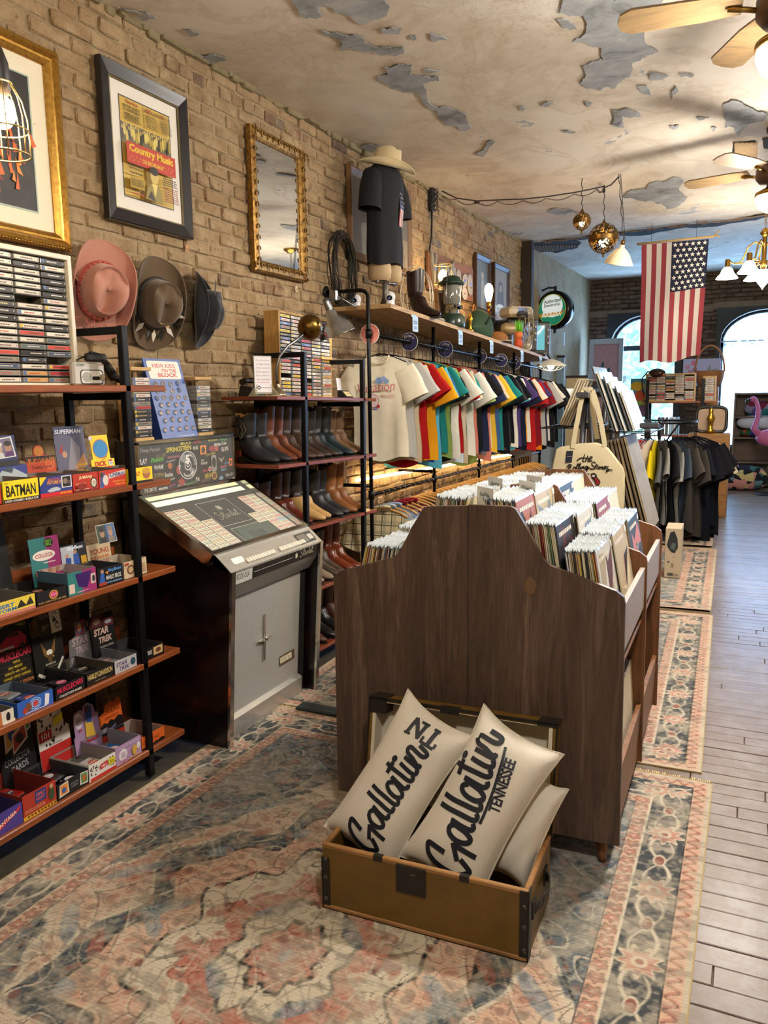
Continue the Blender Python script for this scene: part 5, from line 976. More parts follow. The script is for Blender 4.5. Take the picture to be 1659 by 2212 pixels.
def stack(x, y, z, n, label, wood, seed, gap=()):
 t = thing('cassette_tower', label, 'cassette rack', (x, y, z)); W_ = woodmat('pale_pine', '#b08a50', '#d0ac70', 1, 1, .5)
 m = MB(); m.cbox((-CW - .01, -.004, 0), (.004, CL + .006, .016), .002); ob('base', m, W_, t)
 h_ = n*.0185 + .05; m = MB(); m.cbox((-CW - .02, -.004, 0), (-CW - .008, .02, h_), .002); ob('upright', m, W_, t); m = MB(); m.cbox((-CW - .02, CL - .02, 0), (-CW - .008, CL + .006, h_), .002); ob('upright', m, W_, t)
 m = MB(); m.cbox((-CW - .01, -.01, h_ - .016), (.004, CL + .012, h_), .002); ob('top', m, W_, t); rn = random.Random(seed)
 for i in range(n):
  col = rn.choice(CASC); cassette((x, y + rn.uniform(-.002, .002), z + .0165 + i*.0178), col, rn.randrange(4), '%s cassette, %s from the bottom of the %s' % (CNAME[col], ordn(i), wood), 'cassettes on the jukebox')
yA = on((296, 940), 'x', -2.47)[1] - .01; stack(-2.468, yA, Z1 + .005, 15, 'pine cassette tower on the jukebox behind the steel post', 'left tower on the jukebox', 4)
yB = on((429, 944), 'x', -2.49)[1] + .002; stack(-2.49, yB, Z1 + .005, 13, 'pine cassette tower on the jukebox right of the badge board', 'right tower on the jukebox', 8)
b0 = Vector(on((352, 947), 'x', -2.462)); b1 = Vector(on((429, 944), 'x', -2.462)); b0.z = b1.z = Z1 + .006
bt = Vector(on((302, 773), 'x', -2.556)); bh = math.hypot(bt.z - b0.z, .094); bw = b1.y - b0.y; upv = (Vector((-2.556, b0.y, bt.z)) - Vector((-2.462, b0.y, b0.z))).normalized()
t = thing('badge_board', 'blue leaning display board pinned with rows of round badges', 'display board', b0)
m = MB(); nn = Vector(EY).cross(upv); P = [Vector((0, 0, 0)), Vector(EY)*bw, Vector(EY)*bw + upv*bh, upv*bh]; m.prism([tuple(p) for p in P], tuple(-nn*.004)); bd = ob('card', m, M('#39579c', .4, var=.15, scale=12), t)
m = MB(); m.prism([(-.004, .0, 0), tuple(upv*bh - nn*.004), (-.1, 0, 0)], (0, .003, 0)); ob('side_flap', m, M('#1c3f86', .4), bd)
a = Art((0, 0, 0), EY, upv, bw, bh, .0006); a.rrect(.07, .745, .93, .97, .012, '#e9e0d4').build('title_panel', bd); a = Art((0, 0, 0), EY, upv, bw, bh, .0012); a.text('NEW KIDS', .2, .885, .62, .05, '#c86a6e', .02).text('ON THE', .42, .825, .4, .048, '#c85a60', .02).text('BLOCK', .3, .77, .52, .048, '#c8484e', .03).scribble(.4, .02, .5, .012, '#d8dcea', 1, 3).build('lettering', bd)
rows = [(4, .68), (4, .595), (5, .505), (4, .415), (5, .32), (4, .225), (5, .11)]; rb_ = random.Random(2); k = 0
for n, v in rows:
 for i in range(n):
  u = (i + .5 + (.35 if n == 4 else 0))/5 + .0; rr = .0125; c = Vector(EY)*(u*bw) + upv*((v + .01*(i % 2))*bh); q = MB()
  X = Matrix.Translation(c) @ nn.to_track_quat('Z', 'Y').to_matrix().to_4x4(); q.lathe([(rr, 0), (rr, .002), (rr*.85, .0045), (rr*.4, .006), (.0001, .0063)], 16, X)
  bc = '#7f9ab8' if v < .42 else rb_.choice(['#a8a8ac', '#5f7fae', '#c8c4c0']); bo = ob('badge', q, M(bc, .12, coat=.5), bd)
  a = Art(c + nn*.0065, EY, upv, rr*2, rr*2, .0002)
  if v < .42: a.ell(.02, -.0, .26, .32, rb_.choice(['#c08a66', '#b07a58', '#c89674'])); a.ell(.0, .28, .28, .16, '#2a1c16')
  else: a.ell(-.1, .1, .2, .24, '#3a3438').ell(.18, -.1, .18, .22, '#5a4a48').ell(.1, .25, .12, .1, '#8a4a40')
  a.build('badge_print', bo)
GOLD = None
t = NT('gilt'); v = t.coord('Object'); f = t.noise(v, 60, 4, .6); f2 = t.noise(v, 7, 3); t.base(t.mix(f2, t.ramp(f, [(.3, '#8a6526'), (.6, '#d0a552')]), '#b88a3c')); t.bump(f, .35, .003); t.set(.3, .85); GOLD = t.m
t = NT('old_gilt'); v = t.coord('Object'); f = t.noise(v, 45, 4, .6); t.base(t.ramp(f, [(.3, '#5a4018'), (.55, '#977238'), (.75, '#b8924e')])); t.bump(f, .6, .004); t.set(.4, .7); OGOLD = t.m
def frame_ring(mb, y0, z0, y1, z1, prof, x):
 n = len(prof); loops = []
 for ins, h in prof: loops.append([(x + h, y0 + ins, z0 + ins), (x + h, y1 - ins, z0 + ins), (x + h, y1 - ins, z1 - ins), (x + h, y0 + ins, z1 - ins)])
 vs = [p for l in loops for p in l]; fs = []
 for i in range(n-1):
  for j in range(4): k = (j+1) % 4; fs.append((i*4+j, i*4+k, (i+1)*4+k, (i+1)*4+j))
 mb.add(vs, fs)
def wall_rect(tl, tr, bl, br, x):
 y0 = (on(tl, 'x', x)[1] + on(bl, 'x', x)[1])/2; y1 = (on(tr, 'x', x)[1] + on(br, 'x', x)[1])/2; z1 = (on(tl, 'x', x)[2] + on(tr, 'x', x)[2])/2; z0 = (on(bl, 'x', x)[2] + on(br, 'x', x)[2])/2
 return y0, z0, y1, z1
FX = XW + .012; xf = FX + .03
y0, z0, y1, z1 = wall_rect((217, 111), (403, 216), (234, 466), (419, 522), xf); w, h = y1 - y0, z1 - z0
t = thing('framed_poster', 'yellow concert poster with red band in a wide black frame', 'framed picture', (FX, y0, z0))
m = MB(); frame_ring(m, 0, 0, w, h, [(0, 0), (0, .03), (.004, .034), (.02, .03), (.055, .022), (.06, .016), (.064, .014), (.064, 0)], 0); ob('frame', m, M('#17151a', .3, coat=.3), t)
m = MB(); frame_ring(m, .057, .057, w-.057, h-.057, [(0, .0215), (.003, .0225), (.006, .017)], 0); ob('gilt_lip', m, M('#8a7a50', .4, .6), t)
m = MB(); m.box((.002, .06, .06), (.012, w - .06, h - .06)); ob('mat_board', m, M('#e2ddd2', .8), t)
a = Art((.0125, .06, .06), EY, EZ, w - .12, h - .12, .0008); U0, V0, U1, V1 = .135, .115, .86, .885
def R(u0, v0, u1, v1, c): a.rect(U0 + u0*(U1-U0), V0 + v0*(V1-V0), U0 + u1*(U1-U0), V0 + v1*(V1-V0), c)
def T(tx, u, v, w_, h_, c, b=.015, **k): a.text(tx, U0 + u*(U1-U0), V0 + v*(V1-V0), w_*(U1-U0), h_*(V1-V0), c, b, **k)
def Sg(u, v, w_, h_, c, rows, sd): a.scribble(U0 + u*(U1-U0), V0 + v*(V1-V0), w_*(U1-U0), h_*(V1-V0), c, rows, sd)
a.rect(U0 - .012, V0 - .01, U1 + .012, V1 + .01, '#16140f'); R(0, 0, 1, 1, '#c9a51c'); R(0, .545, 1, .75, '#5f5220')
rr = random.Random(3)
for k in range(22): u = .02 + k*.045; a.ell(U0 + u*(U1-U0), V0 + (.64 + rr.uniform(-.03, .05))*(V1-V0), .018, .05, rr.choice(['#c9b45a', '#a8933a', '#3a3214', '#d8c46a', '#2a2410'])); a.ell(U0 + u*(U1-U0), V0 + (.71 + rr.uniform(-.02, .03))*(V1-V0), .012, .014, '#c0a860')
T('The First', .1, .945, .24, .035, '#a8281c', .02, shear=.2); T('FEATURE LENGTH', .04, .9, .34, .03, '#2a2410'); T('ALL COUNTRY MUSIC', .04, .865, .34, .03, '#2a2410'); Sg(.06, .77, .3, .085, '#5a4c18', 5, 1); R(.415, .745, .42, .98, '#2a2410')
T('THE BIG PICTURE LOADED WITH OVER 20 HIT SONGS', .44, .93, .54, .035, '#2a2410', .005); T('BIG', .5, .93, .08, .045, '#a8281c'); T('20', .8, .93, .05, .045, '#a8281c'); Sg(.46, .77, .22, .14, '#5a4c18', 8, 2); Sg(.74, .77, .22, .14, '#5a4c18', 8, 3)
R(0, .33, 1, .545, '#b83a24'); T('Country Music', .05, .43, .9, .1, '#d8b428', .045); T('ON BROADWAY', .3, .365, .44, .045, '#d8b428', .02)
for k in range(12): a.star(U0 + (.04 + (k % 6)*.045 + (.66 if k > 5 else 0))*(U1-U0), V0 + (.37 + .03*(k % 2))*(V1-V0), .004, '#d8b428')
T('COUNTRY MUSIC', .0, .3, .32, .022, '#2a2410'); T('SPECTACULAR', .02, .27, .28, .022, '#2a2410'); Sg(.03, .22, .26, .03, '#2a2410', 1, 7); R(.02, .08, .3, .19, '#a88a1c'); Sg(.04, .1, .24, .08, '#5a4c18', 4, 4); T('HANK WILLIAMS', .03, .045, .25, .02, '#2a2410'); Sg(.03, .01, .26, .025, '#a8281c', 1, 8)
a.poly([(U0 + u*(U1-U0), V0 + v*(V1-V0)) for u, v in ((.3, 0), (.34, .12), (.42, .17), (.45, .2), (.55, .2), (.6, .15), (.64, .04), (.64, 0))], '#8a7a3c').poly([(U0 + u*(U1-U0), V0 + v*(V1-V0)) for u, v in ((.44, .18), (.5, .04), (.56, .18))], '#d8c46a').ell(U0 + .5*(U1-U0), V0 + .26*(V1-V0), .062, .06, '#c9b060').ell(U0 + .5*(U1-U0), V0 + .315*(V1-V0), .065, .034, '#1c180c').poly([(U0 + u*(U1-U0), V0 + v*(V1-V0)) for u, v in ((.34, .02), (.42, .1), (.5, .0))], '#2a2410')
Sg(.67, .2, .3, .09, '#2a2410', 4, 5); Sg(.67, .02, .3, .17, '#7a2a18', 8, 6)
a.build('poster', t)
g = MB(); g.box((.0142, .058, .058), (.0152, w - .058, h - .058)); ob('glazing', g, glassmat('frame_glass', '#ffffff', .04, .04), t)
xf = FX + .045; z1 = 2.98; y1 = on((137, 115), 'x', xf)[1]; y1b = on((151, 540), 'x', xf)[1]; y1 = (y1 + y1b)/2; z1 = on((137, 118), 'x', xf)[2]; z0 = on((152, 541), 'x', xf)[2]; w = .86; h = z1 - z0; y0 = y1 - w
t = thing('framed_print', 'dark painting of an orange fire in a wide gold frame at the left edge', 'framed picture', (FX, y0, z0))
m = MB(); frame_ring(m, 0, 0, w, h, [(0, 0), (0, .02), (.008, .045), (.022, .05), (.034, .035), (.042, .034), (.056, .024), (.062, .018), (.062, 0)], 0); ob('frame', m, GOLD, t)
m = MB()
for s in range(2):
 n = 60
 for k in range(n):
  u = k/n
  for (yy, zz) in ((u*w, .006 if s == 0 else h - .006), (.006 if s == 0 else w - .006, u*h)): m.sphere((.033, yy, zz), .007, 6, 4)
ob('beading', m, GOLD, t)['kind'] = 'stuff'
m = MB(); m.box((.002, .06, .06), (.012, w - .06, h - .06)); ob('mat_board', m, M('#e6e0c8', .8), t)
m = MB(); frame_ring(m, .134, .124, w - .134, h - .124, [(0, .012), (.0, .0145), (.006, .0145), (.006, .0125)], 0); ob('mat_bevel', m, M('#a8b8b0', .7), t)
ft = NT('fire_painting'); v = ft.coord('Object', (1, 1, 1)); n1 = ft.noise(v, 5, 6, .6, 1.2); sp = ft.n('ShaderNodeSeparateXYZ'); ft.l(v, sp.inputs[0])
c1 = ft.ramp(n1, [(.4, '#17150f'), (.6, '#2a2620'), (.8, '#3a3630')]); ft.base(c1); ft.set(.5)
a = Art((.0125, .14, .13), EY, EZ, w - .28, h - .26, .0006); m = MB(); m.box((.012, .14, .13), (.0128, w - .14, h - .13)); ob('painting_ground', m, ft.m, t)
rr = random.Random(15)
for k in range(60):
 u = .68 + rr.gauss(0, .15); v = .36 + rr.gauss(0, .14); a.poly([(u, v), (u + rr.uniform(.01, .05), v + rr.uniform(-.02, .03)), (u + rr.uniform(-.02, .03), v + rr.uniform(.05, .17))], rr.choice(['#b8481c', '#d8641c', '#8a2e14', '#c85a1c', '#e08a2c', '#6a2210']))
for k in range(18): u = .72 + rr.gauss(0, .15); v = .5 + rr.gauss(0, .12); a.ell(u, v, .006, .005, '#d86a24', 6)
a.build('flames', t)
xf = FX + .03; y0, z0, y1, z1 = wall_rect((542, 266), (660, 330), (549, 580), (663, 612), xf); w, h = y1 - y0, z1 - z0
t = thing('wall_mirror', 'tall mirror in a carved old gold frame on the brick wall', 'mirror', (FX, y0, z0))
m = MB(); frame_ring(m, 0, 0, w, h, [(0, 0), (0, .03), (.008, .036), (.03, .04), (.05, .03), (.062, .022), (.066, .012), (.066, 0)], 0); ob('frame', m, OGOLD, t)
m = MB(); rr = random.Random(1)
for k in range(46):
 u = k/46*2*(w + h); 
 if u < w: p = (u, .03)
 elif u < w + h: p = (w - .03, u - w)
 elif u < 2*w + h: p = (2*w + h - u, h - .03)
 else: p = (.03, 2*(w+h) - u)
 m.tube([(.038 + .006*math.sin(q*.8), p[0] + .019*math.cos(q)*(1 - q/9), p[1] + .019*math.sin(q)*(1 - q/9)) for q in np.linspace(0, 6.5, 9)], .004, 5)
ob('carving', m, OGOLD, t)['kind'] = 'stuff'
m = MB(); m.box((.004, .06, .06), (.014, w - .06, h - .06)); ob('mirror_glass', m, M('#dfe3e4', .02, 1.0), t)
for i, (p, c) in enumerate((((404, 536), '#c08a5c'), ((640, 624), '#cbb491'), ((1219, 733), '#c9d6dc'))):
 q = on(p, 'x', XW + .012); s_ = (.026, .036) if i < 2 else (.06, .2)
 o = MB(); o.prism([(0, -s_[0]/2, -s_[1]/2), (0, s_[0]/2, -s_[1]/2), (0, s_[0]/2, s_[1]*.3), (0, s_[0]*.2, s_[1]/2), (0, -s_[0]*.2, s_[1]/2), (0, -s_[0]/2, s_[1]*.3)] if i < 2 else [(0, -s_[0]/2, -s_[1]/2), (0, s_[0]/2, -s_[1]/2), (0, s_[0]/2, s_[1]/2), (0, -s_[0]/2, s_[1]/2)], (.0015, 0, 0))
 t = thing('price_tag' if i < 2 else 'paper_notice', ['small tan price tag on the bricks below the black frame', 'small cream price tag on the bricks below the gold mirror', 'plain pale paper notice on the wall below the round sign'][i], 'tag' if i < 2 else 'notice', q); o_ = ob('card', o, M(c, .7), t)
 if i < 2: a = Art((.0016, -.009, -.012), EY, EZ, .018, .018); a.text('$65' if i == 0 else '$75', .0, .2, 1, .5, '#4a3424', .01, 0, -.3 if i == 0 else 0).build('writing', o_)
def hat(label, center, face, brim_a, brim_b, curl, crown, mat_, mat2, dent=1.0, extra=None, roll=0.0):
 t = thing('cowboy_hat', label, 'hat', center)
 R_ = face.to_track_quat('Z', 'Y').to_matrix().to_4x4() @ Matrix.Rotation(roll, 4, 'Z'); t.rotation_euler = R_.to_euler()
 ca, cb, chh = crown; b = MB(); n, mrad = 48, 8
 def br(u, v):
  an = 2*PI*u; r = v; x = (ca + (brim_a - ca)*r)*math.cos(an); y = (cb + (brim_b - cb)*r)*math.sin(an); z = curl*(abs(math.sin(an))**1.6)*r**2.2 - .012*r*(math.cos(an)**2)
  y *= 1 - .25*(abs(math.sin(an))**2)*r**2*min(1, curl/.06); return (x, y, z)
 b.grid(br, n, mrad); off = len(b.v); b.grid(lambda u, v: tuple(Vector(br(1-u, v)) - Vector((0, 0, .004))), n, mrad)
 b.tube([tuple(Vector(br(k/n, 1)) - Vector((0, 0, .002))) for k in range(n)], .0035, 6, closed=True); ob('brim', b, mat_, t)
 c = MB()
 def cr(u, v):
  an = 2*PI*u; cx_, sy_ = math.cos(an), math.sin(an)
  if v < .6: q = v/.6; s = 1 - .14*q**1.5; z = chh*q*(1 + .08*cx_*q); return (ca*s*cx_*(1 - .04*q), cb*s*sy_, z)
  q = (v-.6)/.4; s = (1 - .14)*(1 - q); z = chh*(1 + .08*cx_) + .014*math.sin(min(q*3, 1)*PI/2)*(1 if q < .5 else 1)
  x, y = ca*s*cx_*.96, cb*s*sy_
  groove = math.exp(-(y/(cb*.32))**2)*.035*dent; pinch = sum(math.exp(-(((x - ca*.52)/(ca*.34))**2 + ((y - sg*cb*.5)/(cb*.3))**2)) for sg in (-1, 1))*.03*dent
  return (x, y, z - groove*(1 - .3*x/ca) - pinch)
 c.grid(cr, n, 18); ob('crown', c, mat_, t)
 bd = MB(); bd.tube([(ca*1.01*math.cos(a_), cb*1.01*math.sin(a_), .014) for a_ in np.linspace(0, 2*PI, 40)[:-1]], .009, 6, closed=True); ob('hat_band', bd, mat2, t)
 if extra: extra(t)
 return t
def felt(c, c2): 
 t = NT('felt_' + c); v = t.coord('Object'); f = t.noise(v, 14, 5, .6); g = t.noise(v, 200, 2); t.base(t.mix(f, c, c2)); t.bump(g, .25, .002); t.set(.85); t.b.inputs['Sheen Weight'].default_value = .3; return t.m
hp = Vector(on((236, 628), 'x', XW + .11))
def ex(t):
 m = MB()
 for k in range(4): m.tube([(-.115, -.03 + .02*k, .02), (-.15 - .01*k, -.05 + .03*k, .04), (-.14, -.02 + .04*k, .06), (-.115, .0 + .01*k, .024)], .0018, 5)
 ob('braid_bow', m, M('#b0605a', .7), t)
 m = MB(); 
 for k in range(52): a_ = 2*PI*k/52; m.sphere((.116*math.cos(a_), .092*math.sin(a_), .02 + .007*(k % 2)), .0065, 6, 4)
 ob('braid', m, M('#c25f55', .7), t)
def swing(t, body, col, p, R, ink, w=.025, h=.07):
 m = MB(); X = Matrix.Translation(p) @ R; m.box((-w/2, -h, 0), (w/2, 0, .0008), X); g = ob('swing_tag', m, M(col, .7), t); a = Art(X @ Vector((w*.25, -h*.9, .0009)), (X.to_3x3() @ Vector((0, 1, 0))), (X.to_3x3() @ Vector((-1, 0, 0))), h*.75, w*.5); a.text(body, 0, 0, 1, .8, ink, .02).build('tag_print', g)
h1_ = hat('dusty pink felt cowboy hat with a braided red band', hp + Vector((-.035, -.02, 0)), Vector((1.0, -.42, -.1)), .208, .178, .06, (.115, .092, .118), felt('#b98473', '#a87262'), M('#a8524a', .8), 1.2, ex, roll=1.35)
swing(h1_, 'VINTAGE', '#d0bb98', Vector((.01, .125, .06)), Matrix.Rotation(1.1, 4, 'Z') @ Matrix.Rotation(1.2, 4, 'X'), '#4a3a2a')
hp = Vector(on((352, 655), 'x', XW + .11))
def ex2(t):
 m = MB(); rr = random.Random(4)
 for s in range(9):
  an = 2.2 + s*.32; p = Vector((.118*math.cos(an), .095*math.sin(an), .02)); d = Vector((math.cos(an)*.4, math.sin(an)*.4, .25 + rr.uniform(-.4, .4))).normalized()*.06; wv = Vector((-math.sin(an), math.cos(an), 0))*.012
  m.m(s % 2); m.prism([tuple(p), tuple(p + d*.4 + wv), tuple(p + d), tuple(p + d*.4 - wv)], (0.001, .001, .001))
 ob('feather', m, [M('#15131a', .6), M('#cfc8ba', .7)], t)
h2_ = hat('brown felt cowboy hat with a feather band and paper tag', hp + Vector((-.04, -.01, 0)), Vector((1.0, -.3, -.12)), .208, .172, .06, (.112, .09, .115), felt('#4d3d2a', '#5f4d36'), M('#2a2420', .7), 1.0, ex2, roll=1.45)
swing(h2_, 'VINTAGE', '#b89a68', Vector((-.1, -.02, .075)), Matrix.Rotation(1.6, 4, 'Z') @ Matrix.Rotation(.5, 4, 'X'), '#2a2018', .045, .085)
hp = Vector(on((450, 668), 'x', XW + .11))
def ex3(t):
 m = MB()
 for k in range(3): m.lathe([(.003, 0), (.003, .003), (.001, .003)], 8, Matrix.Translation((-.02 + .02*k, -.094, .045)) @ Matrix.Rotation(PI/2, 4, 'X'))
 ob('eyelet', m, CHROME, t)
h3_ = hat('black felt cowboy hat, farthest right of the three hats', hp + Vector((-.06, .0, .0)), Vector((1.0, .5, -.05)), .185, .15, .075, (.108, .085, .11), felt('#0c0d14', '#141521'), M('#0a0a10', .6), .6, ex3, roll=1.5)
swing(h3_, 'VINTAGE', '#3a3024', Vector((.06, .1, .1)), Matrix.Rotation(1.4, 4, 'Z'), '#8a7a5a', .035, .07)
y0 = on((171, 800), 'x', -2.27)[1]; rz = RZ[0] + .0255
t = thing('pocket_radio', 'small silver and white cassette radio with a round speaker', 'radio', (-2.3, y0, rz), (0, 0, -.12)); rw, rh = .145, .088
m = MB(); m.cbox((-.03, 0, 0), (0, rw, rh), .008); ob('body', m, M('#c9c9c6', .3, .3), t)
a = Art((0, 0, 0), EY, EZ, rw, rh, .0008); a.text('COBY', .1, .82, .26, .1, '#3a3a3a', .02).rrect(.2, .06, .92, .68, .014, '#1a1a1c').rrect(.23, .1, .89, .64, .012, '#cfcfcb').ell(.4, .36, .15, .22, '#a3a8a0').rrect(.56, .24, .8, .4, .006, '#141416').text('AM/FM', .8, .86, .12, .06, '#a83a34', .02); a.build('face_print', t)
for k in range(24): pass
m = MB()
for i in range(6):
 for j in range(6):
  if (i-2.5)**2 + (j-2.5)**2 < 8: m.sphere((.0015, rw*(.4 + (i-2.5)*.045), rh*(.36 + (j-2.5)*.068)), .0013, 5, 3)
ob('speaker_grille', m, M('#77786f', .5), t)
m = MB(); m.cyl((.0, rw*.84, rh*.36), (.012, rw*.84, rh*.36), .011, 16); ob('dial', m, CHROME, t)
t = thing('leather_strap', 'black strap with a buckle looped over the small radio', 'strap', (-2.29, y0 + .06, rz))
m = MB()
def ribbon(mb, pts, wd, th, side=Vector((1, 0, 0))):
 n = len(pts); P = [Vector(p) for p in pts]
 for i in range(n-1):
  a_, b_ = P[i], P[i+1]; s = side*wd/2; d = (b_ - a_).cross(side).normalized()*th; mb.add([a_ - s, a_ + s, b_ + s, b_ - s, a_ - s + d, a_ + s + d, b_ + s + d, b_ - s + d], [(0,1,2,3),(7,6,5,4),(0,4,5,1),(2,6,7,3),(1,5,6,2),(0,3,7,4)], True)
ribbon(m, [(-.03, -.01, .1), (-.02, .03, .125), (0, .06, .115), (.02, .085, .08), (.03, .105, .045), (.04, .12, .02), (.05, .14, .012)], .025, .002, Vector((.8, .3, .5)).normalized())
ribbon(m, [(-.03, -.01, .1), (-.04, .05, .12), (-.035, .1, .105), (-.03, .13, .06), (-.02, .15, .02)], .022, .002, Vector((1, 0, .1)).normalized()); ob('strap', m, M('#121113', .5), t)
m = MB(); m.cbox((-.02, .0, .09), (.01, .1, .122), .008); ob('pouch', m, M('#0e0e10', .6), t)
m = MB(); m.tube([(.03, .11, .03), (.055, .12, .03), (.06, .14, .012), (.035, .135, .012)], .003, 6, closed=True); ob('buckle', m, STEEL, t)
BY0 = 3.40; TIL = -.024
br = thing('boot_rack', 'black steel rack with reddish wood shelves of cowboy boots', 'shelving unit', (0, BY0, 0), (TIL, 0, 0))
BZ = [1.522, 1.168, .806, .443, .085]; BSH = woodmat('boot_shelf_wood', '#5d2412', '#8a3f20', 1, 1, .4, .2)
for yy in (.275, .985):
 for xx in (-2.225, -2.53): m = MB(); m.cbox((xx, yy, .03 if yy > .5 else .015), (xx + .028, yy + .028, 1.78), .003); ob('post', m, IRON, br)
 for zz in (1.752, 1.49): m = MB(); m.cbox((-2.502, yy + .002, zz), (-2.225, yy + .026, zz + .028), .002); ob('cross_bar', m, IRON, br)
for i, z in enumerate(BZ):
 y0 = 0 if i < 2 else .062; m = MB(); m.cbox((-2.545, y0, z), (-2.197, 1.17, z + .019), .002); s_ = ob('shelf', m, BSH, br)
 if i: m = MB(); m.cbox((-2.545, y0, z + .019), (-2.53, 1.17, z + .085), .002); ob('back_lip', m, BSH, s_)
BOOTS = {}
def boot_meshes(Hs, slim):
 key = (Hs, slim)
 if key in BOOTS: return BOOTS[key]
 RG = [((-.012, Hs), .062, .056, 0), ((-.014, Hs*.8), .06, .053, 0), ((-.014, Hs*.6), .056, .048, 0), ((-.012, Hs*.47), .05, .044, .08), ((-.004, .125), .053, .041, .35), ((.008, .098), .07, .04, .6), ((.03, .075), .07, .039, .9), ((.065, .056), .048, .042, 1.25), ((.11, .042), .036, .045, 1.45), ((.15, .033), .027, .04, 1.55), ((.185, .027), .02, .03*slim, 1.57), ((.21, .023), .012, .017*slim, 1.57), ((.219, .022), .003, .004, 1.57)]
 n = 16
 def ring(r, k):
  (cx_, cz_), a, b, th = r; out = []
  for j in range(n):
   p = 2*PI*j/n; q = a*math.cos(p); y = b*math.sin(p); x = cx_ + q*math.cos(th); z = cz_ + q*math.sin(th)
   if k < 2: z += (.028*abs(math.cos(p))**1.5 - .02)*(1 if k == 0 else .3)
   z += .026*max(0, min(1, (.07 - x)/.09))*(1 if z < .12 else max(0, 1 - (z-.12)/.05)) if k > 3 else 0
   out.append((x, y, max(z, .006)))
  return out
 def loft(ks, close=None):
  m = MB(); vs = []
  for k in ks: vs += ring(RG[k], k)
  fs = [(i*n+j, i*n+(j+1) % n, (i+1)*n+(j+1) % n, (i+1)*n+j) for i in range(len(ks)-1) for j in range(n)]
  m.add(vs, [f[::-1] for f in fs], True); return m
 sh = loft([0, 1, 2, 3, 4]); 
 top = ring(RG[0], 0); inn = [(x*.92 - .001, y*.92, z - .002) for x, y, z in top]; low = [(x*.85, y*.85, Hs*.7) for x, y, z in top]
 li = MB(); li.add(top + inn + low, [(i*n+j, (i+1)*n+j, (i+1)*n+(j+1) % n, i*n+(j+1) % n)[::-1] for i in range(2) for j in range(n)] + [tuple(2*n + j for j in range(n))], True)
 va = loft([4, 5, 6, 7, 8, 9, 10, 11, 12])
 out = [(-.062, -.024), (-.05, -.034), (0, -.03), (.04, -.028), (.09, -.044), (.14, -.042), (.185, -.03*slim), (.218, -.012*slim), (.223, 0)]; out = out + [(x, -y) for x, y in out[-2::-1]]
 so = MB(); P = [(x, y, .006 + .03*max(0, min(1, (.06 - x)/.09)) - .0055) for x, y in out]; 
 so.add(P + [(x, y, z + .006) for x, y, z in P], [tuple(range(len(P)))[::-1], tuple(range(len(P), 2*len(P)))] + [(i, (i+1) % len(P), len(P) + (i+1) % len(P), len(P) + i) for i in range(len(P))])
 he = MB(); he.prism([(-.062, -.022, .03), (-.05, -.033, .03), (-.005, -.03, .03), (-.005, .03, .03), (-.05, .033, .03), (-.062, .022, .03)], (0, 0, -.001)); he = MB(); b_ = [(-.06, -.022), (-.048, -.032), (-.002, -.029), (-.002, .029), (-.048, .032), (-.06, .022)]
 he.add([(x, y, .032) for x, y in b_] + [(x*.88 - .002, y*.88, 0) for x, y in b_], [tuple(range(6)), tuple(range(6, 12))[::-1]] + [(i, 6+i, 6+(i+1) % 6, (i+1) % 6) for i in range(6)])
 st = MB()
 for sg in (-1, 1):
  for q in range(3):
   pts = []
   for k in range(9):
    u = k/8; z = Hs*(.5 + .42*u); an = sg*(PI/2) + (.25 + .18*q)*math.sin(u*PI)*(1 if q != 1 else -1) + .1*math.sin(u*18); pts.append((-.013 + .0595*math.cos(an)*(.86 + .15*u), .0545*math.sin(an)*(.86 + .15*u), z))
   st.tube(pts, .0011, 4)
 pu = MB()
 for sg in (-1, 1): pu.prism([(-.02, sg*.056, Hs - .045), (-.02, sg*.058, Hs - .005), (.0, sg*.058, Hs - .005), (.0, sg*.056, Hs - .045)], (0, sg*.003, 0))
 d = {}
 for nm, mb in (('shaft', sh), ('lining', li), ('vamp', va), ('sole', so), ('heel', he), ('stitching', st), ('pull_strap', pu)): d[nm] = mb.mesh(nm, M('#2a2018'))
 BOOTS[key] = d; return d
def leather(c, rough=.42, var=.3): return M(c, rough, var=var, scale=26, bump=.25)
def setm(o, m): o.material_slots[0].link = 'OBJECT'; o.material_slots[0].material = m
def boot(loc, rz, shaft, vamp, label, Hs=.3, slim=1.0, stitch=None, rough=.42, group='cowboy boots on the boot rack', lining='#1a1512', rx=0, sc=1.0):
 d = boot_meshes(Hs, slim); t = thing('cowboy_boot', label, 'boot', loc, (rx, 0, rz), group); t.scale = (sc, sc, sc)
 for nm, mt in (('shaft', leather(shaft, rough)), ('lining', M(lining, .8)), ('vamp', leather(vamp, rough)), ('sole', M('#1c1510', .6)), ('heel', M('#241812', .5)), ('stitching', M(stitch or shaft, .6)), ('pull_strap', leather(shaft, .5))):
  if nm == 'stitching' and not stitch: continue
  setm(link(nm, d[nm], t), mt)
 return t
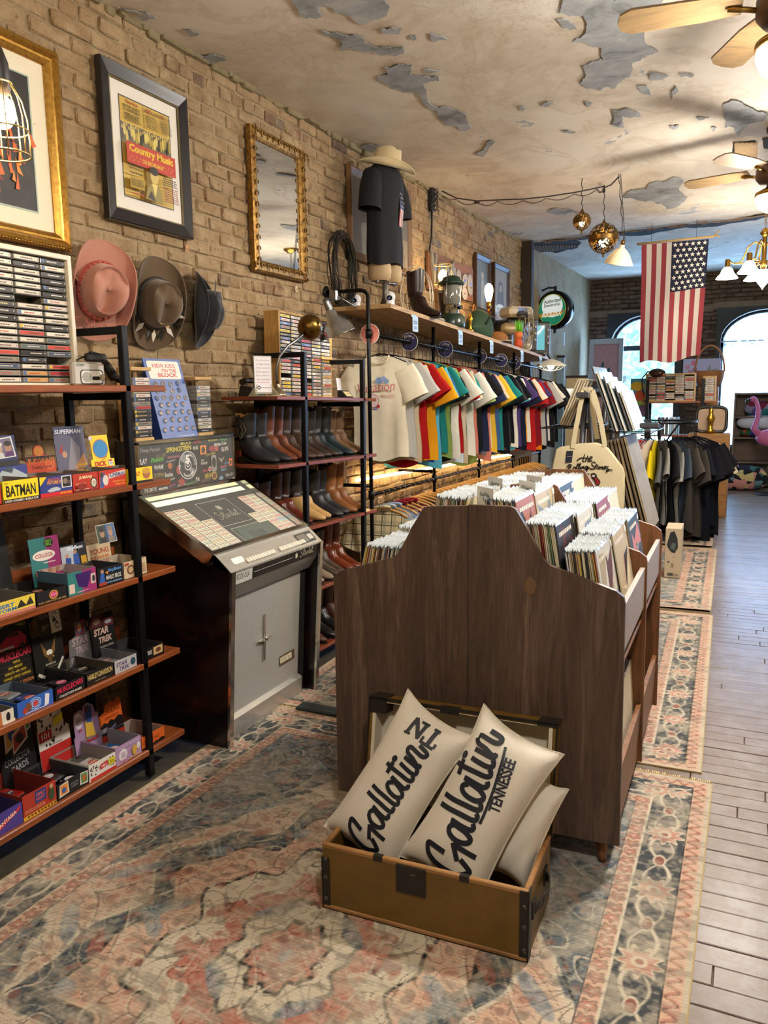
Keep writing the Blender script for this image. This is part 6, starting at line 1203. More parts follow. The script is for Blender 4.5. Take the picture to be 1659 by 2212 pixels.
PAIRS = {1: [('#1c1b1d', '#26262a', 'black boot with cream stitching', .27, '#8a7d5a', '#b58a48', 1.05), ('#5a2c16', '#6d3a20', 'reddish brown tall boot', .31, None, None, 1), ('#33221a', '#3f2b20', 'dark brown boot with a squared toe', .3, None, None, 1.5), ('#1b1512', '#2f241e', 'very dark brown boot with a V-cut top', .28, '#3a2a20', None, 1.3), ('#15191a', '#17282e', 'black boot with a dark teal toe', .31, '#2a3436', None, 1.2), ('#5a4026', '#6a4c2e', 'tan suede boot', .28, None, None, 1.3)],
         2: [('#2a1410', '#2f1812', 'dark maroon boot with pale piping', .26, '#8a7a60', None, 1), ('#2c1410', '#5a2416', 'glossy chestnut boot', .3, None, None, 1), ('#241c16', '#b8935c', 'two-tone boot with a sand coloured foot', .3, '#5a4a36', None, 1.1), ('#1c1a1c', '#232226', 'plain charcoal boot', .28, None, None, 1.5), ('#8a5526', '#86532a', 'honey brown tall boot', .31, '#c8b890', None, 1.2)],
         3: [('#1a1614', '#201a18', 'shadowed black boot', .28, None, None, 1), ('#6a5a48', '#7a6a56', 'grey-tan boot', .28, '#4a3c2e', None, 1.2), ('#33261e', '#3c2e26', 'dull brown boot', .27, '#1e1612', None, 1.1), ('#5a2410', '#6a2c14', 'shiny red-brown boot', .3, None, None, 1.1)],
         4: [('#141214', '#181618', 'glossy black stitched boot', .28, '#3a3a3c', None, 1), ('#3a1c14', '#4a2418', 'dark oxblood boot', .25, None, None, 1)]}
SN = {1: 'upper rack shelf', 2: 'middle rack shelf', 3: 'low rack shelf', 4: 'bottom rack shelf'}
rbt = random.Random(31)
for si, ps in PAIRS.items():
 ps = ps if si != 4 else ps*2; y = .115 if si == 1 else .165; pitch = .0885
 if si == 2: y = .06 + .04; pitch = .108
 if si == 3: y = .3; pitch = .1
 if si == 4: y = .12; pitch = .13
 for pi, (s_, v_, nm, Hs, stc, lin_, sl) in enumerate(ps):
  for lr in (0, 1):
   yw = BY0 + y; zz = BZ[si] + .0195 + TIL*y
   if si >= 2 and y < .12: pass
   nm2 = nm if si != 4 or pi < 2 else nm + ' at the far end'
   boot((-2.43 + rbt.uniform(-.012, .012), yw, zz), rbt.uniform(-.16, -.02), s_, v_, '%s, %s of its pair, %s' % (nm2, 'left' if lr == 0 else 'right', SN[si]), Hs*(1.0), sl, stc, .3 if 'gloss' in nm or 'shiny' in nm else .45, lining=lin_ or '#1a1512', rx=TIL, sc=.97)
   y += pitch
TZ = BZ[0] + .0195
def tz(y): return TZ + TIL*(y - BY0) + .0005
ys = on((518, 800), 'x', -2.3)[1]; y0 = ys; zt = tz(3.45); zz = on((517, 763), 'x', -2.3)[2]
t = thing('sign_holder', 'small clear acrylic holder with a handwritten notice about vintage items', 'sign', (-2.31, 3.405, zt), (0, 0, -.35)); w, h = .105, .2
m = MB(); m.box((0, 0, .02), (.003, w, h)); c = ob('card', m, M('#e6e3ec', .4), t)
a = Art((.003, 0, .02), EY, EZ, w, h - .02, .0006)
for i, s_ in enumerate(['Do you have', 'vintage items', 'that you\u2019d', 'like to move on?', 'If so, send us', 'an email']): a.text(s_, .1, .86 - i*.105, .8, .055, '#4a4650', .0, .1)
a.scribble(.12, .26, .76, .035, '#c07a80', 1, 3).ell(.22, .13, .1, .06, '#26242a').ell(.22, .13, .04, .025, '#e6e3ec').line([(.3, .13), (.95, .12)], .0015, '#26242a').build('lettering', c)
m = MB(); m.box((-.004, -.003, .01), (-.001, w + .003, h + .004)); m.box((.0045, -.003, .01), (.0065, w + .003, h + .004)); ob('acrylic', m, glassmat('acrylic', '#f0f0e8', .12, .05), t)
m = MB(); m.prism([(-.03, -.02, .0), (.04, -.02, 0), (.008, .01, .06), (-.002, .01, .06)], (0, .003, 0)); m.prism([(-.03, w + .02, .0), (.04, w + .02, 0), (.008, w - .01, .06), (-.002, w - .01, .06)], (0, .003, 0)); m.box((-.03, -.02, 0), (.04, w + .02, .003)); ob('foot', m, glassmat('acrylic_edge', '#d8d4b0', .35, .1), t)
def pt(p, x): return Vector(on(p, 'x', x))
xl = -2.28; base = pt((600, 845), xl); base.z = tz(base.y)
t = thing('desk_lamp', 'old brass gooseneck desk lamp with a domed shade', 'lamp', base); BRN = M('#6f5528', .32, 1.0, var=.3, scale=14)
m = MB(); m.lathe([(.001, .001), (.045, .001), (.048, .006), (.04, .014), (.036, .026), (.022, .038), (.014, .046), (.012, .065)], 24); ob('base', m, M('#8d8068', .35, .9, var=.2), t)
hd = pt((670, 706), -2.2) - base; nk = [Vector((0, 0, .06))] + [pt(p, -2.28 + .08*k/4) - base for k, p in enumerate(((596, 800), (604, 770), (621, 748), (640, 735), (654, 722)))]
m = MB(); m.tube([tuple(p) for p in [nk[0]] + [Vector((*q, 0)) if False else q for q in nk[1:]]], .0075, 8); ob('gooseneck', m, STEEL, t)
ax = Vector((.55, -.72, .3)).normalized()
m = MB(); m.lathe([(.001, .066), (.024, .063), (.046, .05), (.061, .028), (.068, 0), (.068, -.022), (.065, -.022), (.058, .024), (.034, .05), (.001, .06)], 28, Matrix.Translation(hd) @ ax.to_track_quat('Z', 'Y').to_matrix().to_4x4()); ob('shade', m, BRN, t)
m = MB(); m.sphere(tuple(hd + ax*.06 + Vector((.03, .025, .0))), .008, 8, 6); ob('knob', m, BRN, t)
t = thing('desk_telephone', 'small glossy black telephone behind the notice', 'telephone', (-2.44, 3.56, tz(3.56))); m = MB(); m.prism([(-.05, -.05, 0), (.06, -.05, 0), (.03, -.04, .05), (-.04, -.04, .06)], (0, .1, 0)); ob('body', m, M('#0c0c10', .12), t); m = MB(); m.tube([(.0, -.08, .075), (.0, -.05, .085), (0, .05, .085), (0, .08, .075)], [.018, .014, .014, .018], 10); ob('handset', m, M('#0c0c10', .12), t)
cx = -2.43; f0, f1 = on((602, 760), 'x', cx)[1], on((716, 770), 'x', cx)[1]; zt0 = tz(f1) ; zt1 = on((601, 670), 'x', cx)[2]; zt2 = on((714, 692), 'x', cx)[2]; H_ = (zt1 + zt2)/2 - tz((f0+f1)/2)
W_ = f1 - f0; t = thing('cassette_cabinet', 'pine cabinet filled with five columns of cassettes behind the brass lamp', 'cassette holder', (cx, f0, tz(f0) + .001), (TIL, 0, 0)); PIN = woodmat('pine', '#8a6228', '#c29a55', 2, 1, .5)
for a_, b_ in (((-.1, 0, 0), (.0, .014, H_)), ((-.1, W_ - .014, 0), (.0, W_, H_)), ((-.1, .014, H_ - .014), (.0, W_ - .014, H_)), ((-.1, .014, 0), (.0, W_ - .014, .01))): m = MB(); m.cbox(a_, b_, .002); ob('frame_board', m, PIN, t)
m = MB(); m.box((-.1, .014, .01), (-.094, W_ - .014, H_ - .014)); ob('back_board', m, M('#2a241c', .8), t)
nc, nr = 5, 22; cp = (W_ - .028)/nc; rp = (H_ - .024)/nr; sc = min(1.0, (cp - .006)/CL); rc = random.Random(77)
for c in range(1, nc): m = MB(); m.box((-.094, .014 + c*cp - .002, .01), (-.004, .014 + c*cp + .002, H_ - .014)); ob('divider', m, M('#2c251c', .7), t)
PAL2 = ['#e0d9cc', '#cfc8bb', '#d8d2c6', '#c9c4bc', '#c8483c', '#3a62a8', '#e0b8b8', '#38383c', '#d8c23a', '#c9c4bc', '#8a8478', '#e0d9cc']
Rx = Matrix.Rotation(TIL, 4, 'X'); CN5 = ['first', 'second', 'third', 'fourth', 'fifth']
for c in range(nc):
 for r in range(nr):
  if rc.random() < .03: continue
  p = Vector((-.004, .014 + c*cp + .004, .0105 + r*rp + .0008)); q = Matrix.Translation((cx, f0, tz(f0) + .001)) @ Rx @ p; col = rc.choice(PAL2)
  k = cassette(q, col, rc.randrange(3), '%s cassette, %s row from the bottom, %s column of the pine cabinet' % (CNAME[col], ordn(r), CN5[c]), 'cassettes in the pine cabinet', (TIL, 0, 0)); k.scale = (1, sc, min(1, (rp - .0012)/CT))
for i, (p0, wd, hh, c, lab) in enumerate((((735, 815), .07, .13, '#e4e2ea', 'plain white card propped on the boot rack beside the pine cabinet'),)):
 q = pt(p0, -2.4); t = thing('blank_card', lab, 'card', (-2.4, q.y - wd/2, tz(q.y)), (TIL, -.1, .1)); m = MB(); m.box((0, 0, 0), (.002, wd, hh)); ob('card', m, M(c, .6), t)
q = pt((747, 850), -2.25); t = thing('name_plate', 'low black desk plate with a cream label on the boot rack', 'sign', (-2.25, q.y, tz(q.y)), (TIL, 0, .1)); m = MB(); m.prism([(-.03, -.06, 0), (.03, -.06, 0), (-.01, -.06, .045), (-.03, -.06, .045)], (0, .12, 0)); ob('wedge', m, M('#1b1d1e', .4), t)
a = Art((.0285, -.05, .002), EY, Vector((-.04, 0, .045)).normalized(), .1, .055, .0015); a.rect(.05, .15, .95, .85, '#c8b88a').text('LOVE', .3, .4, .4, .25, '#3a3426', .01).build('label', t)
q = pt((770, 830), -2.42); stack(-2.42, 4.31, tz(4.36), 11, 'small pine cassette tower behind the right post of the boot rack', 'pine tower on the boot rack', 21)
c0 = pt((722, 695), -2.36); t = thing('clamp_lamp', 'spun aluminium clamp lamp hanging beside the wooden shelf', 'lamp', c0); t.scale = (1.25, 1.25, 1.25); ax = Vector((.25, .25, -.9)).normalized(); X = Matrix.Translation((0, 0, 0)) @ ax.to_track_quat('Z', 'Y').to_matrix().to_4x4()
m = MB(); m.lathe([(.02, -.06), (.028, -.05), (.03, -.02), (.055, .0), (.075, .03), (.085, .062), (.088, .064), (.083, .06), (.07, .03), (.05, .004), (.02, -.01)], 28, X); ob('reflector', m, M('#b4b8bc', .25, .95), t)
m = MB(); m.lathe([(.001, -.12), (.016, -.118), (.019, -.1), (.019, -.06)], 16, X); ob('socket', m, STEEL, t); m = MB(); m.sphere(tuple(ax*.03), .026, 12, 8); ob('bulb', m, glow('#fff2d6', 45), t)
m = MB(); m.cbox((-.02, -.01, .1), (.02, .012, .15), .004); m.tube([(0, 0, .1), (.02, .01, .12), (.05, .03, .1), (.09, .06, .07)], .004, 6); ob('clamp', m, STEEL, t)
SHX0, SHX1 = XW + .005, -2.17; SY0, SY1 = 4.79, 9.37
def shz(y): return 2.093 + (1.883 - 2.093)*(y - 4.797)/(9.368 - 4.797)          # underside of the shelf, which sags away from the camera
def rz1(y): return 1.925 + (1.812 - 1.932)*(y - 4.818)/(9.147 - 4.818)
def rz2(y): return .872 + (.829 - .864)*(y - 4.748)/(7.661 - 4.748)
RX = -2.29
t = thing('pipe_rack', 'long black pipe clothes rack with a rough plank shelf on the brick wall', 'clothes rack', (0, 0, 0)); PIPE = M('#17181b', .35, .7, var=.2, scale=30)
PLK2 = woodmat('rough_plank', '#8a6a42', '#c8a672', 1, .7, .6)
def slab(y0, y1): 
 m = MB(); P = []
 for y in (y0, y1): z = shz(y); P += [(SHX0, y, z), (SHX1, y, z), (SHX1, y, z + .028), (SHX0, y, z + .028)]
 m.add(P, [(0, 1, 2, 3)[::1], (7, 6, 5, 4), (0, 4, 5, 1), (1, 5, 6, 2), (2, 6, 7, 3), (3, 7, 4, 0)]); return m
for a_, b_ in ((SY0, 7.05), (7.055, SY1)): ob('shelf_plank', slab(a_, b_), PLK2, t)
UPR = [4.70, 5.85, 7.0, 8.15, 9.3]
for k, y in enumerate(UPR):
 m = MB(); top = 2.2 if k == 0 else shz(y); m.tube([(RX, y, .0), (RX, y, top)] if k else [(RX, y, 0), (RX, y, 2.17), (RX - .02, y, 2.195), (RX - .05, y, 2.205), (XW + .01, y, 2.207)], .0135, 10); u = ob('upright_pipe', m, PIPE, t)
 for zz in (rz1(y), rz2(y)): m = MB(); m.cyl((RX, y, zz - .03), (RX, y, zz + .03), .021, 12); ob('pipe_fitting', m, PIPE, u)
 m = MB()
 if k == 0: m.lathe([(.001, 0), (.042, 0), (.042, .008), (.02, .012)], 16, Matrix.Translation((XW + .004, y, 2.207)) @ Matrix.Rotation(PI/2, 4, 'Y'))
 if k == 0: ob('wall_flange', m, PIPE, u)
 m = MB(); m.tube([(RX, y, rz2(y) + .06), (XW + .005, y, rz2(y) + .06)], .012, 8); ob('wall_arm', m, PIPE, u)
for nm, rz in (('upper_rail', rz1), ('lower_rail', rz2)): m = MB(); m.tube([(RX, y, rz(y)) for y in (4.7, 6, 7.5, 9.3)], .013, 10); ob(nm, m, PIPE, t)
m = MB(); m.cyl((XW + .05, 5.0, .93), (XW + .05, 9.2, .80), .011, 8); o = ob('light_tube', m, glow('#ffd9a0', 26)); tag(o, 'long warm glowing light tube on the wall behind the hanging shirts', 'light tube')
def shirt_mesh(seed, W=.50, Lb=.70, sl=.2, thick=.03, sleeve_drop=.9):
 rn = random.Random(seed); top = -.122; sh = -.178
 H = W/2; ang = sleeve_drop + rn.uniform(-.12, .12); ca, sa = math.cos(ang), math.sin(ang)
 sx, sz = H*.86, sh - .0; tip = (sx + sl*ca*1.05, sz - sl*sa*1.05); wdt = .17; tip2 = (tip[0] - wdt*sa, tip[1] - wdt*ca*.55)
 und = (H*.92, sz - .2)
 rows = []     # horizontal slices of the body: z, half width
 m = MB(); nx, nz = 10, 12; ph = rn.uniform(0, 6)
 def fold(x, z): d = max(0, -(z - sh))/Lb; return .016*d*math.sin(x*26 + ph + 2*d) + .010*d*math.sin(x*51 + ph*2) + .008*math.sin(z*13 + ph)
 def body(side):
  def fn(u, v):
   x = (u*2 - 1); 
   zt = top + (sh - top)*abs(x)**1.3 if True else sh; nk = max(0, 1 - abs(x)/.34); zt -= nk*(.06 if side > 0 else .02)*nk
   zb = sh - Lb + .02*math.sin(x*4 + ph); hw = H*(1 - .0*v) * (.93 + .07*abs(math.cos(v*3))) ; xx = x*hw*(.93 if v > .05 else .86); z = zt + (zb - zt)*v
   th = thick*(.35 + .65*min(1, v*4))*(1 - .75*abs(x)**4); return (xx, -side*th + fold(xx, z) + .05*v*v*rn_tw, z)
  return fn
 rn_tw = rn.uniform(-.3, .3)
 f = body(1); b = body(-1); m.grid(f, nx, nz); m.grid(lambda u, v: b(1-u, v), nx, nz)
 for s in (-1, 1):
  n = 10; P = []
  ybend = -rn.uniform(.0, .05)
  for k in range(5):
   q = k/4; c = Vector((s*(sx - .02 + (tip[0] - sx + .02)*q), ybend*q*q, (sz - .045) + (tip[1] - sz + .0)*q)); ax = Vector((s*sa, 0, ca)); hw = .09 + .016*q + .004*math.sin(k*2+ph); th = .014 + .022*q
   for j in range(n): a_ = 2*PI*j/n; P.append(c + ax*(hw*math.cos(a_)*.95) + Vector((0, 1, 0))*(th*math.sin(a_)) - Vector((0, 0, 1))*(.06*q*0))
  m.add(P, [(i*n+j, i*n+(j+1) % n, (i+1)*n+(j+1) % n, (i+1)*n+j)[::s] for i in range(4) for j in range(n)], True)
 return m
SHM = [shirt_mesh(k, .46 + .05*(k % 3), .66 + .035*(k % 4), .21 + .02*(k % 2), .024, 1.08 + .07*(k % 4)).mesh('fabric', M('#888888', .85)) for k in range(8)]
def hook_mesh(wood):
 m = MB(); m.tube([(0, 0, -.122), (0, 0, -.03), (-.008, 0, -.015), (-.016, 0, 0), (-.012, 0, .012), (0, 0, .016), (.012, 0, .012), (.0155, 0, 0)], .0022, 5)
 if wood: m.tube([(-.215, 0, -.185), (-.15, 0, -.152), (-.07, 0, -.13), (0, 0, -.118), (.07, 0, -.13), (.15, 0, -.152), (.215, 0, -.185)], [.008, .0095, .011, .012, .011, .0095, .008], 8)
 else: m.tube([(-.2, 0, -.18), (-.1, 0, -.142), (0, 0, -.12), (.1, 0, -.142), (.2, 0, -.18)], .0042, 6)
 return m
HK = hook_mesh(False).mesh('hanger', M('#121319', .25, .3)); HKW = hook_mesh(True).mesh('hanger', woodmat('hanger_wood', '#a8783a', '#d0a05c', 0, 1, .4))
def cloth(c): return M(c, .95, var=.12, scale=18, bump=.08, spec=.1)
def neck_rib(col): 
 m = MB(); m.tube([(.085*math.cos(a), -.026 if math.sin(a) < .3 else -.01, -.132 + .0 + .055*min(0, math.sin(a))) for a in np.linspace(PI, 2*PI, 11)], .006, 6); return m
def shirt(x, y, z, col, k, label, group, wood=False, rot=0.0, rx=0.0, sc=1.0, name='t_shirt', cat='shirt'):
 t = thing(name, label, cat, (x, y, z), (rx, 0, rot), group); t.scale = (sc, sc, sc); f = link('fabric', SHM[k % len(SHM)], t); setm(f, cloth(col)); link('hanger', HKW if wood else HK, t); return t
NMC = {'#e9e2cc': 'cream', '#b0b0ac': 'grey', '#a81f1f': 'red', '#2a4a9a': 'blue', '#1c1c20': 'black', '#d89a1c': 'mustard', '#5ab0c8': 'sky blue', '#24807c': 'teal', '#8ca85a': 'green', '#e0dccf': 'off-white', '#7a1c24': 'maroon', '#c87a6a': 'coral', '#d8b43a': 'yellow', '#242a44': 'navy', '#d87a1c': 'orange', '#6a6a70': 'slate', '#3a5a8a': 'denim blue', '#4a3a6a': 'purple', '#b8c8d8': 'pale blue', '#15161c': 'jet black', '#c8b89a': 'sand', '#5a3a2a': 'brown', '#3a3a3e': 'charcoal', '#1b2136': 'midnight blue', '#a85a3a': 'rust', '#8a2030': 'wine red'}
SEQ = '#e9e2cc #b0b0ac #c8b89a #a81f1f #a81f1f #d89a1c #2a4a9a #5ab0c8 #3a5a8a #24807c #8ca85a #1c1c20 #e0dccf #a81f1f #b8c8d8 #c8b89a #24807c #e0dccf #c87a6a #8ca85a #1c1c20 #242a44 #6a6a70 #c87a6a #c8b89a #d8b43a #3a5a8a #2a4a9a #24807c #15161c #5a3a2a #1c1c20 #3a3a3e #15161c #e0dccf #5ab0c8 #4a3a6a #1b2136 #242a44 #15161c #d89a1c #e0dccf #a81f1f #6a6a70 #4a3a6a #7a1c24 #a81f1f #d87a1c #3a5a8a #b0b0ac #242a44 #15161c #e0dccf #1c1c20 #3a3a3e #15161c #6a6a70 #15161c'.split()
ry = random.Random(44); y = 4.86; NS = len(SEQ); cnt = {}
first = None
for i, c in enumerate(SEQ):
 cnt[c] = cnt.get(c, 0) + 1
 lab = 'white t-shirt with pink and blue lettering, nearest on the upper rail' if i == 0 else '%s t-shirt on the upper rail, %s from the camera' % (NMC[c], ordn(i))
 s_ = shirt(RX, y, rz1(y) + .0, c, i if i else 0, lab, 't-shirts on the upper rail', rot=ry.uniform(-.1, .12) + (.0 if i else -.02), sc=.97 + ry.uniform(-.04, .05)); first = first or s_
 y += .0765
a = Art((-.15, -.034, -.5), EX, EZ, .3, .24, .006); Lc = '#c8787a'
a.ell(.55, .82, .1, .1, '#8aa8d8').ell(.66, .86, .08, .08, '#9ab4e0').ell(.74, .8, .06, .07, '#8aa8d8').text('Vacation', .0, .48, .95, .26, '#f2ead8', .035, .25, .06).text('Vacation', .0, .48, .95, .26, '#c8646a', .0, .25, .06).text('RECORDS', .6, .36, .34, .07, '#d08a8c', .015).ell(.38, .26, .16, .2, '#e4cfd0').ring(.38, .26, .16, .2, .1, '#c88a98').ell(.34, .3, .03, .05, '#8a7a8a').ell(.42, .3, .03, .05, '#8a7a8a').ell(.52, .1, .04, .05, '#b8323a').ell(.3, .04, .06, .03, '#8a8ac0').ell(.44, .03, .06, .03, '#8a8ac0').build('chest_print', first)
ob('neck_rib', neck_rib(0), cloth('#e2dac4'), first)
for i, (p, tx) in enumerate((((799, 721), 'SMALL'), ((884, 740), 'MEDIUM'), ((962, 756), 'LARGE'), ((1036, 770), 'X-LARGE'), ((1082, 784), '2X-LARGE'), ((1112, 790), '3X-LARGE'))):
 yy = on(p, 'x', RX)[1]; t = thing('size_divider', 'round rail divider lettered for the %s sizes' % tx.lower(), 'size divider', (RX, yy, rz1(yy)), (0, 0, .1), 'round size dividers on the upper rail')
 m = MB(); n = 28; vs = []
 for R_ in (.064, .02): vs += [(R_*math.cos(2*PI*k/n), yo, R_*math.sin(2*PI*k/n)) for yo in (-.0015, .0015) for k in range(n)]
 fs = []
 for k in range(n):
  q = (k+1) % n; fs += [(k, q, 2*n+q, 2*n+k), (n+k, 3*n+k, 3*n+q, n+q), (k, n+k, n+q, q), (2*n+k, 2*n+q, 3*n+q, 3*n+k)]
 m.add(vs, fs); d = ob('disc', m, M('#2a2c54' if i else '#c86a5a', .4), t)
 m = MB(); m.tube([(.0635*math.cos(2*PI*k/n), 0, .0635*math.sin(2*PI*k/n)) for k in range(n)], .0025, 5, closed=True); ob('rim', m, M('#e8e4da', .4), d)
 a = Art((-.064, -.0016, -.064), EX, EZ, .128, .128, .0006)
 for k, ch_ in enumerate(tx): an = PI*.5 + (len(tx)/2 - .5 - k)*.3; a.text(ch_, .5 + .33*math.cos(an) - .04, .5 + .33*math.sin(an) - .05, .08, .1, '#e8e4da', .02, 0, an - PI/2)
 a.build('lettering', d)
for i, p in enumerate(((897, 700), (995, 728), (1062, 748), (1128, 768), (1168, 780))):
 q = on(p, 'x', SHX1 + .004); t = thing('price_card', 'pale price card taped to the shelf edge, %s from the camera' % ordn(i), 'card', (SHX1 + .004, q[1], shz(q[1]) - .005), None, 'price cards along the shelf edge'); m = MB(); m.box((0, -.05, -.105), (.001, .05, .0)); c = ob('card', m, M('#a8c4dc', .6), t); a = Art((.001, -.045, -.1), EY, EZ, .09, .09); a.scribble(.1, .5, .8, .3, '#4a6a8a', 2, i).text('$20', .25, .1, .5, .25, '#6a5a9a', .01).build('writing', c); m = MB(); m.box((.0, -.07, -.008), (.0016, .02, .006)); ob('tape', m, M('#9ac0d8', .3), t)
SEQ2 = '#d8cba0 #a8b8cc #8ca0bc #7a2430 #8a2030 #8a2030 #2a3044 #3a3a3e #4a5570 #3a3a3e #5a4a3c #1c1c20 #b8848a #1c1c20 #2c4a34 #8a2030 #1c1c20 #a85a3a #1c1c20 #d87a1c #3a3a3e #c8b89a #15161c #3a5a8a #d89a1c #5a6a4a #1c1c20 #1b2136 #15161c #d8b43a #15161c #242a44 #242a44 #15161c #8a2030 #e0dccf #3a3a3e #242a44 #b0b0ac #15161c #3a5a8a #6a6a70 #242a44 #15161c #3a3a3e'.split()
NMC.update({'#d8cba0': 'cream plaid', '#a8b8cc': 'pale chambray', '#8ca0bc': 'light denim', '#7a2430': 'red plaid', '#2a3044': 'dark navy', '#4a5570': 'grey-blue', '#5a4a3c': 'taupe', '#b8848a': 'dusty pink', '#2c4a34': 'bottle green', '#5a6a4a': 'olive'})
def plaid(c, l1, l2, s=16):
 t = NT('plaid_' + c); v = t.coord('Object'); sp = t.n('ShaderNodeSeparateXYZ'); t.l(v, sp.inputs[0])
 f = lambda ax, sc, th, ph=0: t.math('GREATER_THAN', t.math('SINE', t.math('ADD', t.math('MULTIPLY', sp.outputs[ax], sc), ph)), th)
 b = t.mix(t.math('MULTIPLY', f(0, 75, .6), .7), c, l1); b = t.mix(t.math('MULTIPLY', f(2, 75, .6), .7), b, l1); b = t.mix(f(0, 75, .97, 1.8), b, l2); b = t.mix(f(2, 75, .97, 1.8), b, l2); t.base(b); t.set(.9); return t.m
PLD = plaid('#d8cba0', '#a8a082', '#3a382e'); PLR = plaid('#8a2030', '#22181c', '#d8c8b0')
y = 4.83
for i, c in enumerate(SEQ2):
 s_ = shirt(RX + .02, y, rz2(y), c, i + 3, '%s shirt on a wooden hanger, lower rail, %s from the camera' % (NMC[c], ordn(i)), 'shirts on the lower rail', True, ry.uniform(-.12, .1), sc=.87)
 if i == 0: setm(s_.children[0], PLD)
 if c in ('#7a2430',) or (c == '#8a2030' and i < 8): setm(s_.children[0], PLR)
 if i < 6:      # shirt collar
  m = MB(); m.tube([(.075*math.cos(a_), -.02 + .02*math.sin(a_), -.12 - .02*math.sin(a_ - .5)) for a_ in np.linspace(0, 2*PI, 15)[:-1]], .011, 6, closed=True); ob('collar', m, PLD if i == 0 else cloth(c), s_)
 y += .0935
t = NT('walnut'); v = t.coord('Object', (5.5, 1, .55)); f = t.noise(v, 3.2, 6, .6, 1.1); v2 = t.coord('Object', (60, 1, 2.5)); g = t.noise(v2, 3, 4, .6); v3 = t.coord('Object', (6.5, .1, .02)); st = t.noise(v3, 1.4, 2, .4)
c = t.ramp(f, [(.28, '#43352d'), (.42, '#665143'), (.52, '#534237'), (.62, '#766050'), (.75, '#4e3e34')]); c = t.mix(t.ramp(g, [(.45, 0.0), (.7, .45)]), c, '#2a1c15'); c = t.mix(t.ramp(st, [(.38, .5), (.6, 0.0)]), c, '#33241e')
t.base(c); t.bump(g, .08, .002); t.set(.42); WAL = t.m
WALI = woodmat('walnut_inner', '#4a2f1c', '#8a5a34', 2, .6, .45); CREAM = M('#a59a92', .5, var=.06)
BX, BY, BRZ = -.829, 2.42, .014           # centre, front, slight turn
bin_ = thing('record_bin', 'dark walnut record bin with sloping sides and tapered legs', 'record bin', (BX, BY, .007), (0, 0, BRZ))
right = [(.143, 1.176), (.157, 1.170), (.194, 1.111), (.245, 1.016), (.272, .993), (.475, .929), (.498, .912), (.503, .89)]
def outline(s):
 P = [(0, 1.176)] + right + [(.508, .09), (0, .083)]; return [(s*x, z) for x, z in P]
DIV = [0.0, .63, 1.24]; TH = .018
for k, y in enumerate(DIV):
 for s in (-1, 1):
  m = MB(); P = [(x + (-.0008 if s < 0 else .0008)*0, y, z - (.0 if s > 0 else .012)) for x, z in outline(s)]
  if s < 0: P[0] = (-.0012, y, 1.172); P[-1] = (-.0012, y, .078)
  else: P[0] = (.0012, y, 1.176); P[-1] = (.0012, y, .083)
  m.prism(P, (0, TH, 0)); e = ob('end_panel' if k == 0 else 'divider_panel', m, WAL if k == 0 else WALI, bin_)
a = Art((.19, 0, .895), EX, EZ, .04, .06, .001); a.n = Vector((0, -1, 0)); a.poly([(.2, 0), (.8, .05), (1, .6), (.8, .8), (.4, 1), (.1, .7), (0, .3)], '#6b5138').build('veneer_chip', bin_)
m = MB(); m.box((-.012, DIV[0] + TH, .1), (.012, DIV[-1], 1.12)); ob('spine_board', m, WALI, bin_)
for s in (-1, 1):
 for k in range(2):
  y0, y1 = DIV[k] + TH, DIV[k+1]
  for nm, x0, x1, z in (('bin_floor', .012, .2, .82), ('bin_floor', .2, .36, .74), ('bin_floor', .36, .49, .66), ('tray_floor', .02, .49, .165)): m = MB(); m.box((min(s*x0, s*x1), y0, z), (max(s*x0, s*x1), y1, z + .012)); ob(nm, m, WALI, bin_)
  m = MB(); m.cbox((s*.478, y0, .715), (s*.496, y1, .872), .002); ob('side_rail', m, CREAM, bin_)
  m = MB(); m.prism([(s*.47, y0, .1), (s*.49, y0, .1), (s*.5, y0, .33), (s*.482, y0, .33)], (0, y1 - y0, 0)); ob('tray_front', m, WALI, bin_)
for sx in (-.44, .44):
 for y in (.06, DIV[-1] - .05): m = MB(); m.tube([(sx, y, .09), (sx*1.02, y - .01, .02), (sx*1.02, y - .01, .0)], [.024, .015, .015], 14); ob('leg', m, WALI, bin_)
LP = .312; LT = .0042
m = MB(); m.box((-LT/2, 0, 0), (LT/2*.6, LP, LP)); LPM = m.mesh('sleeve', M('#cfc4ac'))
m = MB(); n = 26; vs = []; rn = random.Random(2)
for i in range(n+1):
 y = -.004 + (LP + .008)*i/n; d = rn.uniform(-.0016, .0016); hz = rn.uniform(.004, .013); vs += [(-LT*.62, y, LP - .002), (d, y, LP + hz), (LT*.62, y, LP - .002)]
m.add(vs, [(3*i, 3*i+3, 3*i+4, 3*i+1) for i in range(n)] + [(3*i+1, 3*i+4, 3*i+5, 3*i+2) for i in range(n)])
t = NT('plastic_cover'); v = t.coord('Object'); f = t.noise(v, 90, 3, .7); t.base(t.ramp(f, [(.3, '#a9b0b2'), (.7, '#e6eaea')])); t.bump(f, .6, .003); t.set(.14); t.b.inputs['Coat Weight'].default_value = .5; PLAS = t.m
PLM = m.mesh('plastic_cover', PLAS)
t = NT('clear_sleeve'); v = t.coord('Object'); f = t.noise(v, 24, 4, .6, .6); t.base('#f2f6f6'); t.bump(f, .7, .01); t.set(.08); t.b.inputs['Alpha'].default_value = .14; CLR = t.m
m = MB(); m.grid(lambda u, v: (.0004 + .0015*math.sin(u*17 + v*9), u*LP, v*(LP + .01)), 10, 10); CLM = m.mesh('clear_front', CLR)
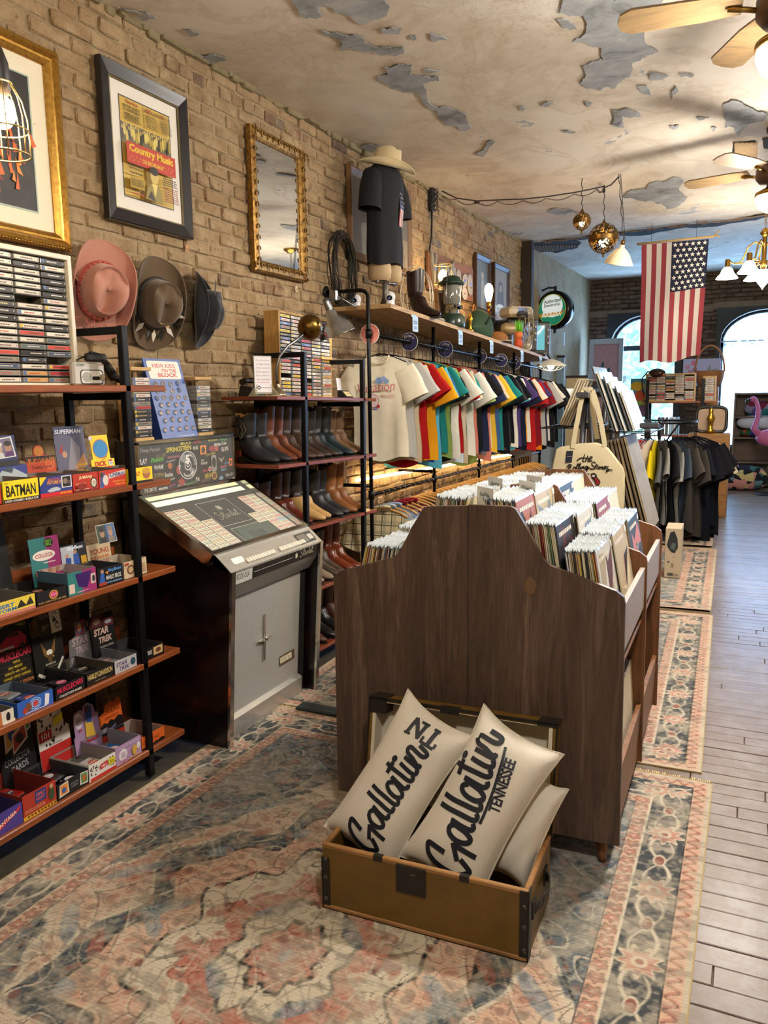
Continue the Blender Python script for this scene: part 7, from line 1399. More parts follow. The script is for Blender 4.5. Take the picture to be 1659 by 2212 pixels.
SL = ['#cfc6b0', '#d8d0bc', '#c2b694', '#b9ad8c', '#8a7f66', '#3a352e', '#5a3c2a', '#d9d6cc', '#4a5a78', '#7a2c24', '#c8a53a', '#6a7a5a', '#a88a6a', '#cbbf9e', '#2a2c34', '#9a6a4a', '#dcd6c6', '#b8b0a4']
SLN = ['ivory', 'cream', 'buff', 'straw', 'khaki', 'dark brown', 'chestnut', 'white', 'slate blue', 'brick red', 'yellow', 'sage', 'tan', 'parchment', 'black', 'copper', 'off-white', 'stone']
rest = {}; rl = random.Random(5); NREC = 0; BM = Matrix.Translation((BX, BY, .007)) @ Matrix.Rotation(BRZ, 4, 'Z')
restb = MB(); restp = MB()
def art_face(o, seed):
 rn = random.Random(seed); a = Art((.0024*.6, 0, 0), EY, EZ, LP, LP, .0006); base = rn.choice(['#8a4a4a', '#3a4a5a', '#b8a88a', '#26242a', '#a86a5a', '#c8c4bc']); a.rect(0, 0, 1, 1, base)
 for k in range(5): a.poly([(rn.random(), rn.random()) for _ in range(3)], rn.choice(['#c07a7a', '#2a2a30', '#d8cbb0', '#7a8a9a', '#5a2a2a', '#a89a7a']))
 a.scribble(.1, .85, .6, .09, '#e8e0d0', 1, seed).rect(.86, .9, .97, .97, '#e8e4dc').build('cover_art', o)
def stack_lp(s, x0, x1, y0, ztop, lean, name, n, budget=True, dx_last=None):
 global NREC
 cut = False
 for i in range(n):
  q = i/(n-1); x = x0 + (x1 - x0)*q; ci = rl.randrange(len(SL)); zt = ztop + rl.uniform(-.004, .005) - .0*(i); yy = y0 + rl.uniform(-.004, .004); ln = lean + rl.uniform(-.02, .02) + (.05*(q > .8)*rl.random())
  R_ = Matrix.Rotation(-s*ln, 4, 'Y'); top = R_ @ Vector((0, 0, LP)); pos = Vector((s*x, yy, zt)) - Vector((top.x, 0, top.z)); MX = BM @ Matrix.Translation(pos) @ R_
  if s < 0: MX = MX @ Matrix.Rotation(PI, 4, 'Z') @ Matrix.Translation((0, -LP, 0))
  if budget and NREC < 300:
   t = thing('record', '%s sleeve record, %s from the centre in the %s' % (SLN[ci], ordn(i), name), 'record', (0, 0, 0), None, 'records in the walnut bin'); t.matrix_world = MX
   o = link('sleeve', LPM, t); setm(o, M(SL[ci], .6)); link('plastic_cover', PLM, t); NREC += 1
   if i == n-1: link('clear_front', CLM, t); art_face(t, int(x*1000) + int(y0*100))
  else: add_mesh(restb, LPM, MX); add_mesh(restp, PLM, MX)
YA, YB_ = .028, .355; YC, YD = .66, .945; H3 = 1.205
stack_lp(1, .31, .405, YA, 1.035, .15, 'near lower right stack', 22)
stack_lp(1, .175, .275, YA + .02, 1.11, .14, 'near middle right stack', 20)
stack_lp(1, .03, .135, YA + .05, 1.18, .1, 'near top right stack', 18)
stack_lp(1, .30, .412, YB_ - .03, 1.04, .16, 'second lower right stack', 20)
stack_lp(1, .17, .29, YB_ - .03, 1.1, .14, 'second middle right stack', 20)
stack_lp(1, .03, .14, YB_ - .03, 1.17, .1, 'second top right stack', 18)
stack_lp(1, .30, .42, YC, 1.035, .14, 'third lower right stack', 24)
stack_lp(1, .16, .3, YC, 1.1, .14, 'third middle right stack', 22)
stack_lp(1, .03, .15, YC, 1.16, .1, 'third top right stack', 18)
stack_lp(-1, .03, .14, YA + .06, 1.18, .1, 'near top left stack', 20)
stack_lp(-1, .26, .40, YA + .03, 1.0, .2, 'near lower left stack', 26)
stack_lp(-1, .16, .25, YA + .1, 1.06, .16, 'near middle left stack', 16)
stack_lp(-1, .03, .15, YB_, 1.17, .1, 'second top left stack', 20)
stack_lp(-1, .03, .15, YC, 1.16, .1, 'third top left stack', 20)
stack_lp(1, .16, .3, YD - .02, 1.09, .14, 'last middle right stack', 20); stack_lp(1, .03, .15, YD - .02, 1.15, .1, 'last top right stack', 20); stack_lp(-1, .03, .15, YD - .02, 1.15, .1, 'last top left stack', 20); stack_lp(-1, .2, .4, YB_, 1.02, .18, 'second lower left stack', 26)
for k, y0 in enumerate((.03, .34)):
 stack_lp(1, .2, .455, y0, .50, .05, 'low tray', 46, False)
ro = ob('more_sleeves', restb, M('#d6ccb4', .6, var=.25, scale=60)); ro['kind'] = 'stuff'; tag(ro, 'rows of further record sleeves packed in the walnut bin', 'records'); rp_ = ob('more_covers', restp, PLAS, ro); rp_['kind'] = 'stuff'
for i, (x, y, z, tx) in enumerate(((.02, .12, 1.185, 'Rock/Pop'), (.1, .38, 1.18, 'Soul'), (-.06, .52, 1.175, 'Country'), (.05, .7, 1.165, 'Jazz'))):
 q = BM @ Vector((x, y, z)); t = thing('genre_card', 'white genre card standing up among the records, %s from the camera' % ordn(i), 'card', q, (.0, 0, -.75), 'genre cards in the record bin'); m = MB(); m.box((-.055, 0, -.16), (.055, .0012, .035)); c = ob('card', m, M('#c9c9c2', .4), t); a = Art((-.05, 0, -.02), EX, EZ, .1, .05, .0008); a.text(tx, .2, .4, .6, .35, '#4a4a44', .01).build('lettering', c)
t = NT('trunk_paint'); v = t.coord('Object'); f = t.noise(v, 7, 6, .65); g = t.noise(v, 30, 5, .7); t.base(t.mix(t.ramp(g, [(.66, 0.0), (.72, .8)]), t.ramp(f, [(.3, '#5c4414'), (.55, '#6f521b'), (.75, '#644a18')]), '#b08a5a')); t.bump(f, .2, .006); t.set(.42); TRK = t.m
WORN = woodmat('worn_edge', '#7a5228', '#a87c48', 0, 1, .6); TBLK = M('#26241f', .45, .3, var=.3, scale=40); LIN = M('#cdc3ae', .85, var=.12, scale=6)
TX0, TX1, TY0, TY1 = -1.108, -.484, 1.893, 2.19; TW, TD, THH = TX1 - TX0, TY1 - TY0, .205; tr = thing('trunk', 'open mustard brown wooden trunk with black metal corners', 'trunk', (TX0, TY0, .009), (0, 0, .03))
for nm, a_, b_ in (('front_board', (0, 0, 0), (TW, .014, THH)), ('back_board', (0, TD - .014, 0), (TW, TD, THH)), ('end_board', (0, .014, 0), (.014, TD - .014, THH)), ('end_board', (TW - .014, .014, 0), (TW, TD - .014, THH)), ('bottom_board', (.014, .014, 0), (TW - .014, TD - .014, .012))):
 m = MB(); m.cbox(a_, b_, .003); ob(nm, m, TRK, tr)
for a_, b_ in (((-.001, -.001, THH - .012), (TW + .001, .015, THH + .003)), ((-.001, TD - .015, THH - .012), (TW + .001, TD + .001, THH + .003)), ((-.001, .015, THH - .012), (.015, TD - .015, THH + .003)), ((TW - .015, .015, THH - .012), (TW + .001, TD - .015, THH + .003)), ((.0, -.004, -.001), (TW, .004, .012))): m = MB(); m.cbox(a_, b_, .003); ob('rim', m, WORN, tr)
for x0 in (-.003, TW - .023): 
 m = MB(); m.box((x0, -.003, .0), (x0 + .026, .0, THH*.8 if x0 < 0 else THH + .002)); m.box((-.003 if x0 < 0 else TW, -.003, .0), (0 if x0 < 0 else TW + .003, .03, THH*.8 if x0 < 0 else THH + .002)); e = ob('corner_strip', m, TBLK, tr)
 for zz in (.03, .1, .16): m = MB(); m.lathe([(.008, 0), (.006, .003), (.0001, .0042)], 12, Matrix.Translation((x0 + .013, -.003, zz)) @ Matrix.Rotation(PI/2, 4, 'X')); ob('rivet', m, M('#4a463e', .4, .6), e)
m = MB(); m.cbox((TW*.385, -.005, THH*.56), (TW*.53, 0, THH*.98), .001); lk = ob('lock_plate', m, TBLK, tr); a = Art((TW*.385, -.005, THH*.56), EX, EZ, TW*.145, THH*.42, .0006); a.rect(.22, .62, .3, .8, '#050505').ell(.5, .3, .05, .09, '#0a0a0a').rect(.47, .12, .53, .3, '#0a0a0a').rect(.5, .72, .66, .76, '#6a6458').build('keyhole', lk)
for x0 in (.27, .69): m = MB(); m.box((TW*x0, -.003, THH - .012), (TW*x0 + .028, .012, THH + .005)); ob('catch', m, TBLK, tr)
m = MB(); ribbon(m, [(TW + .004, .06, .12), (TW + .018, .09, .128), (TW + .022, .14, .13), (TW + .018, .19, .128), (TW + .004, .22, .12)], .026, .004, Vector((0, 0, 1))); hd_ = ob('handle', m, M('#221d18', .5), tr)
for yy in (.06, .22): m = MB(); m.cbox((TW, yy - .018, .095), (TW + .006, yy + .018, .15), .002); ob('handle_plate', m, TBLK, hd_)
LH_, LD_ = .345, .075; lean = -.19
lid = link('lid', None, tr, (0.0, TD + .006, THH - .012), (lean, 0, 0))
for nm, a_, b_ in (('lid_board', (0, LD_ - .012, 0), (TW, LD_, LH_)), ):
 m = MB(); m.cbox(a_, b_, .002); m.cbox((0, 0, LH_ - .012), (TW, LD_, LH_), .002); m.cbox((0, 0, 0), (.012, LD_, LH_), .002); m.cbox((TW - .012, 0, 0), (TW, LD_, LH_), .002); ob(nm, m, TRK, lid)
m = MB(); m.box((.012, LD_ - .0135, 0), (TW - .012, LD_ - .012, LH_ - .012)); m.box((.012, 0, LH_ - .0135), (TW - .012, LD_ - .013, LH_ - .012)); m.box((.012, 0, 0), (.0235, LD_ - .013, LH_ - .013)); m.box((TW - .0235, 0, 0), (TW - .012, LD_ - .013, LH_ - .013)); ob('paper_lining', m, LIN, lid)
for a_, b_ in (((-.002, -.003, LH_ - .006), (TW + .002, .004, LH_ + .002)), ((-.003, -.003, LH_ - .05), (.06, LD_, LH_ + .003)), ((TW - .06, -.003, LH_ - .012), (TW + .003, LD_, LH_ + .003)), ((TW*.4, -.006, LH_ - .018), (TW*.5, .02, LH_ + .004)), ((-.003, -.003, 0), (.002, .01, LH_)), ((TW - .002, -.003, 0), (TW + .003, .01, LH_))):
 m = MB(); m.box(a_, b_); ob('lid_strip', m, TBLK, lid)
LINEN = None
t = NT('linen'); v = t.coord('Object'); f = t.noise(v, 220, 2, .6); g = t.noise(v, 6, 4); t.base(t.mix(g, '#cfc8b8', '#ddd6c7')); t.bump(f, .25, .002); t.set(.95); t.b.inputs['Sheen Weight'].default_value = .2; LINEN = t.m
PN = Vector((0, -1, .52)).normalized()        # the way the pillows face
def onplane(p, P0, N): r = Vector(ray(p)); tt = (Vector(P0) - Vector(CAMP)).dot(N)/r.dot(N); return Vector(CAMP) + r*tt
class Pillow:
 def __init__(s, label, cor, P0, N=PN, T=.075, mat_=None, seam=False, seed=1):
  C = [onplane(p, P0, N) for p in cor]; s.c = sum(C, Vector())/4; e0 = (C[0] + C[1])/2; e1 = (C[2] + C[3])/2; s.U = (e1 - e0).normalized(); s.L = (e1 - e0).length
  s.N = N; s.V = N.cross(s.U).normalized(); s.W = ((C[3] - C[2]).length + (C[0] - C[1]).length)/2; s.T = T
  s.o = thing('lumbar_pillow', label, 'pillow', s.c, None, 'pillows in the trunk'); m = MB(); n = 28; rn = random.Random(seed); s.ph = rn.uniform(0, 6)
  for sd in (1, -1): m.grid((lambda sd: lambda u, v: s.P((u if sd > 0 else 1-u), v, sd))(sd), n, n)
  s.f = ob('cover', m, mat_ or LINEN, s.o)
  sm = MB(); sm.tube([tuple(s.P(u, v, 0)) for u, v in [(k/20, 0) for k in range(20)] + [(1, k/20) for k in range(20)] + [(1 - k/20, 1) for k in range(20)] + [(0, 1 - k/20) for k in range(20)]], .003, 5, closed=True); ob('seam', sm, M('#cdc5b4', .9), s.o)
 def P(s, u, v, sd, lift=0.0):
  a, b = 2*u - 1, 2*v - 1; pinch = 1 - .10*(1 - a*a)*1.0 ; pin2 = 1 - .045*(1 - b*b)
  x = a*s.L/2*(pin2 + .06*abs(a*b)**3); y = b*s.W/2*(pinch + .07*abs(a*b)**3)
  h = s.T*max(0, (1 - a**4))**.5*max(0, (1 - b**4))**.5; h += .004*math.sin(a*5 + b*4 + s.ph)*(1-abs(a*b)); h *= (1 if sd > 0 else -1 if sd < 0 else 0)
  return s.U*x + s.V*y + s.N*(h + lift)
 def surf(s, x, y, lift=.002):
  a = max(-.98, min(.98, x/(s.L/2*.98))); b = max(-.98, min(.98, y/(s.W/2*.92)))
  h = s.T*(1 - a**4)**.5*(1 - b**4)**.5 + .004*math.sin(a*5 + b*4 + s.ph)*(1-abs(a*b)); return s.U*x + s.V*y + s.N*(h + lift)
class PArt(Art):
 def __init__(s, pil, lift=.0025): super().__init__((0, 0, 0), EX, EY, 1, 1); s.pil = pil; s.lift = lift
 def P(s, u, v): return s.pil.surf(u, v, s.lift)
INK = '#161a26'
GW = [[(505,1682),(455,1622),(400,1563),(378,1600),(372,1660),(400,1740),(450,1810),(510,1870),(545,1890),(600,1903),(652,1900),(645,1850),(615,1775)], [(600,1625),(592,1700),(585,1780)], [(600,1640),(680,1728),(742,1795)],
 [(660,1482),(612,1482),(592,1530),(620,1600),(680,1650),(730,1655),(748,1625),(720,1560),(670,1498),(637,1437),(700,1505),(765,1558),(800,1552),(802,1515)], [(580,1275),(640,1340),(720,1410),(800,1480),(838,1490),(855,1466),(846,1440)], [(635,1205),(690,1270),(770,1340),(850,1405),(890,1414),(905,1390),(898,1362)],
 [(850,1182),(802,1182),(786,1222),(812,1282),(872,1335),(928,1340),(945,1310),(920,1250),(868,1180),(838,1125),(900,1190),(960,1243),(1000,1235),(1004,1204)], [(790,972),(850,1032),(930,1100),(1000,1158),(1040,1165),(1055,1135),(1048,1108)], [(790,1080),(820,1030),(858,968)], [(930,975),(980,1030),(1040,1085),(1080,1094),(1100,1065),(1094,1040)],
 [(975,910),(1040,970),(1100,1022),(1132,1010),(1100,1000),(1060,930),(1012,870),(1012,822),(1042,806),(1085,845),(1130,890),(1170,914),(1204,898),(1195,862),(1130,790)]]
def gallatin(pil, topx, wd):
 a = PArt(pil)
 for st in GW: a.stroke([topx(p) for p in st], wd, INK, 5)
 c = topx((872, 930)); a.ell(c[0], c[1], wd*.85, wd*.7, INK); return a
P0a = (-.98, 2.075, .30); p1 = Pillow('cream pillow with dark script and two block letters, left in the trunk', [(688, 1800), (860, 1874), (1012, 1588), (888, 1508)], P0a, seed=2)
def plane2(pil, P0, N=PN): 
 def f(p): q = onplane(p, P0, N) - pil.c; return (q.dot(pil.U), q.dot(pil.V))
 return f
f1 = plane2(p1, tuple(Vector(P0a) + PN*.062)); g1 = lambda p: f1((680 + p[0]/4.916, 1450 + p[1]/4.916))
a = gallatin(p1, g1, .0125)
for st, w_ in (([(985,640),(1035,565),(1085,490)], .011), ([(1078,490),(1092,600),(1098,715)], .013), ([(1090,715),(1140,635),(1188,555)], .011), ([(955,635),(1018,662)], .007), ([(1130,532),(1210,575)], .007), ([(1200,785),(1245,715),(1292,640)], .013), ([(1263,612),(1326,650)], .008), ([(1125,738),(1190,785),(1258,832)], .009), ([(1140,735),(1165,692)], .008), ([(1262,825),(1290,780)], .008), ([(1210,770),(1225,760)], .004)): a.line([g1(p) for p in st], w_, INK)
a.build('lettering', p1.f)
P0b = (-.72, 2.06, .27); p2 = Pillow('cream pillow with dark script over an underline, right in the trunk', [(858, 1872), (1036, 1934), (1208, 1632), (1045, 1535)], P0b, seed=5); f2 = plane2(p2, tuple(Vector(P0b) + PN*.062))
O1, E1 = Vector((650, 1900)), Vector((1205, 900)); O2, E2 = Vector((660 + 915/2.592, 1450 + 1128/2.592)), Vector((660 + 1100/2.592, 1450 + 388/2.592))
b1_ = (E1 - O1); b2_ = (E2 - O2); k12 = b2_.length/b1_.length; an12 = b1_.angle_signed(b2_)
ca_, sa_ = math.cos(-an12), math.sin(-an12)
def g2(p):
 d = Vector(p) - O1; d = Vector((d.x*ca_ - d.y*sa_, d.x*sa_ + d.y*ca_))*k12; return f2(tuple(O2 + d))
a = gallatin(p2, g2, .0145); q5 = lambda L: [f2((660 + u/2.592, 1450 + v/2.592)) for u, v in L]
a.stroke(q5([(985,855),(1005,810),(1030,745),(1060,660),(1090,560),(1110,490),(1122,425)]), [.004] + [.009]*36, INK) if False else a.line(spline(q5([(985,855),(1005,810),(1030,745),(1060,660),(1090,560),(1110,490),(1122,425)]), 5), .0085, INK)
e0, e1 = q5([(1090, 803), (1184, 505)]); dd = Vector((e1[0] - e0[0], e1[1] - e0[1])); a.text('TENNESSEE', e0[0], e0[1], dd.length, .034, INK, .03, 0, math.atan2(dd.y, dd.x)); a.build('lettering', p2.f)
Pillow('plain cream pillow at the right end of the trunk', [(1062, 1890), (1132, 1900), (1232, 1688), (1140, 1690)], (-.58, 2.12, .2), seed=9, T=.05)
def sz(y): return shz(y) + .0285
def at(p, x): return Vector(on(p, 'x', x))
c = at((740, 582), XW + .06); t = thing('wire_coil', 'big coil of old dark barbed wire leaning on the brick wall', 'wire coil', (c.x, c.y, c.z), (0, 0, .12)); rr = random.Random(3)
hgt = c.z - sz(5.0); m = MB()
for k in range(16):
 ra, rb_ = .17 + rr.uniform(-.02, .035), hgt*.98 - rr.uniform(0, .05); ph = rr.uniform(0, 1); dx = rr.uniform(-.035, .035)
 m.tube([(dx + .012*math.sin(3*a + ph*6), ra*math.cos(a), rb_*math.sin(a)) for a in np.linspace(0, 2*PI, 40)[:-1]], .0035, 5, closed=True)
ob('strands', m, M('#3a3834', .5, .6, var=.4, scale=60), t); m = MB()
for k in range(60):
 a = rr.uniform(0, 2*PI); p = Vector((rr.uniform(-.02, .02), .18*math.cos(a), hgt*.96*math.sin(a))); d = Vector((rr.uniform(-1, 1), rr.uniform(-1, 1), rr.uniform(-1, 1))).normalized()*.014; m.tube([tuple(p - d), tuple(p + d)], .0018, 4)
ob('barbs', m, M('#4a4640', .5, .6), t)['kind'] = 'stuff'
my = 5.12; mz = sz(my); bx_ = -2.36
t = thing('mannequin', 'tan half-body mannequin on a grey pedestal at the shelf end', 'mannequin', (bx_, my, mz), (0, 0, 1.45)); t.scale = (.98, .98, 1.13)
m = MB(); m.lathe([(.001, 0), (.09, 0), (.085, .012), (.05, .03), (.03, .06), (.02, .09), (.02, .16), (.028, .17)], 20); ob('pedestal', m, M('#6a655c', .4, .5), t)
m = MB(); m.tube([(-.12, 0, .17), (0, 0, .18), (.12, 0, .17)], .012, 8); m.tube([(0, 0, .17), (.08, -.05, .17)], .01, 8); ob('support_bar', m, STEEL, t)
for s in (-1, 1):
 m = MB(); m.lathe([(.05, .175), (.066, .19), (.072, .23), (.068, .27), (.05, .3)], 18, Matrix.Translation((s*.072, 0, 0)) @ Matrix.Diagonal((.92, 1.25, 1, 1))); ob('hip', m, M('#b9a07a', .6, var=.15, scale=12), t)
m = MB(); m.lathe([(.13, .29), (.145, .36), (.13, .48), (.15, .62), (.165, .72), (.14, .8), (.06, .84), (.045, .9), (.03, .92), (.001, .925)], 24, Matrix.Diagonal((1, .62, 1, 1))); ob('torso', m, M('#b9a07a', .6), t)
mt = t
t = thing('black_t_shirt', 'black t-shirt with a small flag print worn by the mannequin', 'shirt', (bx_, my, mz), (0, 0, 1.45)); t.scale = (.98, .98, 1.13); m = MB(); pr = [(.165, .27), (.17, .35), (.165, .45), (.162, .55), (.175, .65), (.185, .74), (.165, .81), (.09, .85), (.065, .87)]; n = 36
def sw(u, v):
 i = min(int(v*(len(pr)-1)), len(pr)-2); q = v*(len(pr)-1) - i; r = pr[i][0]*(1-q) + pr[i+1][0]*q; z = pr[i][1]*(1-q) + pr[i+1][1]*q; a = 2*PI*u; fl = 1 + .05*math.sin(a*7 + 1)*(1-v)**2
 return (r*fl*math.cos(a), r*.64*fl*math.sin(a) , z + .01*math.sin(a*3)*(1-v))
m.grid(sw, n, 20); ob('fabric', m, M('#0b0c13', .85, var=.3, scale=9), t)
for s in (-1, 1): m = MB(); m.tube([(s*.14, 0, .77), (s*.185, -.01, .70), (s*.205, -.015, .62), (s*.21, -.015, .57)], [.07, .075, .078, .08], 14, caps=False); ob('sleeve', m, M('#0b0c13', .85, var=.3, scale=9), t)
def shw(p):
 a = -PI/2 + p.x/.15; v = (p.z - .27)/.6; q = sw(0, 0); i = min(int(v*(len(pr)-1)), len(pr)-2); f_ = v*(len(pr)-1) - i; r = (pr[i][0]*(1-f_) + pr[i+1][0]*f_) + .004 + max(0, -p.y); return Vector((r*math.cos(a), r*.64*math.sin(a), p.z))
a = Art((.02, 0, .5), EX, EZ, .1, .2, .0, warp=shw); N_ = 7
a.z = .0
for k in range(7): a.rect(k/7, .0 if k > 2 else .0, (k+1)/7, .5, '#a83a3a' if k % 2 == 0 else '#cfc8c0')
a.rect(0, .5, 1, 1, '#3a4a7a'); [a.ell(.15 + .23*i, .58 + .12*j, .05, .025, '#d8d8e0', 6) for i in range(4) for j in range(4)]
a.build('flag_print', t)
a = Art((.14, 0, .36), EX, EZ, .09, .34, .0, warp=shw); a.poly([(.1, .5), (.5, .95), (.6, .7), (.95, .55), (.6, .4), (.3, .3)], '#c8a83a').poly([(.3, .55), (.6, .7), (.7, .5), (.4, .4)], '#d8d0c0').poly([(.2, .15), (.5, .3), (.8, .15), (.5, .05)], '#a85a2a').build('eagle_print', t)
h4 = hat('cream straw cowboy hat tipped on the mannequin', Vector((bx_ + .03, my - .02, mz + .955)), Vector((.28, -.1, 1)), .2, .155, .05, (.1, .085, .115), felt('#d8c8a0', '#c8b488'), M('#b8a47a', .7), .8, None, roll=-.55)
for i, (p, h) in enumerate((((770, 652), 1), ((843, 638), 1.08))):
 y_ = 5.0 if i == 0 else 5.03; xx = on(p, 'y', y_)[0]; t = thing('security_camera', 'small white round-headed camera at the shelf end, %s' % ('left of the pipe' if i == 0 else 'right of the pipe'), 'camera', (xx, y_, sz(y_) + (0 if i == 0 else .0)), (0, 0, .3*(i - .2)), 'white cameras on the shelf'); t.scale = (h, h, h)
 m = MB(); m.lathe([(.001, 0), (.031, 0), (.03, .01), (.026, .05), (.025, .055)], 20); ob('base', m, M('#dcdde4', .3), t); m = MB(); m.sphere((0, 0, .075), .033, 20, 14, (1, 1, 1.08)); hd2 = ob('head', m, M('#dcdde4', .3), t)
 m = MB(); m.sphere((0, -.014, .07), .0225, 16, 10, (1, 1, .95)); ob('lens_window', m, M('#0a0c14', .08), hd2); m = MB(); m.sphere((0, -.0365, .064), .0028, 8, 6); ob('status_light', m, glow('#5a7aff', 3), hd2)
m = MB()
for k in range(5): m.tube([(-2.5 + .03*k, 4.86 + .03*k, sz(4.9) + .006), (-2.4 + .02*k, 4.9, sz(4.9) + .012), (-2.3, 4.88 + .02*k, sz(4.9) + .006), (-2.22, 4.95 + .03*k, sz(4.95) + .006)], .0035, 5)
t = ob('power_leads', m, M('#c8c6c0', .5)); tag(t, 'loose white leads lying around the cameras on the shelf', 'cable')
b_ = boot((-2.33, 5.62, sz(5.62)), -.5, '#2a1a1a', '#2c1c1b', 'tall wrinkled oxblood boot standing on the plank shelf', .3, 1.1, '#4a3436', .32, group=None, sc=1.2)
m = MB(); tb = thing('folded_cloth', 'flat folded grey cloth lying beside the oxblood boot', 'cloth', (-2.25, 5.78, sz(5.78))); m.cbox((-.1, -.06, 0), (.06, .08, .03), .012); ob('folds', m, M('#8d8a80', .8, var=.2), tb)
c = at((905, 610), -2.42); t = thing('wire_loops', 'bundle of pale wire loops standing on the shelf', 'wire', (-2.42, c.y, sz(c.y))); m = MB()
for k in range(6):
 w_ = .05 + .018*k; h_ = .34 + .02*k; R_ = Matrix.Rotation(.35*k - .8, 4, 'Z'); m.tube([tuple(R_ @ Vector((w_*math.sin(a), .01*k, .02 + h_*(1 - math.cos(a))/2))) for a in np.linspace(0, 2*PI, 28)[:-1]], .003, 5, closed=True)
ob('loops', m, M('#b8b2a4', .35, .8), t)
p0 = at((925, 555), XW + .03); p1_ = at((1020, 660), XW + .03); yA_, yB2 = at((925, 600), XW + .03).y, at((1022, 640), XW + .03).y; W_ = yB2 - yA_; Hb = .34; zb = 2.40
t = thing('letter_sign', 'wooden board with raised grey cut-out lettering on the wall', 'sign', (XW + .012, yA_, zb)); m = MB(); m.box((0, 0, .02), (.018, W_, Hb)); ob('board', m, woodmat('sign_board', '#5a3a26', '#7a5236', 1, .6, .7), t)
for k, ch_ in enumerate('Vintage'):
 me, lo, hi = textmesh(ch_, .05); sH = .24/.75; m = MB(); w_ = W_*.92/7; desc = -.1 if ch_ == 'g' else 0; hh = (.26 if ch_ in 'Vt' else .2 if ch_ != 'g' else .24); x0 = .03 + k*w_; P = []
 vs = [(0.02, x0 + (v.co.x - lo[0])/(hi[0]-lo[0])*w_*.96, .07 + desc*.6 + (v.co.y - lo[1])/(hi[1]-lo[1])*hh) for v in me.vertices]; fs = [tuple(p.vertices) for p in me.polygons]; nv = len(vs)
 m.add(vs + [(x + .018, y, z) for x, y, z in vs], [tuple(i + nv for i in f) for f in fs] + [f[::-1] for f in fs]); ed = {}
 for f in fs:
  for i in range(len(f)): e = (f[i], f[(i+1) % len(f)]); ed[e] = 1
 m.add(vs + [(x + .018, y, z) for x, y, z in vs], [(a_, b2, b2 + nv, a_ + nv) for (a_, b2) in ed if (b2, a_) not in ed]); ob('letter', m, M('#86837c', .5, .2, var=.2), t)
 m = MB(); m.sphere((.04, x0 + w_*.5, .07 + hh*.5), .012, 8, 6); ob('bulb', m, M('#4a6ac8', .3, emit=.6), t)
c = at((957, 597), -2.38); t = thing('caged_lamp', 'lit bulb in a pale wire cage on a post above the green lantern', 'lamp', (-2.38, c.y, sz(c.y))); hz = c.z - sz(c.y)
m = MB(); m.cyl((0, 0, 0), (0, 0, hz - .1), .012); m.lathe([(.001, 0), (.06, 0), (.055, .012), (.014, .02)], 16); ob('post', m, DBRASS, t); m = MB(); m.sphere((0, 0, hz), .038, 14, 10, (1, 1, 1.45)); ob('bulb', m, glow('#ffd28a', 60), t); m = MB()
for k in range(8): a = k*PI/4; m.tube([(.05*math.cos(a), .05*math.sin(a), hz - .1), (.075*math.cos(a), .075*math.sin(a), hz - .06), (.075*math.cos(a), .075*math.sin(a), hz + .09)], .003, 5)
for zz, r in ((hz - .1, .05), (hz - .06, .075), (hz + .09, .075)): m.tube([(r*math.cos(a), r*math.sin(a), zz) for a in np.linspace(0, 2*PI, 21)[:-1]], .0035, 5, closed=True)
ob('wire_cage', m, M('#d8c08a', .4, .5), t)
c = at((975, 690), -2.25); gy = c.y; GRN = M('#1c3226', .3); t = thing('camp_lantern', 'dark green camping lantern with a chrome middle', 'lantern', (-2.25, gy, sz(gy))); k_ = 1.25; t.scale = (k_, k_, k_)
m = MB(); m.lathe([(.001, 0), (.085, 0), (.088, .01), (.088, .07), (.07, .085), (.03, .09)], 24); ob('fuel_tank', m, GRN, t); m = MB(); m.lathe([(.045, .085), (.048, .1), (.048, .14), (.055, .145)], 20); ob('collar', m, CHROME, t)
m = MB(); m.lathe([(.055, .145), (.06, .16), (.06, .25), (.055, .265)], 24); ob('globe', m, M('#9a9a94', .08, .6), t); m = MB(); m.lathe([(.05, .262), (.085, .27), (.088, .28), (.06, .3), (.055, .315), (.03, .325), (.001, .328)], 24); ob('hood', m, GRN, t)
m = MB(); m.cyl((.06, -.03, .12), (.09, -.06, .12), .012, 10); ob('knob', m, BLK, t); m = MB(); m.tube([(0, .085, .1), (0, .1, .2), (0, .07, .33), (0, 0, .37), (0, -.07, .33), (0, -.1, .2), (0, -.085, .1)], .003, 5); ob('bail', m, STEEL, t)
c = at((943, 660), -2.35); t = thing('wooden_frame', 'small old wooden frame leaning behind the lantern', 'frame', (-2.35, c.y, sz(c.y)), (0, -.08, 0)); m = MB(); w_, h_ = .15, .3
for a_, b2 in (((0, 0, 0), (.03, .025, h_)), ((0, w_ - .025, 0), (.03, w_, h_)), ((0, .025, h_ - .025), (.03, w_ - .025, h_)), ((0, .025, 0), (.03, w_ - .025, .025))): m = MB(); m.cbox(a_, b2, .003); ob('frame_bar', m, WORN, t)
m = MB(); m.box((.005, .02, .02), (.01, w_ - .02, h_ - .02)); ob('panel', m, M('#4a3a28', .7), t)
c = at((1016, 705), -2.22); t = thing('statuette', 'tiny gold trophy figure at the shelf edge', 'statuette', (-2.22, c.y, sz(c.y))); m = MB(); m.lathe([(.001, 0), (.03, 0), (.03, .025), (.014, .03)], 14); ob('base', m, BRASS, t); m = MB(); m.lathe([(.014, .03), (.01, .06), (.014, .09), (.022, .12), (.012, .135), (.013, .15), (.001, .165)], 12); ob('figure', m, M('#c8982c', .25, 1.0), t)
c = at((1035, 700), -2.3); t = thing('duffel_bag', 'slumped dark green canvas bag on the shelf', 'bag', (-2.3, c.y, sz(c.y)), (0, 0, .1)); m = MB()
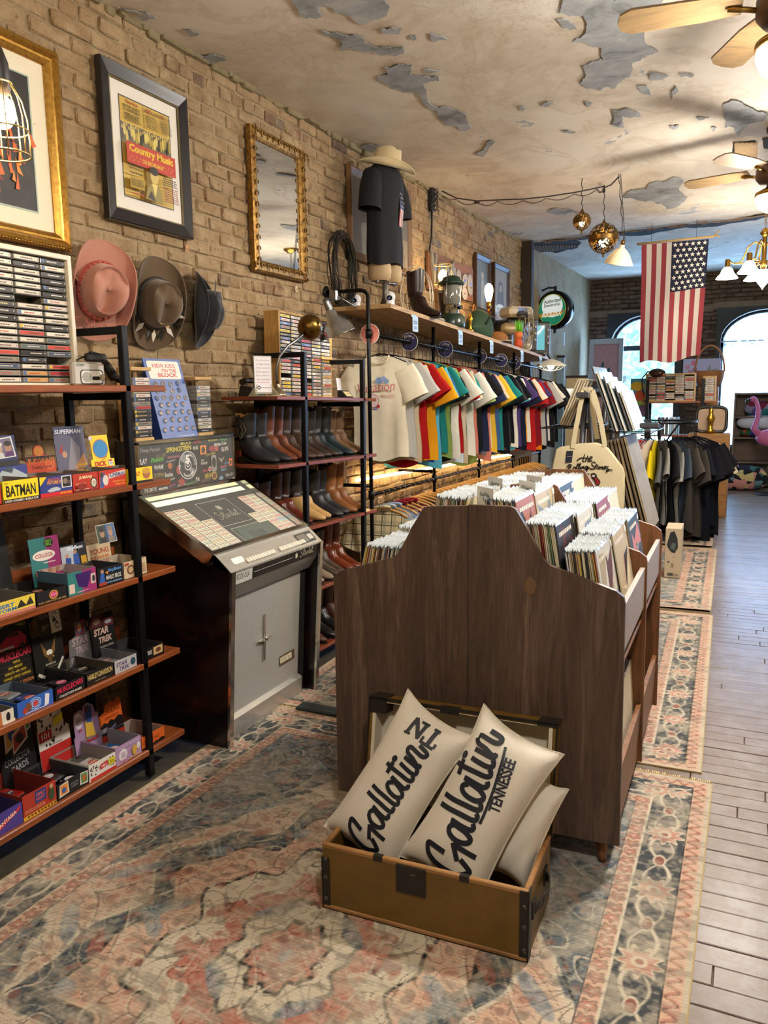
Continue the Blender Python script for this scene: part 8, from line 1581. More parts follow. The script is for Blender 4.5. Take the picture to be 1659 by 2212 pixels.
m.grid(lambda u, v: ((.16 + .0*v)*math.sin(v*PI)*math.cos(2*PI*u)*.8, .55*(v - .5), max(0, (.13 + .05*math.sin(v*4))*math.sin(v*PI)*math.sin(2*PI*u) + .085)), 20, 14); ob('canvas', m, M('#24402c', .8, var=.25, scale=9, bump=.2), t); m = MB(); m.tube([(.1, -.15, .12), (.12, -.05, .19), (.12, .06, .19), (.1, .15, .12)], .009, 6); ob('strap', m, M('#1a2c20', .8), t)
c = at((1037, 683), -2.4); t = thing('shelf_card', 'small dark sign card with green lettering on the shelf', 'sign', (-2.4, c.y - .1, sz(c.y)), (0, -.06, 0)); m = MB(); m.box((0, 0, 0), (.006, .27, .3)); cc = ob('card', m, M('#3a3344', .5), t); a = Art((.006, 0, 0), EY, EZ, .27, .3); a.text('T-SHIRTS', .1, .68, .8, .16, '#8aa04a', .02).scribble(.1, .2, .8, .36, '#8a84a0', 4, 4).build('lettering', cc)
c = at((1030, 655), XW + .08); t = thing('racket', 'old wooden snowshoe standing against the wall', 'snowshoe', (XW + .07, c.y, sz(c.y)), (0, -.05, 0)); m = MB(); m.tube([(0, .06*math.sin(a), .2 - .2*math.cos(a)) for a in np.linspace(0, 2*PI, 25)[:-1]], .008, 6, closed=True); ob('bent_frame', m, WORN, t); m = MB(); [m.tube([(0, -.05, .06 + .035*k), (0, .05, .08 + .035*k)], .002, 4) for k in range(8)]; [m.tube([(0, -.04 + .02*k, .04), (0, -.04 + .02*k, .36)], .002, 4) for k in range(5)]; ob('webbing', m, M('#c8b07a', .7), t)
c = at((1056, 640), -2.32); t = thing('bulb_lamp', 'tall brass stand with one bare glowing bulb', 'lamp', (-2.32, c.y, sz(c.y))); hz = c.z - sz(c.y)
m = MB(); m.lathe([(.001, 0), (.06, 0), (.055, .015), (.018, .03), (.015, .05)], 16); m.cyl((0, 0, .05), (0, 0, hz - .1), .014); ob('stand', m, M('#8a5a30', .3, .9), t); m = MB(); m.lathe([(.015, hz - .12), (.024, hz - .1), (.024, hz - .06), (.018, hz - .05)], 14); ob('socket', m, BRASS, t); m = MB(); m.lathe([(.018, hz - .05), (.03, hz - .01), (.042, hz + .05), (.035, hz + .09), (.015, hz + .115), (.001, hz + .12)], 16); ob('bulb', m, glow('#ffc878', 50), t)
for i, (tl, tr_, bl, br_, lab, c1) in enumerate((((1029, 541), (1061, 563), (1029, 676), (1060, 680), 'narrow dark framed portrait of a pale standing figure on the wall', '#56646e'), ((1070, 563), (1103, 585), (1066, 700), (1098, 708), 'narrow brown framed portrait of a dark-haired figure on the wall', '#8a8a86'), ((755, 340), (890, 438), (760, 600), (890, 560), 'tall brown wooden frame behind the mannequin', '#5a564c'))):
 x = XW + .04; y0, z0, y1, z1 = wall_rect(tl, tr_, bl, br_, x); w, h = y1 - y0, z1 - z0; t = thing('framed_portrait', lab, 'framed picture', (XW + .012, y0, z0)); m = MB(); frame_ring(m, 0, 0, w, h, [(0, 0), (0, .028), (.012, .034), (.05, .02), (.056, .012), (.056, 0)], 0); ob('frame', m, M('#3a2418' if i < 2 else '#7a5a3c', .45, var=.3, scale=10), t)
 m = MB(); m.box((.002, .05, .05), (.01, w - .05, h - .05)); ob('picture', m, M(c1, .35, var=.2, scale=5), t)
 a = Art((.0105, .05, .05), EY, EZ, w - .1, h - .1, .0006)
 if i == 0: a.poly([(.35, 0), (.4, .5), (.45, .62), (.6, .62), (.68, .5), (.7, 0)], '#9aa298').ell(.52, .7, .1, .07, '#b8b4a4')
 elif i == 1: a.rect(0, 0, 1, .3, '#c8cfc8').poly([(.2, .3), (.3, .6), (.7, .6), (.8, .3)], '#4a4a48').ell(.5, .66, .16, .12, '#2a2624').ell(.5, .64, .1, .08, '#a89888').ell(.5, .22, .38, .12, '#d8e4e4').text('Authorized', .2, .22, .6, .05, '#3a3a3a').text('Dealership', .22, .15, .56, .05, '#3a3a3a').rect(.1, .04, .9, .1, '#c8a030')
 else: a.rect(.5, .0, 1, .42, '#8a7a60').ell(.72, .3, .2, .06, '#5a4a38'); [a.rect(.52 + .05*k, 0, .535 + .05*k, .2, '#6a5a44') for k in range(9)]
 a.build('image', t); g = MB(); g.box((.012, .05, .05), (.013, w - .05, h - .05)); ob('glazing', g, glassmat('frame_glass', '#ffffff', .04, .04), t)
c = at((1120, 740), -2.3); fy = c.y; t = thing('desk_fan', 'old cream metal desk fan facing down the shelf', 'fan', (-2.3, fy - .1, sz(fy)), (0, 0, .5)); CRM = M('#a89a7a', .4, .3, var=.15); t.scale = (1.05, 1.05, 1.05)
m = MB(); m.lathe([(.001, 0), (.1, 0), (.095, .02), (.04, .04), (.025, .06), (.025, .15)], 20); ob('base', m, CRM, t); X = Matrix.Translation((0, 0, .22)) @ Matrix.Rotation(PI/2, 4, 'Y'); m = MB(); m.lathe([(.001, -.16), (.04, -.15), (.06, -.11), (.06, 0), (.05, .02), (.001, .03)], 18, X); ob('motor', m, CRM, t)
m = MB()
for k in range(28): a = 2*PI*k/28; m.tube([(.03 + dx, .03*math.cos(a) if r < .02 else r*math.cos(a), .22 + (.03*math.sin(a) if r < .02 else r*math.sin(a))) for dx, r in ((.0, .03), (-.01, .12), (.02, .19), (.06, .2), (.1, .19), (.12, .1), (.125, .02))], .0028, 4)
for dx, r in ((.05, .2), (.1, .19), (.02, .19), (.12, .1)): m.tube([(.03 + dx, r*math.cos(a), .22 + r*math.sin(a)) for a in np.linspace(0, 2*PI, 29)[:-1]], .0035, 5, closed=True)
ob('guard', m, CRM, t)
for k in range(4): a = k*PI/2 + .4; R_ = Matrix.Translation((.08, 0, .22)) @ Matrix.Rotation(a, 4, 'X') @ Matrix.Rotation(.4, 4, 'Z'); m = MB(); m.prism([tuple(R_ @ Vector(p)) for p in ((0, -.02, .02), (0, -.06, .1), (0, -.05, .16), (0, .04, .17), (0, .05, .1), (0, .02, .02))], (.003, 0, 0)); ob('blade', m, STEEL, t)
c = at((1085, 735), -2.24); t = thing('cap', 'brown and white cap lying by the desk fan', 'cap', (-2.24, c.y - .15, sz(c.y - .15)), (0, 0, -.5)); m = MB(); m.sphere((0, 0, .03), .1, 18, 10, (1, 1, .75)); m.v = [(x, y, max(0, z)) for x, y, z in m.v]; ob('crown', m, M('#8a5a2c', .8), t); m = MB(); m.prism([(.08, -.07, .012), (.15, -.05, .008), (.17, 0, .008), (.15, .05, .008), (.08, .07, .012)], (0, 0, .006)); ob('peak', m, M('#cfc6b4', .7), t)
yT = 8.42; xT = -2.36
def tv(loc, w, h, d, col, lab, scr, rz): 
 t = thing('television', lab, 'television', loc, (0, 0, rz), 'old televisions on the shelf'); m = MB(); m.cbox((-d, -w/2, 0), (0, w/2, h), .02); b = ob('cabinet', m, M(col, .4), t); m = MB(); m.grid(lambda u, v: (.004 + .014*math.sin(PI*u)*math.sin(PI*v), -w*.42 + u*w*.7, h*.14 + v*h*.74), 10, 8); ob('screen', m, M(scr, .1, emit=.15), t)
 for k in range(3): m = MB(); m.cyl((0, w*.38, h*(.75 - .2*k)), (.012, w*.38, h*(.75 - .2*k)), .014, 10); ob('knob', m, M('#8a8a88', .4), t)
tv((-2.24, 8.35, sz(8.35)), .36, .34, .3, '#3a3a40', 'boxy grey television with a pale blue screen under the game console', '#8aa8d8', -.75); tv((-2.22, 8.78, sz(8.78)), .4, .36, .3, '#2a3236', 'dark television with a turquoise screen behind the dolls', '#6ac0d8', -.75)
c = Vector((-2.3, 8.3, sz(8.35) + .346)); t = thing('game_console', 'cream game console with a curved lid on the grey television', 'console', c, (0, 0, -.7)); m = MB(); m.cbox((-.14, -.15, 0), (.1, .15, .11), .03); ob('body', m, M('#b8b2a4', .45), t); a = Art((.1, -.06, .03), EY, EZ, .12, .06, .001); a.rect(0, 0, 1, 1, '#6a8ac8').build('panel', t)
t = thing('game_controller', 'black game controller in front of the console', 'controller', (-2.2, 8.12, sz(8.3) + .346), (0, 0, -.4)); m = MB(); m.tube([(.0, -.07, -.0), (.01, -.05, .02), (.01, 0, .024), (.01, .05, .02), (0, .07, .0)], [.018, .024, .02, .024, .018], 10); ob('body', m, M('#2a2a2e', .4), t)
c = at((1137, 745), -2.2); t = thing('troll_doll', 'small orange doll with bright green upright hair', 'doll', (-2.2, 8.0, sz(8.0))); t.scale = (1.3, 1.3, 1.3); m = MB(); m.lathe([(.001, 0), (.03, .0), (.035, .03), (.028, .06), (.016, .075)], 14); ob('body', m, M('#b84a24', .6), t); m = MB(); m.sphere((0, 0, .1), .034, 14, 10); ob('head', m, M('#c86a3c', .6), t); m = MB(); rr = random.Random(8)
for k in range(40): a = rr.uniform(0, 2*PI); r = rr.uniform(0, .025); m.tube([(r*math.cos(a), r*math.sin(a), .12), (1.6*r*math.cos(a), 1.6*r*math.sin(a), .2 + rr.uniform(-.02, .02))], [.005, .001], 4)
ob('hair', m, M('#6ac82c', .7), t)
t = thing('toy_figure', 'small white toy dog figure on the shelf edge', 'toy', (-2.2, 8.35, sz(8.35))); m = MB(); m.sphere((0, 0, .05), .05, 14, 10, (1, .9, 1)); ob('body', m, M('#d8d4cc', .5), t); m = MB(); m.sphere((.02, -.01, .115), .038, 14, 10); ob('head', m, M('#d8d4cc', .5), t); m = MB(); m.sphere((.035, .02, .115), .02, 8, 6, (.6, .5, 1.2)); ob('ear', m, BLK, t)
t = thing('high_heel', 'small red and black shoe ornament near the shelf end', 'ornament', (-2.2, 9.0, sz(9.0))); m = MB(); m.prism([(0, -.08, 0), (0, -.02, .02), (0, .06, .13), (0, .09, .15), (0, .09, .1), (0, .03, .0)], (.05, 0, 0)); ob('shoe', m, M('#a8242c', .3), t); m = MB(); m.prism([(0.01, .07, .12), (.01, .09, .12), (.01, .085, 0), (.01, .078, 0)], (.02, 0, 0)); ob('heel', m, BLK, t)
ic = on((1147, 560), 'x', XW + .06)[1]; m = MB(); m.box((XW, 9.52, 0), (XW + .13, 9.62, ceil_z(9.6))); o = struct('trim_2', m, M('#2a1f18', .6, var=.3, scale=8))
sc_ = Vector((-2.3, 10.6, 0)); cc = on((1199, 670), 'y', 10.4); 
t = thing('round_sign', 'round black double-sided sign with a green centre reading authorized dealership', 'sign', (cc[0], 10.4, cc[2]), (0, 0, -.28)); Rr = .24
X = Matrix.Rotation(PI/2, 4, 'X'); m = MB(); m.lathe([(.001, -.09), (Rr*.8, -.09), (Rr, -.06), (Rr*1.02, 0), (Rr, .06), (Rr*.86, .085), (Rr*.82, .075), (.001, .07)], 40, X); ob('housing', m, M('#0d0e10', .2), t)
a = Art((-Rr*.82, -.076, -Rr*.82), EX, EZ, Rr*1.64, Rr*1.64, .001); a.ell(.5, .5, .5, .5, '#c8b83a', 40, emit=.3).ell(.5, .5, .485, .485, '#1c8a6a', 40, emit=.35).ell(.5, .62, .38, .36, '#dce8e8', 36, emit=.5).text('Authorized', .2, .7, .62, .12, '#2a3438', .02, .1, .08).text('Dealership', .2, .56, .6, .12, '#2a3438', .02, .1, .08).poly([(.0, .38), (.16, .3), (.86, .36), (1, .48), (.8, .42), (.2, .4)], '#c86a2c', emit=.3).poly([(.05, .33), (.9, .4), (.86, .33), (.12, .27)], '#d8b43a', emit=.3).text('ROCK-OLA', .15, .27, .68, .15, '#e6e4d8', .05, 0, .03, emit=.4).build('sign_face', t)
m = MB(); m.cyl((0, 0, Rr), (0, 0, Rr + .06), .02); m.cyl((0, 0, -Rr - .05), (0, 0, -Rr), .018); m.tube([(0, 0, Rr + .04), (-.1, 0, Rr + .05), (XW - cc[0] + .02, .0, Rr + .02)], .012, 8); ob('bracket', m, BLK, t)
c = on((1190, 790), 'y', 8.9); t = thing('wire_lamp', 'white clip lamp with a wire guard glowing at the rack end', 'lamp', c); m = MB(); m.lathe([(.03, .07), (.1, .045), (.17, .0), (.172, -.004), (.165, .0), (.09, .04), (.02, .055)], 28); ob('shade', m, M('#d8d2c0', .4), t); m = MB()
for k in range(10): a = k*PI/5; m.tube([(.165*math.cos(a), .165*math.sin(a), 0), (.1*math.cos(a), .1*math.sin(a), -.045), (.0, 0, -.06)], .0035, 4)
ob('wire_guard', m, M('#d8d8d0', .4), t); m = MB(); m.sphere((0, 0, -.005), .04, 12, 8); ob('bulb', m, glow('#ffedd0', 45), t); m = MB(); m.tube([(0, 0, .06), (-.05, .05, .12), (-.18, .12, .16)], .01, 6); ob('arm', m, BLK, t)
TYY = 4.85
def ty(p): return Vector(on(p, 'y', TYY))
c3 = lambda u, v: (1160 + u/5.925, 760 + v/5.925)
CANV = None
t = NT('canvas'); v = t.coord('Object'); f = t.noise(v, 160, 2); g = t.noise(v, 5, 4); t.base(t.mix(g, '#c2b590', '#d0c5a4')); t.bump(f, .3, .003); t.set(.95); CANV = t.m
org_ = ty((1270, 1000)); tt_ = thing('tote_bag', 'cream canvas tote bag with black script lettering hung on the print rack', 'tote bag', org_)
outl = [ty(c3(*p)) - org_ for p in ((235,1310),(250,1245),(300,1215),(430,1195),(560,1170),(760,1160),(850,1190),(915,1230),(1010,1350),(1105,1480),(1125,1560),(1122,1900),(1090,2250),(700,2260),(240,2250),(195,1900),(185,1650),(205,1440))]
m = MB(); Pz = [(p.x, 0, p.z) for p in outl]; n = len(Pz); cxm = sum(p[0] for p in Pz)/n; czm = sum(p[2] for p in Pz)/n
rings = []
for sc, dy in ((1.0, 0), (.992, -.012), (.96, -.02), (.7, -.028), (.35, -.032), (.02, -.032)): rings.append([(cxm + (x - cxm)*sc, dy, czm + (z - czm)*sc) for x, _, z in Pz])
for i in range(5): m.add(rings[i] + rings[i+1], [(j, (j+1) % n, n + (j+1) % n, n + j)[::-1] for j in range(n)], True)
bk_ = [[(x, -y*.6, z) for x, y, z in r] for r in rings]
for i in range(5): m.add(bk_[i] + bk_[i+1], [(j, (j+1) % n, n + (j+1) % n, n + j) for j in range(n)], True)
bag = ob('bag_body', m, CANV, tt_)
for pts in (((470,1230),(475,1190),(520,930),(575,640),(610,490),(665,472),(720,490),(770,640),(835,930),(880,1200)), ((650,480),(690,560),(700,760),(760,1120))):
 m = MB(); P = [ty(c3(*p)) - org_ for p in pts]; off = -.03 if len(pts) == 10 else .03
 for i in range(len(P)-1):
  d = (P[i+1] - P[i]).normalized(); nn = Vector((-d.z, 0, d.x))*.014; a_, b_ = P[i] + Vector((0, off, 0)), P[i+1] + Vector((0, off, 0)); m.add([a_ - nn, a_ + nn, b_ + nn, b_ - nn] + [q + Vector((0, .004, 0)) for q in (a_ - nn, a_ + nn, b_ + nn, b_ - nn)], [(0, 1, 2, 3), (7, 6, 5, 4), (0, 3, 7, 4), (1, 5, 6, 2), (0, 4, 5, 1), (3, 2, 6, 7)])
 ob('handle', m, CANV, tt_)
class TArt(Art):
 def __init__(s, lift): super().__init__((0, 0, 0), EX, EZ, 1, 1); s.lf = lift
 def P(s, u, v): q = ty(c3(u, v)) - org_; return Vector((q.x, -s.lf - s.z*.3, q.z))
 def line(s, pts, wd, col, **k):
  s._m(col, **k); n = len(pts); L_, R_ = [], []
  for i in range(n):
   d = Vector(pts[min(i+1, n-1)]) - Vector(pts[max(i-1, 0)]); d = d.normalized() if d.length > 1e-6 else Vector((1, 0)); nn = Vector((-d.y, d.x))*wd/2; L_.append(Vector(pts[i]) + nn); R_.append(Vector(pts[i]) - nn)
  s.mb.add([s.P(p.x, p.y) for p in L_ + R_], [(i, i+1, n+i+1, n+i) for i in range(n-1)]); return s
a = TArt(.0365); BK = '#141210'
for st in ([(528,1390),(560,1358),(600,1352),(650,1355)], [(628,1305),(612,1350),(600,1398),(622,1392)], [(668,1322),(648,1365),(632,1402)], [(640,1380),(660,1352),(674,1358),(666,1392),(682,1388)], [(690,1372),(718,1350),(716,1335),(698,1340),(686,1370),(694,1394),(722,1382)],
 [(440,1432),(420,1480),(402,1540),(368,1544)], [(398,1470),(425,1440),(452,1440),(448,1468),(415,1488),(445,1512),(470,1494)], [(500,1466),(482,1475),(480,1500),(502,1500),(512,1478),(500,1466)], [(512,1480),(540,1445),(545,1425),(528,1450),(522,1498),(540,1492)], [(540,1492),(568,1440),(570,1420),(554,1450),(550,1494),(566,1488)], [(572,1462),(570,1490),(584,1484)], [(588,1490),(594,1462),(600,1476),(616,1458),(616,1486),(630,1478)], [(662,1455),(640,1462),(636,1484),(654,1484),(664,1458),(656,1510),(630,1534),(616,1522),(640,1504),(690,1470)],
 [(764,1420),(745,1402),(720,1412),(720,1440),(748,1462),(748,1488),(715,1494),(690,1480)], [(778,1425),(768,1470),(776,1486)], [(756,1450),(800,1442)], [(806,1462),(792,1470),(794,1488),(810,1486),(814,1468),(806,1462)], [(822,1488),(830,1464),(838,1478),(856,1462),(854,1490),(868,1486)], [(874,1478),(894,1468),(892,1458),(876,1466),(874,1488),(898,1484)], [(930,1462),(908,1466),(910,1482),(928,1496),(922,1520),(900,1522),(912,1506),(950,1502),(982,1508)]): a.stroke(st, 14, BK, 5)
a.poly([(700,1555),(745,1540),(775,1560),(785,1600),(815,1630),(828,1660),(815,1690),(790,1715),(765,1690),(745,1640),(715,1610)], BK).poly([(752,1600),(778,1612),(806,1640),(815,1664),(792,1700),(770,1672),(760,1630)], '#9a1c1c').ell(738, 1580, 20, 14, '#e4dcd2').line([(765,1625),(805,1660)], 7, BK).line([(768,1655),(798,1682)], 7, BK).poly([(640,1550),(680,1548),(690,1562),(650,1565)], BK).poly([(225,1565),(330,1553),(332,1562),(226,1575)], BK)
a.build('lettering', bag)
a = TArt(.035); a.poly([(395,1262),(478,1260),(460,1410),(375,1412)], '#1b2030').rect(400, 1330, 458, 1334, '#c8c4b8'); tg = a.build('swing_tag', bag)
t = thing('print_rack', 'grey folding poster browser rack with wire arms behind the tote bag', 'display rack', (0, 0, 0)); GREYM = M('#4a4c52', .4, .5)
Y2 = 4.98
def y2(p, y=Y2): return Vector(on(p, 'y', y))
for tp, bt_ in (((1264, 852), (1236, 1160)), ((1275, 852), (1300, 1160))):
 for yy in (0, .75): a_, b_ = y2(tp), y2(bt_); b_.z = .012; m = MB(); m.cbox((0, 0, 0), (1, 1, 1), .01); m = MB(); a_.y += yy; b_.y += yy; d = (b_ - a_); m.tube([tuple(a_), tuple(a_ + d*.5), tuple(b_)], .018, 8); ob('leg', m, GREYM, t)
 m = MB(); m.cbox((a_.x - .02, 4.8, a_.z - .02), (a_.x + .02, Y2 + .78, a_.z + .015), .006); ob('top_bar', m, GREYM, t)
for sgn, pz in ((-1, (1215, 925)), (1, (1345, 935))):
 q = y2(pz)
 for k in range(5): m = MB(); m.tube([(q.x - .14, Y2 + k*.18, q.z + .0), (q.x + .17, Y2 + k*.18, q.z)], .004, 5); ob('wire_arm', m, M('#2a2a2c', .4, .6), t)
 for dx in (-.14, 0, .17): m = MB(); m.tube([(q.x + dx, Y2, q.z), (q.x + dx, Y2 + .75, q.z)], .004, 5); ob('wire_rail', m, M('#2a2a2c', .4, .6), t)
q = y2((1402, 918)); m = MB(); m.cbox((q.x - .055, Y2, q.z - .02), (q.x + .055, Y2 + .03, q.z + .012), .006); ob('end_plate', m, GREYM, t)
CLRP = M('#8fa9b8', .22, coat=.3)
def board(tp, bt_, y, L_, th, col, face, label, grp, tall=None):
 a_, b_ = Vector(on(tp, 'y', y)), Vector(on(bt_, 'y', y)); d = b_ - a_; n_ = Vector((-d.z, 0, d.x)).normalized(); n_ = n_ if n_.x > 0 else -n_
 o = thing('mounted_print', label, 'print', b_, None, grp); m = MB(); P = [a_ - b_, Vector((0, 0, 0)), n_*-th, a_ - b_ - n_*th]; m.prism([tuple(p) for p in P], (0, L_, 0)); bd = ob('board', m, M(col, .6, var=.1), o)
 m = MB(); Q = [a_ - b_ + n_*.001, n_*.001, n_*.003, a_ - b_ + n_*.003]; m.prism([tuple(p) for p in Q], (0, L_, 0)); ob('plastic_sleeve', m, face, o); return o
for k in range(6): q = k/5; board((1279 + q*62, 792 + q*52), (1326 + q*46, 931 - q*0), 5.04 + .0*k, .5, .006 + .004*(k % 2), ['#3a3430', '#cfc6b4', '#5a4a40', '#d8d4c8', '#4a3c34', '#c8c0b0'][k], CLRP if k in (1, 3, 5) else M('#74868e', .25, coat=.3), 'glossy sleeved print leaning on the right upper arm, %s from the legs' % ordn(k), 'prints on the right upper arm')
for k in range(6): q = k/5; board((1278 - q*28, 824 - q*4), (1236 - q*26, 920 - q*2), 5.04, .5, .008, ['#2a2a2e', '#b8a98a', '#c2b496', '#b2a382', '#c8bb9c', '#bcae90'][k], M('#b9b09a', .3), 'beige edged print leaning on the left upper arm, %s from the legs' % ordn(k), 'prints on the left upper arm')
for k in range(6): q = k/5; board((1312 + q*38, 952 - q*8), (1352 + q*52, 1150), 5.06, .5, .009, ['#3a2c22', '#6a543c', '#4a3828', '#8a7250', '#5a4632', '#9a8a6a'][k], M('#8a7c62', .65, var=.2, scale=7), 'tall brown print leaning below the right arm, %s from the legs' % ordn(k), 'prints below the right arm')
RC = Vector((-.88, 8.75, 0)); RR, RZr = .36, 1.2
t = thing('round_rack', 'round chrome clothes rack crowded with dark t-shirts', 'clothes rack', (RC.x, RC.y, 0)); m = MB(); m.tube([(RR*math.cos(a), RR*math.sin(a), RZr) for a in np.linspace(0, 2*PI, 41)[:-1]], .012, 8, closed=True); ob('ring_rail', m, M('#2a2a2e', .3, .8), t)
for a in (0, PI/2, PI, 3*PI/2): m = MB(); m.tube([(0, 0, .9), (RR*math.cos(a)*.5, RR*math.sin(a)*.5, RZr - .03), (RR*math.cos(a), RR*math.sin(a), RZr)], .01, 6); ob('spoke', m, M('#2a2a2e', .3, .8), t); m = MB(); m.tube([(0, 0, .06), (.5*math.cos(a + .4), .5*math.sin(a + .4), .03), (.5*math.cos(a + .4), .5*math.sin(a + .4), .0)], .012, 6); ob('foot', m, M('#2c3a52', .3, .8), t)
m = MB(); m.cyl((0, 0, .05), (0, 0, 1.0), .016); ob('column', m, M('#2a2a2e', .3, .8), t)
rcol = ['#7a86a0', '#c8a888', '#5a5c60', '#c8a888', '#7a86a0', '#a81f24', '#a81f24', '#a87a80', '#c9c0b4', '#b0aca4', '#a81f24', '#a87a80', '#c9c0b4', '#d8c01c', '#5a5c60', '#8a8a86', '#1c1d22', '#8a8a86', '#3a4450', '#46423e', '#3a3632', '#1b1d26', '#15161c', '#12131a', '#15161c', '#12131a', '#101118', '#15161c', '#d8cba8', '#101118']
NMC.update({'#7a86a0': 'faded blue', '#c8a888': 'peach', '#a81f24': 'bright red', '#a87a80': 'mauve', '#c9c0b4': 'pale stone', '#b0aca4': 'light grey', '#d8c01c': 'vivid yellow', '#5a5c60': 'steel grey', '#8a8a86': 'mid grey', '#3a4450': 'blue-grey', '#1c1d22': 'soft black', '#4a4642': 'washed brown-grey', '#46423e': 'washed charcoal', '#3a3632': 'dark washed brown', '#1b1d26': 'ink black', '#12131a': 'deep black', '#101118': 'pitch black', '#d8cba8': 'cream'})
for i, c in enumerate(rcol):
 an = PI*.98 + (PI*1.14)*i/(len(rcol)-1); p = RC + Vector((RR*math.cos(an), RR*math.sin(an), RZr)); s_ = shirt(p.x, p.y, p.z, c, i + 1, '%s t-shirt on the round rack, %s going round from the left' % (NMC[c], ordn(i)), 't-shirts on the round rack', rot=an + ry.uniform(-.08, .08)); s_.scale = (1, 1, 1.22 + .1*(i % 3)/2)
b0 = on((1432, 1249), 'z', 0.012); b0 = Vector((-.60, 6.7, .009)); t = thing('cardboard_box', 'tall narrow printed cardboard box standing on the rug edge', 'box', b0, (0, 0, .03)); m = MB(); m.cbox((0, 0, 0), (.125, .3, .41), .003); ob('carton', m, M('#b9a98e', .8, var=.08), t)
a = Art((0, 0, 0), EX, EZ, .125, .41, .001); a.poly([(.1, .66), (.3, .92), (.55, .95), (.75, .8), (.8, .62), (.6, .5), (.4, .52), (.2, .6)], '#22282a').poly([(.3, .6), (.6, .56), (.66, .7), (.45, .72)], '#55605c').text('Line', .55, .2, .3, .06, '#2a2a28', .01, 0, PI/2).scribble(.5, .42, .12, .02, '#3a3a36', 1, 2).rect(.2, .3, .3, .34, '#3a3a36').rect(.2, .04, .55, .1, '#4a4a44').scribble(.6, .04, .3, .05, '#5a5a52', 3, 3).build('print', t)
FY = 9.2
def fy_(p, y=FY): return Vector(on(p, 'y', y))
tl, trr, bl, brr = fy_((1386, 529)), fy_((1531, 516)), fy_((1381, 784)), fy_((1500, 770))
t = thing('flag', 'faded stars and stripes flag hanging vertically from a wooden pole', 'flag', tl)
def fl(u, v):
 w = 1 - .08*v*v; p = tl.lerp(trr, u); q = bl.lerp(bl + (trr - tl)*.93, u) + Vector((0, 0, .05*u*u + .02*math.sin(u*9))); r = p.lerp(q, v); return r - tl + Vector((0, .03*math.sin(u*8 + v*2.5)*(.3 + v) + .02*math.sin(v*6), 0))
cot = lambda c: M(c, .9, var=.08, scale=9)
def trans(c):
 key = ('trans', c)
 if key in MATS: return MATS[key]
 t_ = NT('cotton'); t_.base(c); t_.set(.9); tr_ = t_.n('ShaderNodeBsdfTranslucent'); tr_.inputs[0].default_value = lin(c); mx = t_.n('ShaderNodeMixShader'); mx.inputs[0].default_value = .4; t_.l(t_.b.outputs[0], mx.inputs[1]); t_.l(tr_.outputs[0], mx.inputs[2]); t_.l(mx.outputs[0], t_.t.nodes['Material Output'].inputs[0]); MATS[key] = t_.m; return t_.m
ns = 13
for k in range(ns):
 v0 = 0 if k < 6 else .41; m = MB(); m.grid(lambda u, v: fl((k + u)/ns, v0 + (1 - v0)*v), 3, 24 if k < 6 else 14); m.grid(lambda u, v: fl((k + 1 - u)/ns, v0 + (1 - v0)*v) + Vector((0, .002, 0)), 3, 24 if k < 6 else 14); ob('stripe', m, trans('#a2444e' if k % 2 == 0 else '#d8cfc4'), t)
m = MB(); m.grid(lambda u, v: fl((6 + 7*u)/ns, .41*v), 10, 10); m.grid(lambda u, v: fl((13 - 7*u)/ns, .41*v) + Vector((0, .002, 0)), 10, 10); ca = ob('canton', m, trans('#23283f'), t)
for i in range(9):
 for j in range(6 if i % 2 == 0 else 5):
  u = (6 + 7*((j + .6 + (.5 if i % 2 else 0))/6.2))/ns; v = .41*((i + .6)/9.2); c = fl(u, v) + Vector((0, -.004, 0)); m = MB(); P = [c]
  for q in range(10): a = PI/2 + q*PI/5; r = .026*(1 if q % 2 == 0 else .4); P.append(c + Vector((r*math.cos(a), 0, r*math.sin(a))))
  m.add(P, [(0, 1 + (q+1) % 10, 1 + q)[::-1] for q in range(10)]); ob('star', m, M('#d8d4cc', .8), ca)
m = MB(); m.cyl(tuple(Vector((-.05, 0, .012))), tuple(trr - tl + Vector((.05, 0, .02))), .012, 8); ob('pole', m, M('#a88a58', .5), t); m = MB(); e = trr - tl + Vector((.06, 0, .03)); m.tube([tuple(e), tuple(e + Vector((.04, 0, .05)))], .008, 5); m.tube([tuple(e), tuple(e + Vector((.05, 0, -.02)))], .008, 5); m.sphere(tuple(e), .014, 8, 6); ob('finial', m, M('#a88a58', .5), t)
m = MB()
for xo in (.1, .55): m.tube([(xo, 0, .03), (xo, 0, ceil_z(FY) - tl.z)], .0025, 4)
ob('cord', m, WIRE, t)
def sheer():
 t_ = NT('sheer'); t_.base('#eef4f6'); t_.set(.9); tr_ = t_.n('ShaderNodeBsdfTranslucent'); tr_.inputs[0].default_value = (.9, .95, .97, 1); mx = t_.n('ShaderNodeMixShader'); mx.inputs[0].default_value = .7; t_.l(t_.b.outputs[0], mx.inputs[1]); t_.l(tr_.outputs[0], mx.inputs[2]); t_.l(mx.outputs[0], t_.t.nodes['Material Output'].inputs[0]); return t_.m
SHR = sheer()
for k, (cx_, w) in enumerate(FW[1:2]):
 t = thing('sheer_curtain', 'thin white sheer curtain gathered on a rod across the arched window', 'curtain', (cx_, YF + .09, 0)); m = MB(); m.grid(lambda u, v: (-w + .04 + u*(2*w - .08), .02*math.sin(u*60) + .01*math.sin(u*23), .62 + v*1.72), 120, 4); ob('cloth', m, SHR, t); m = MB(); m.cyl((-w, 0, 2.27), (w, 0, 2.27), .012, 8); ob('rod', m, M('#c8ccd0', .4), t)
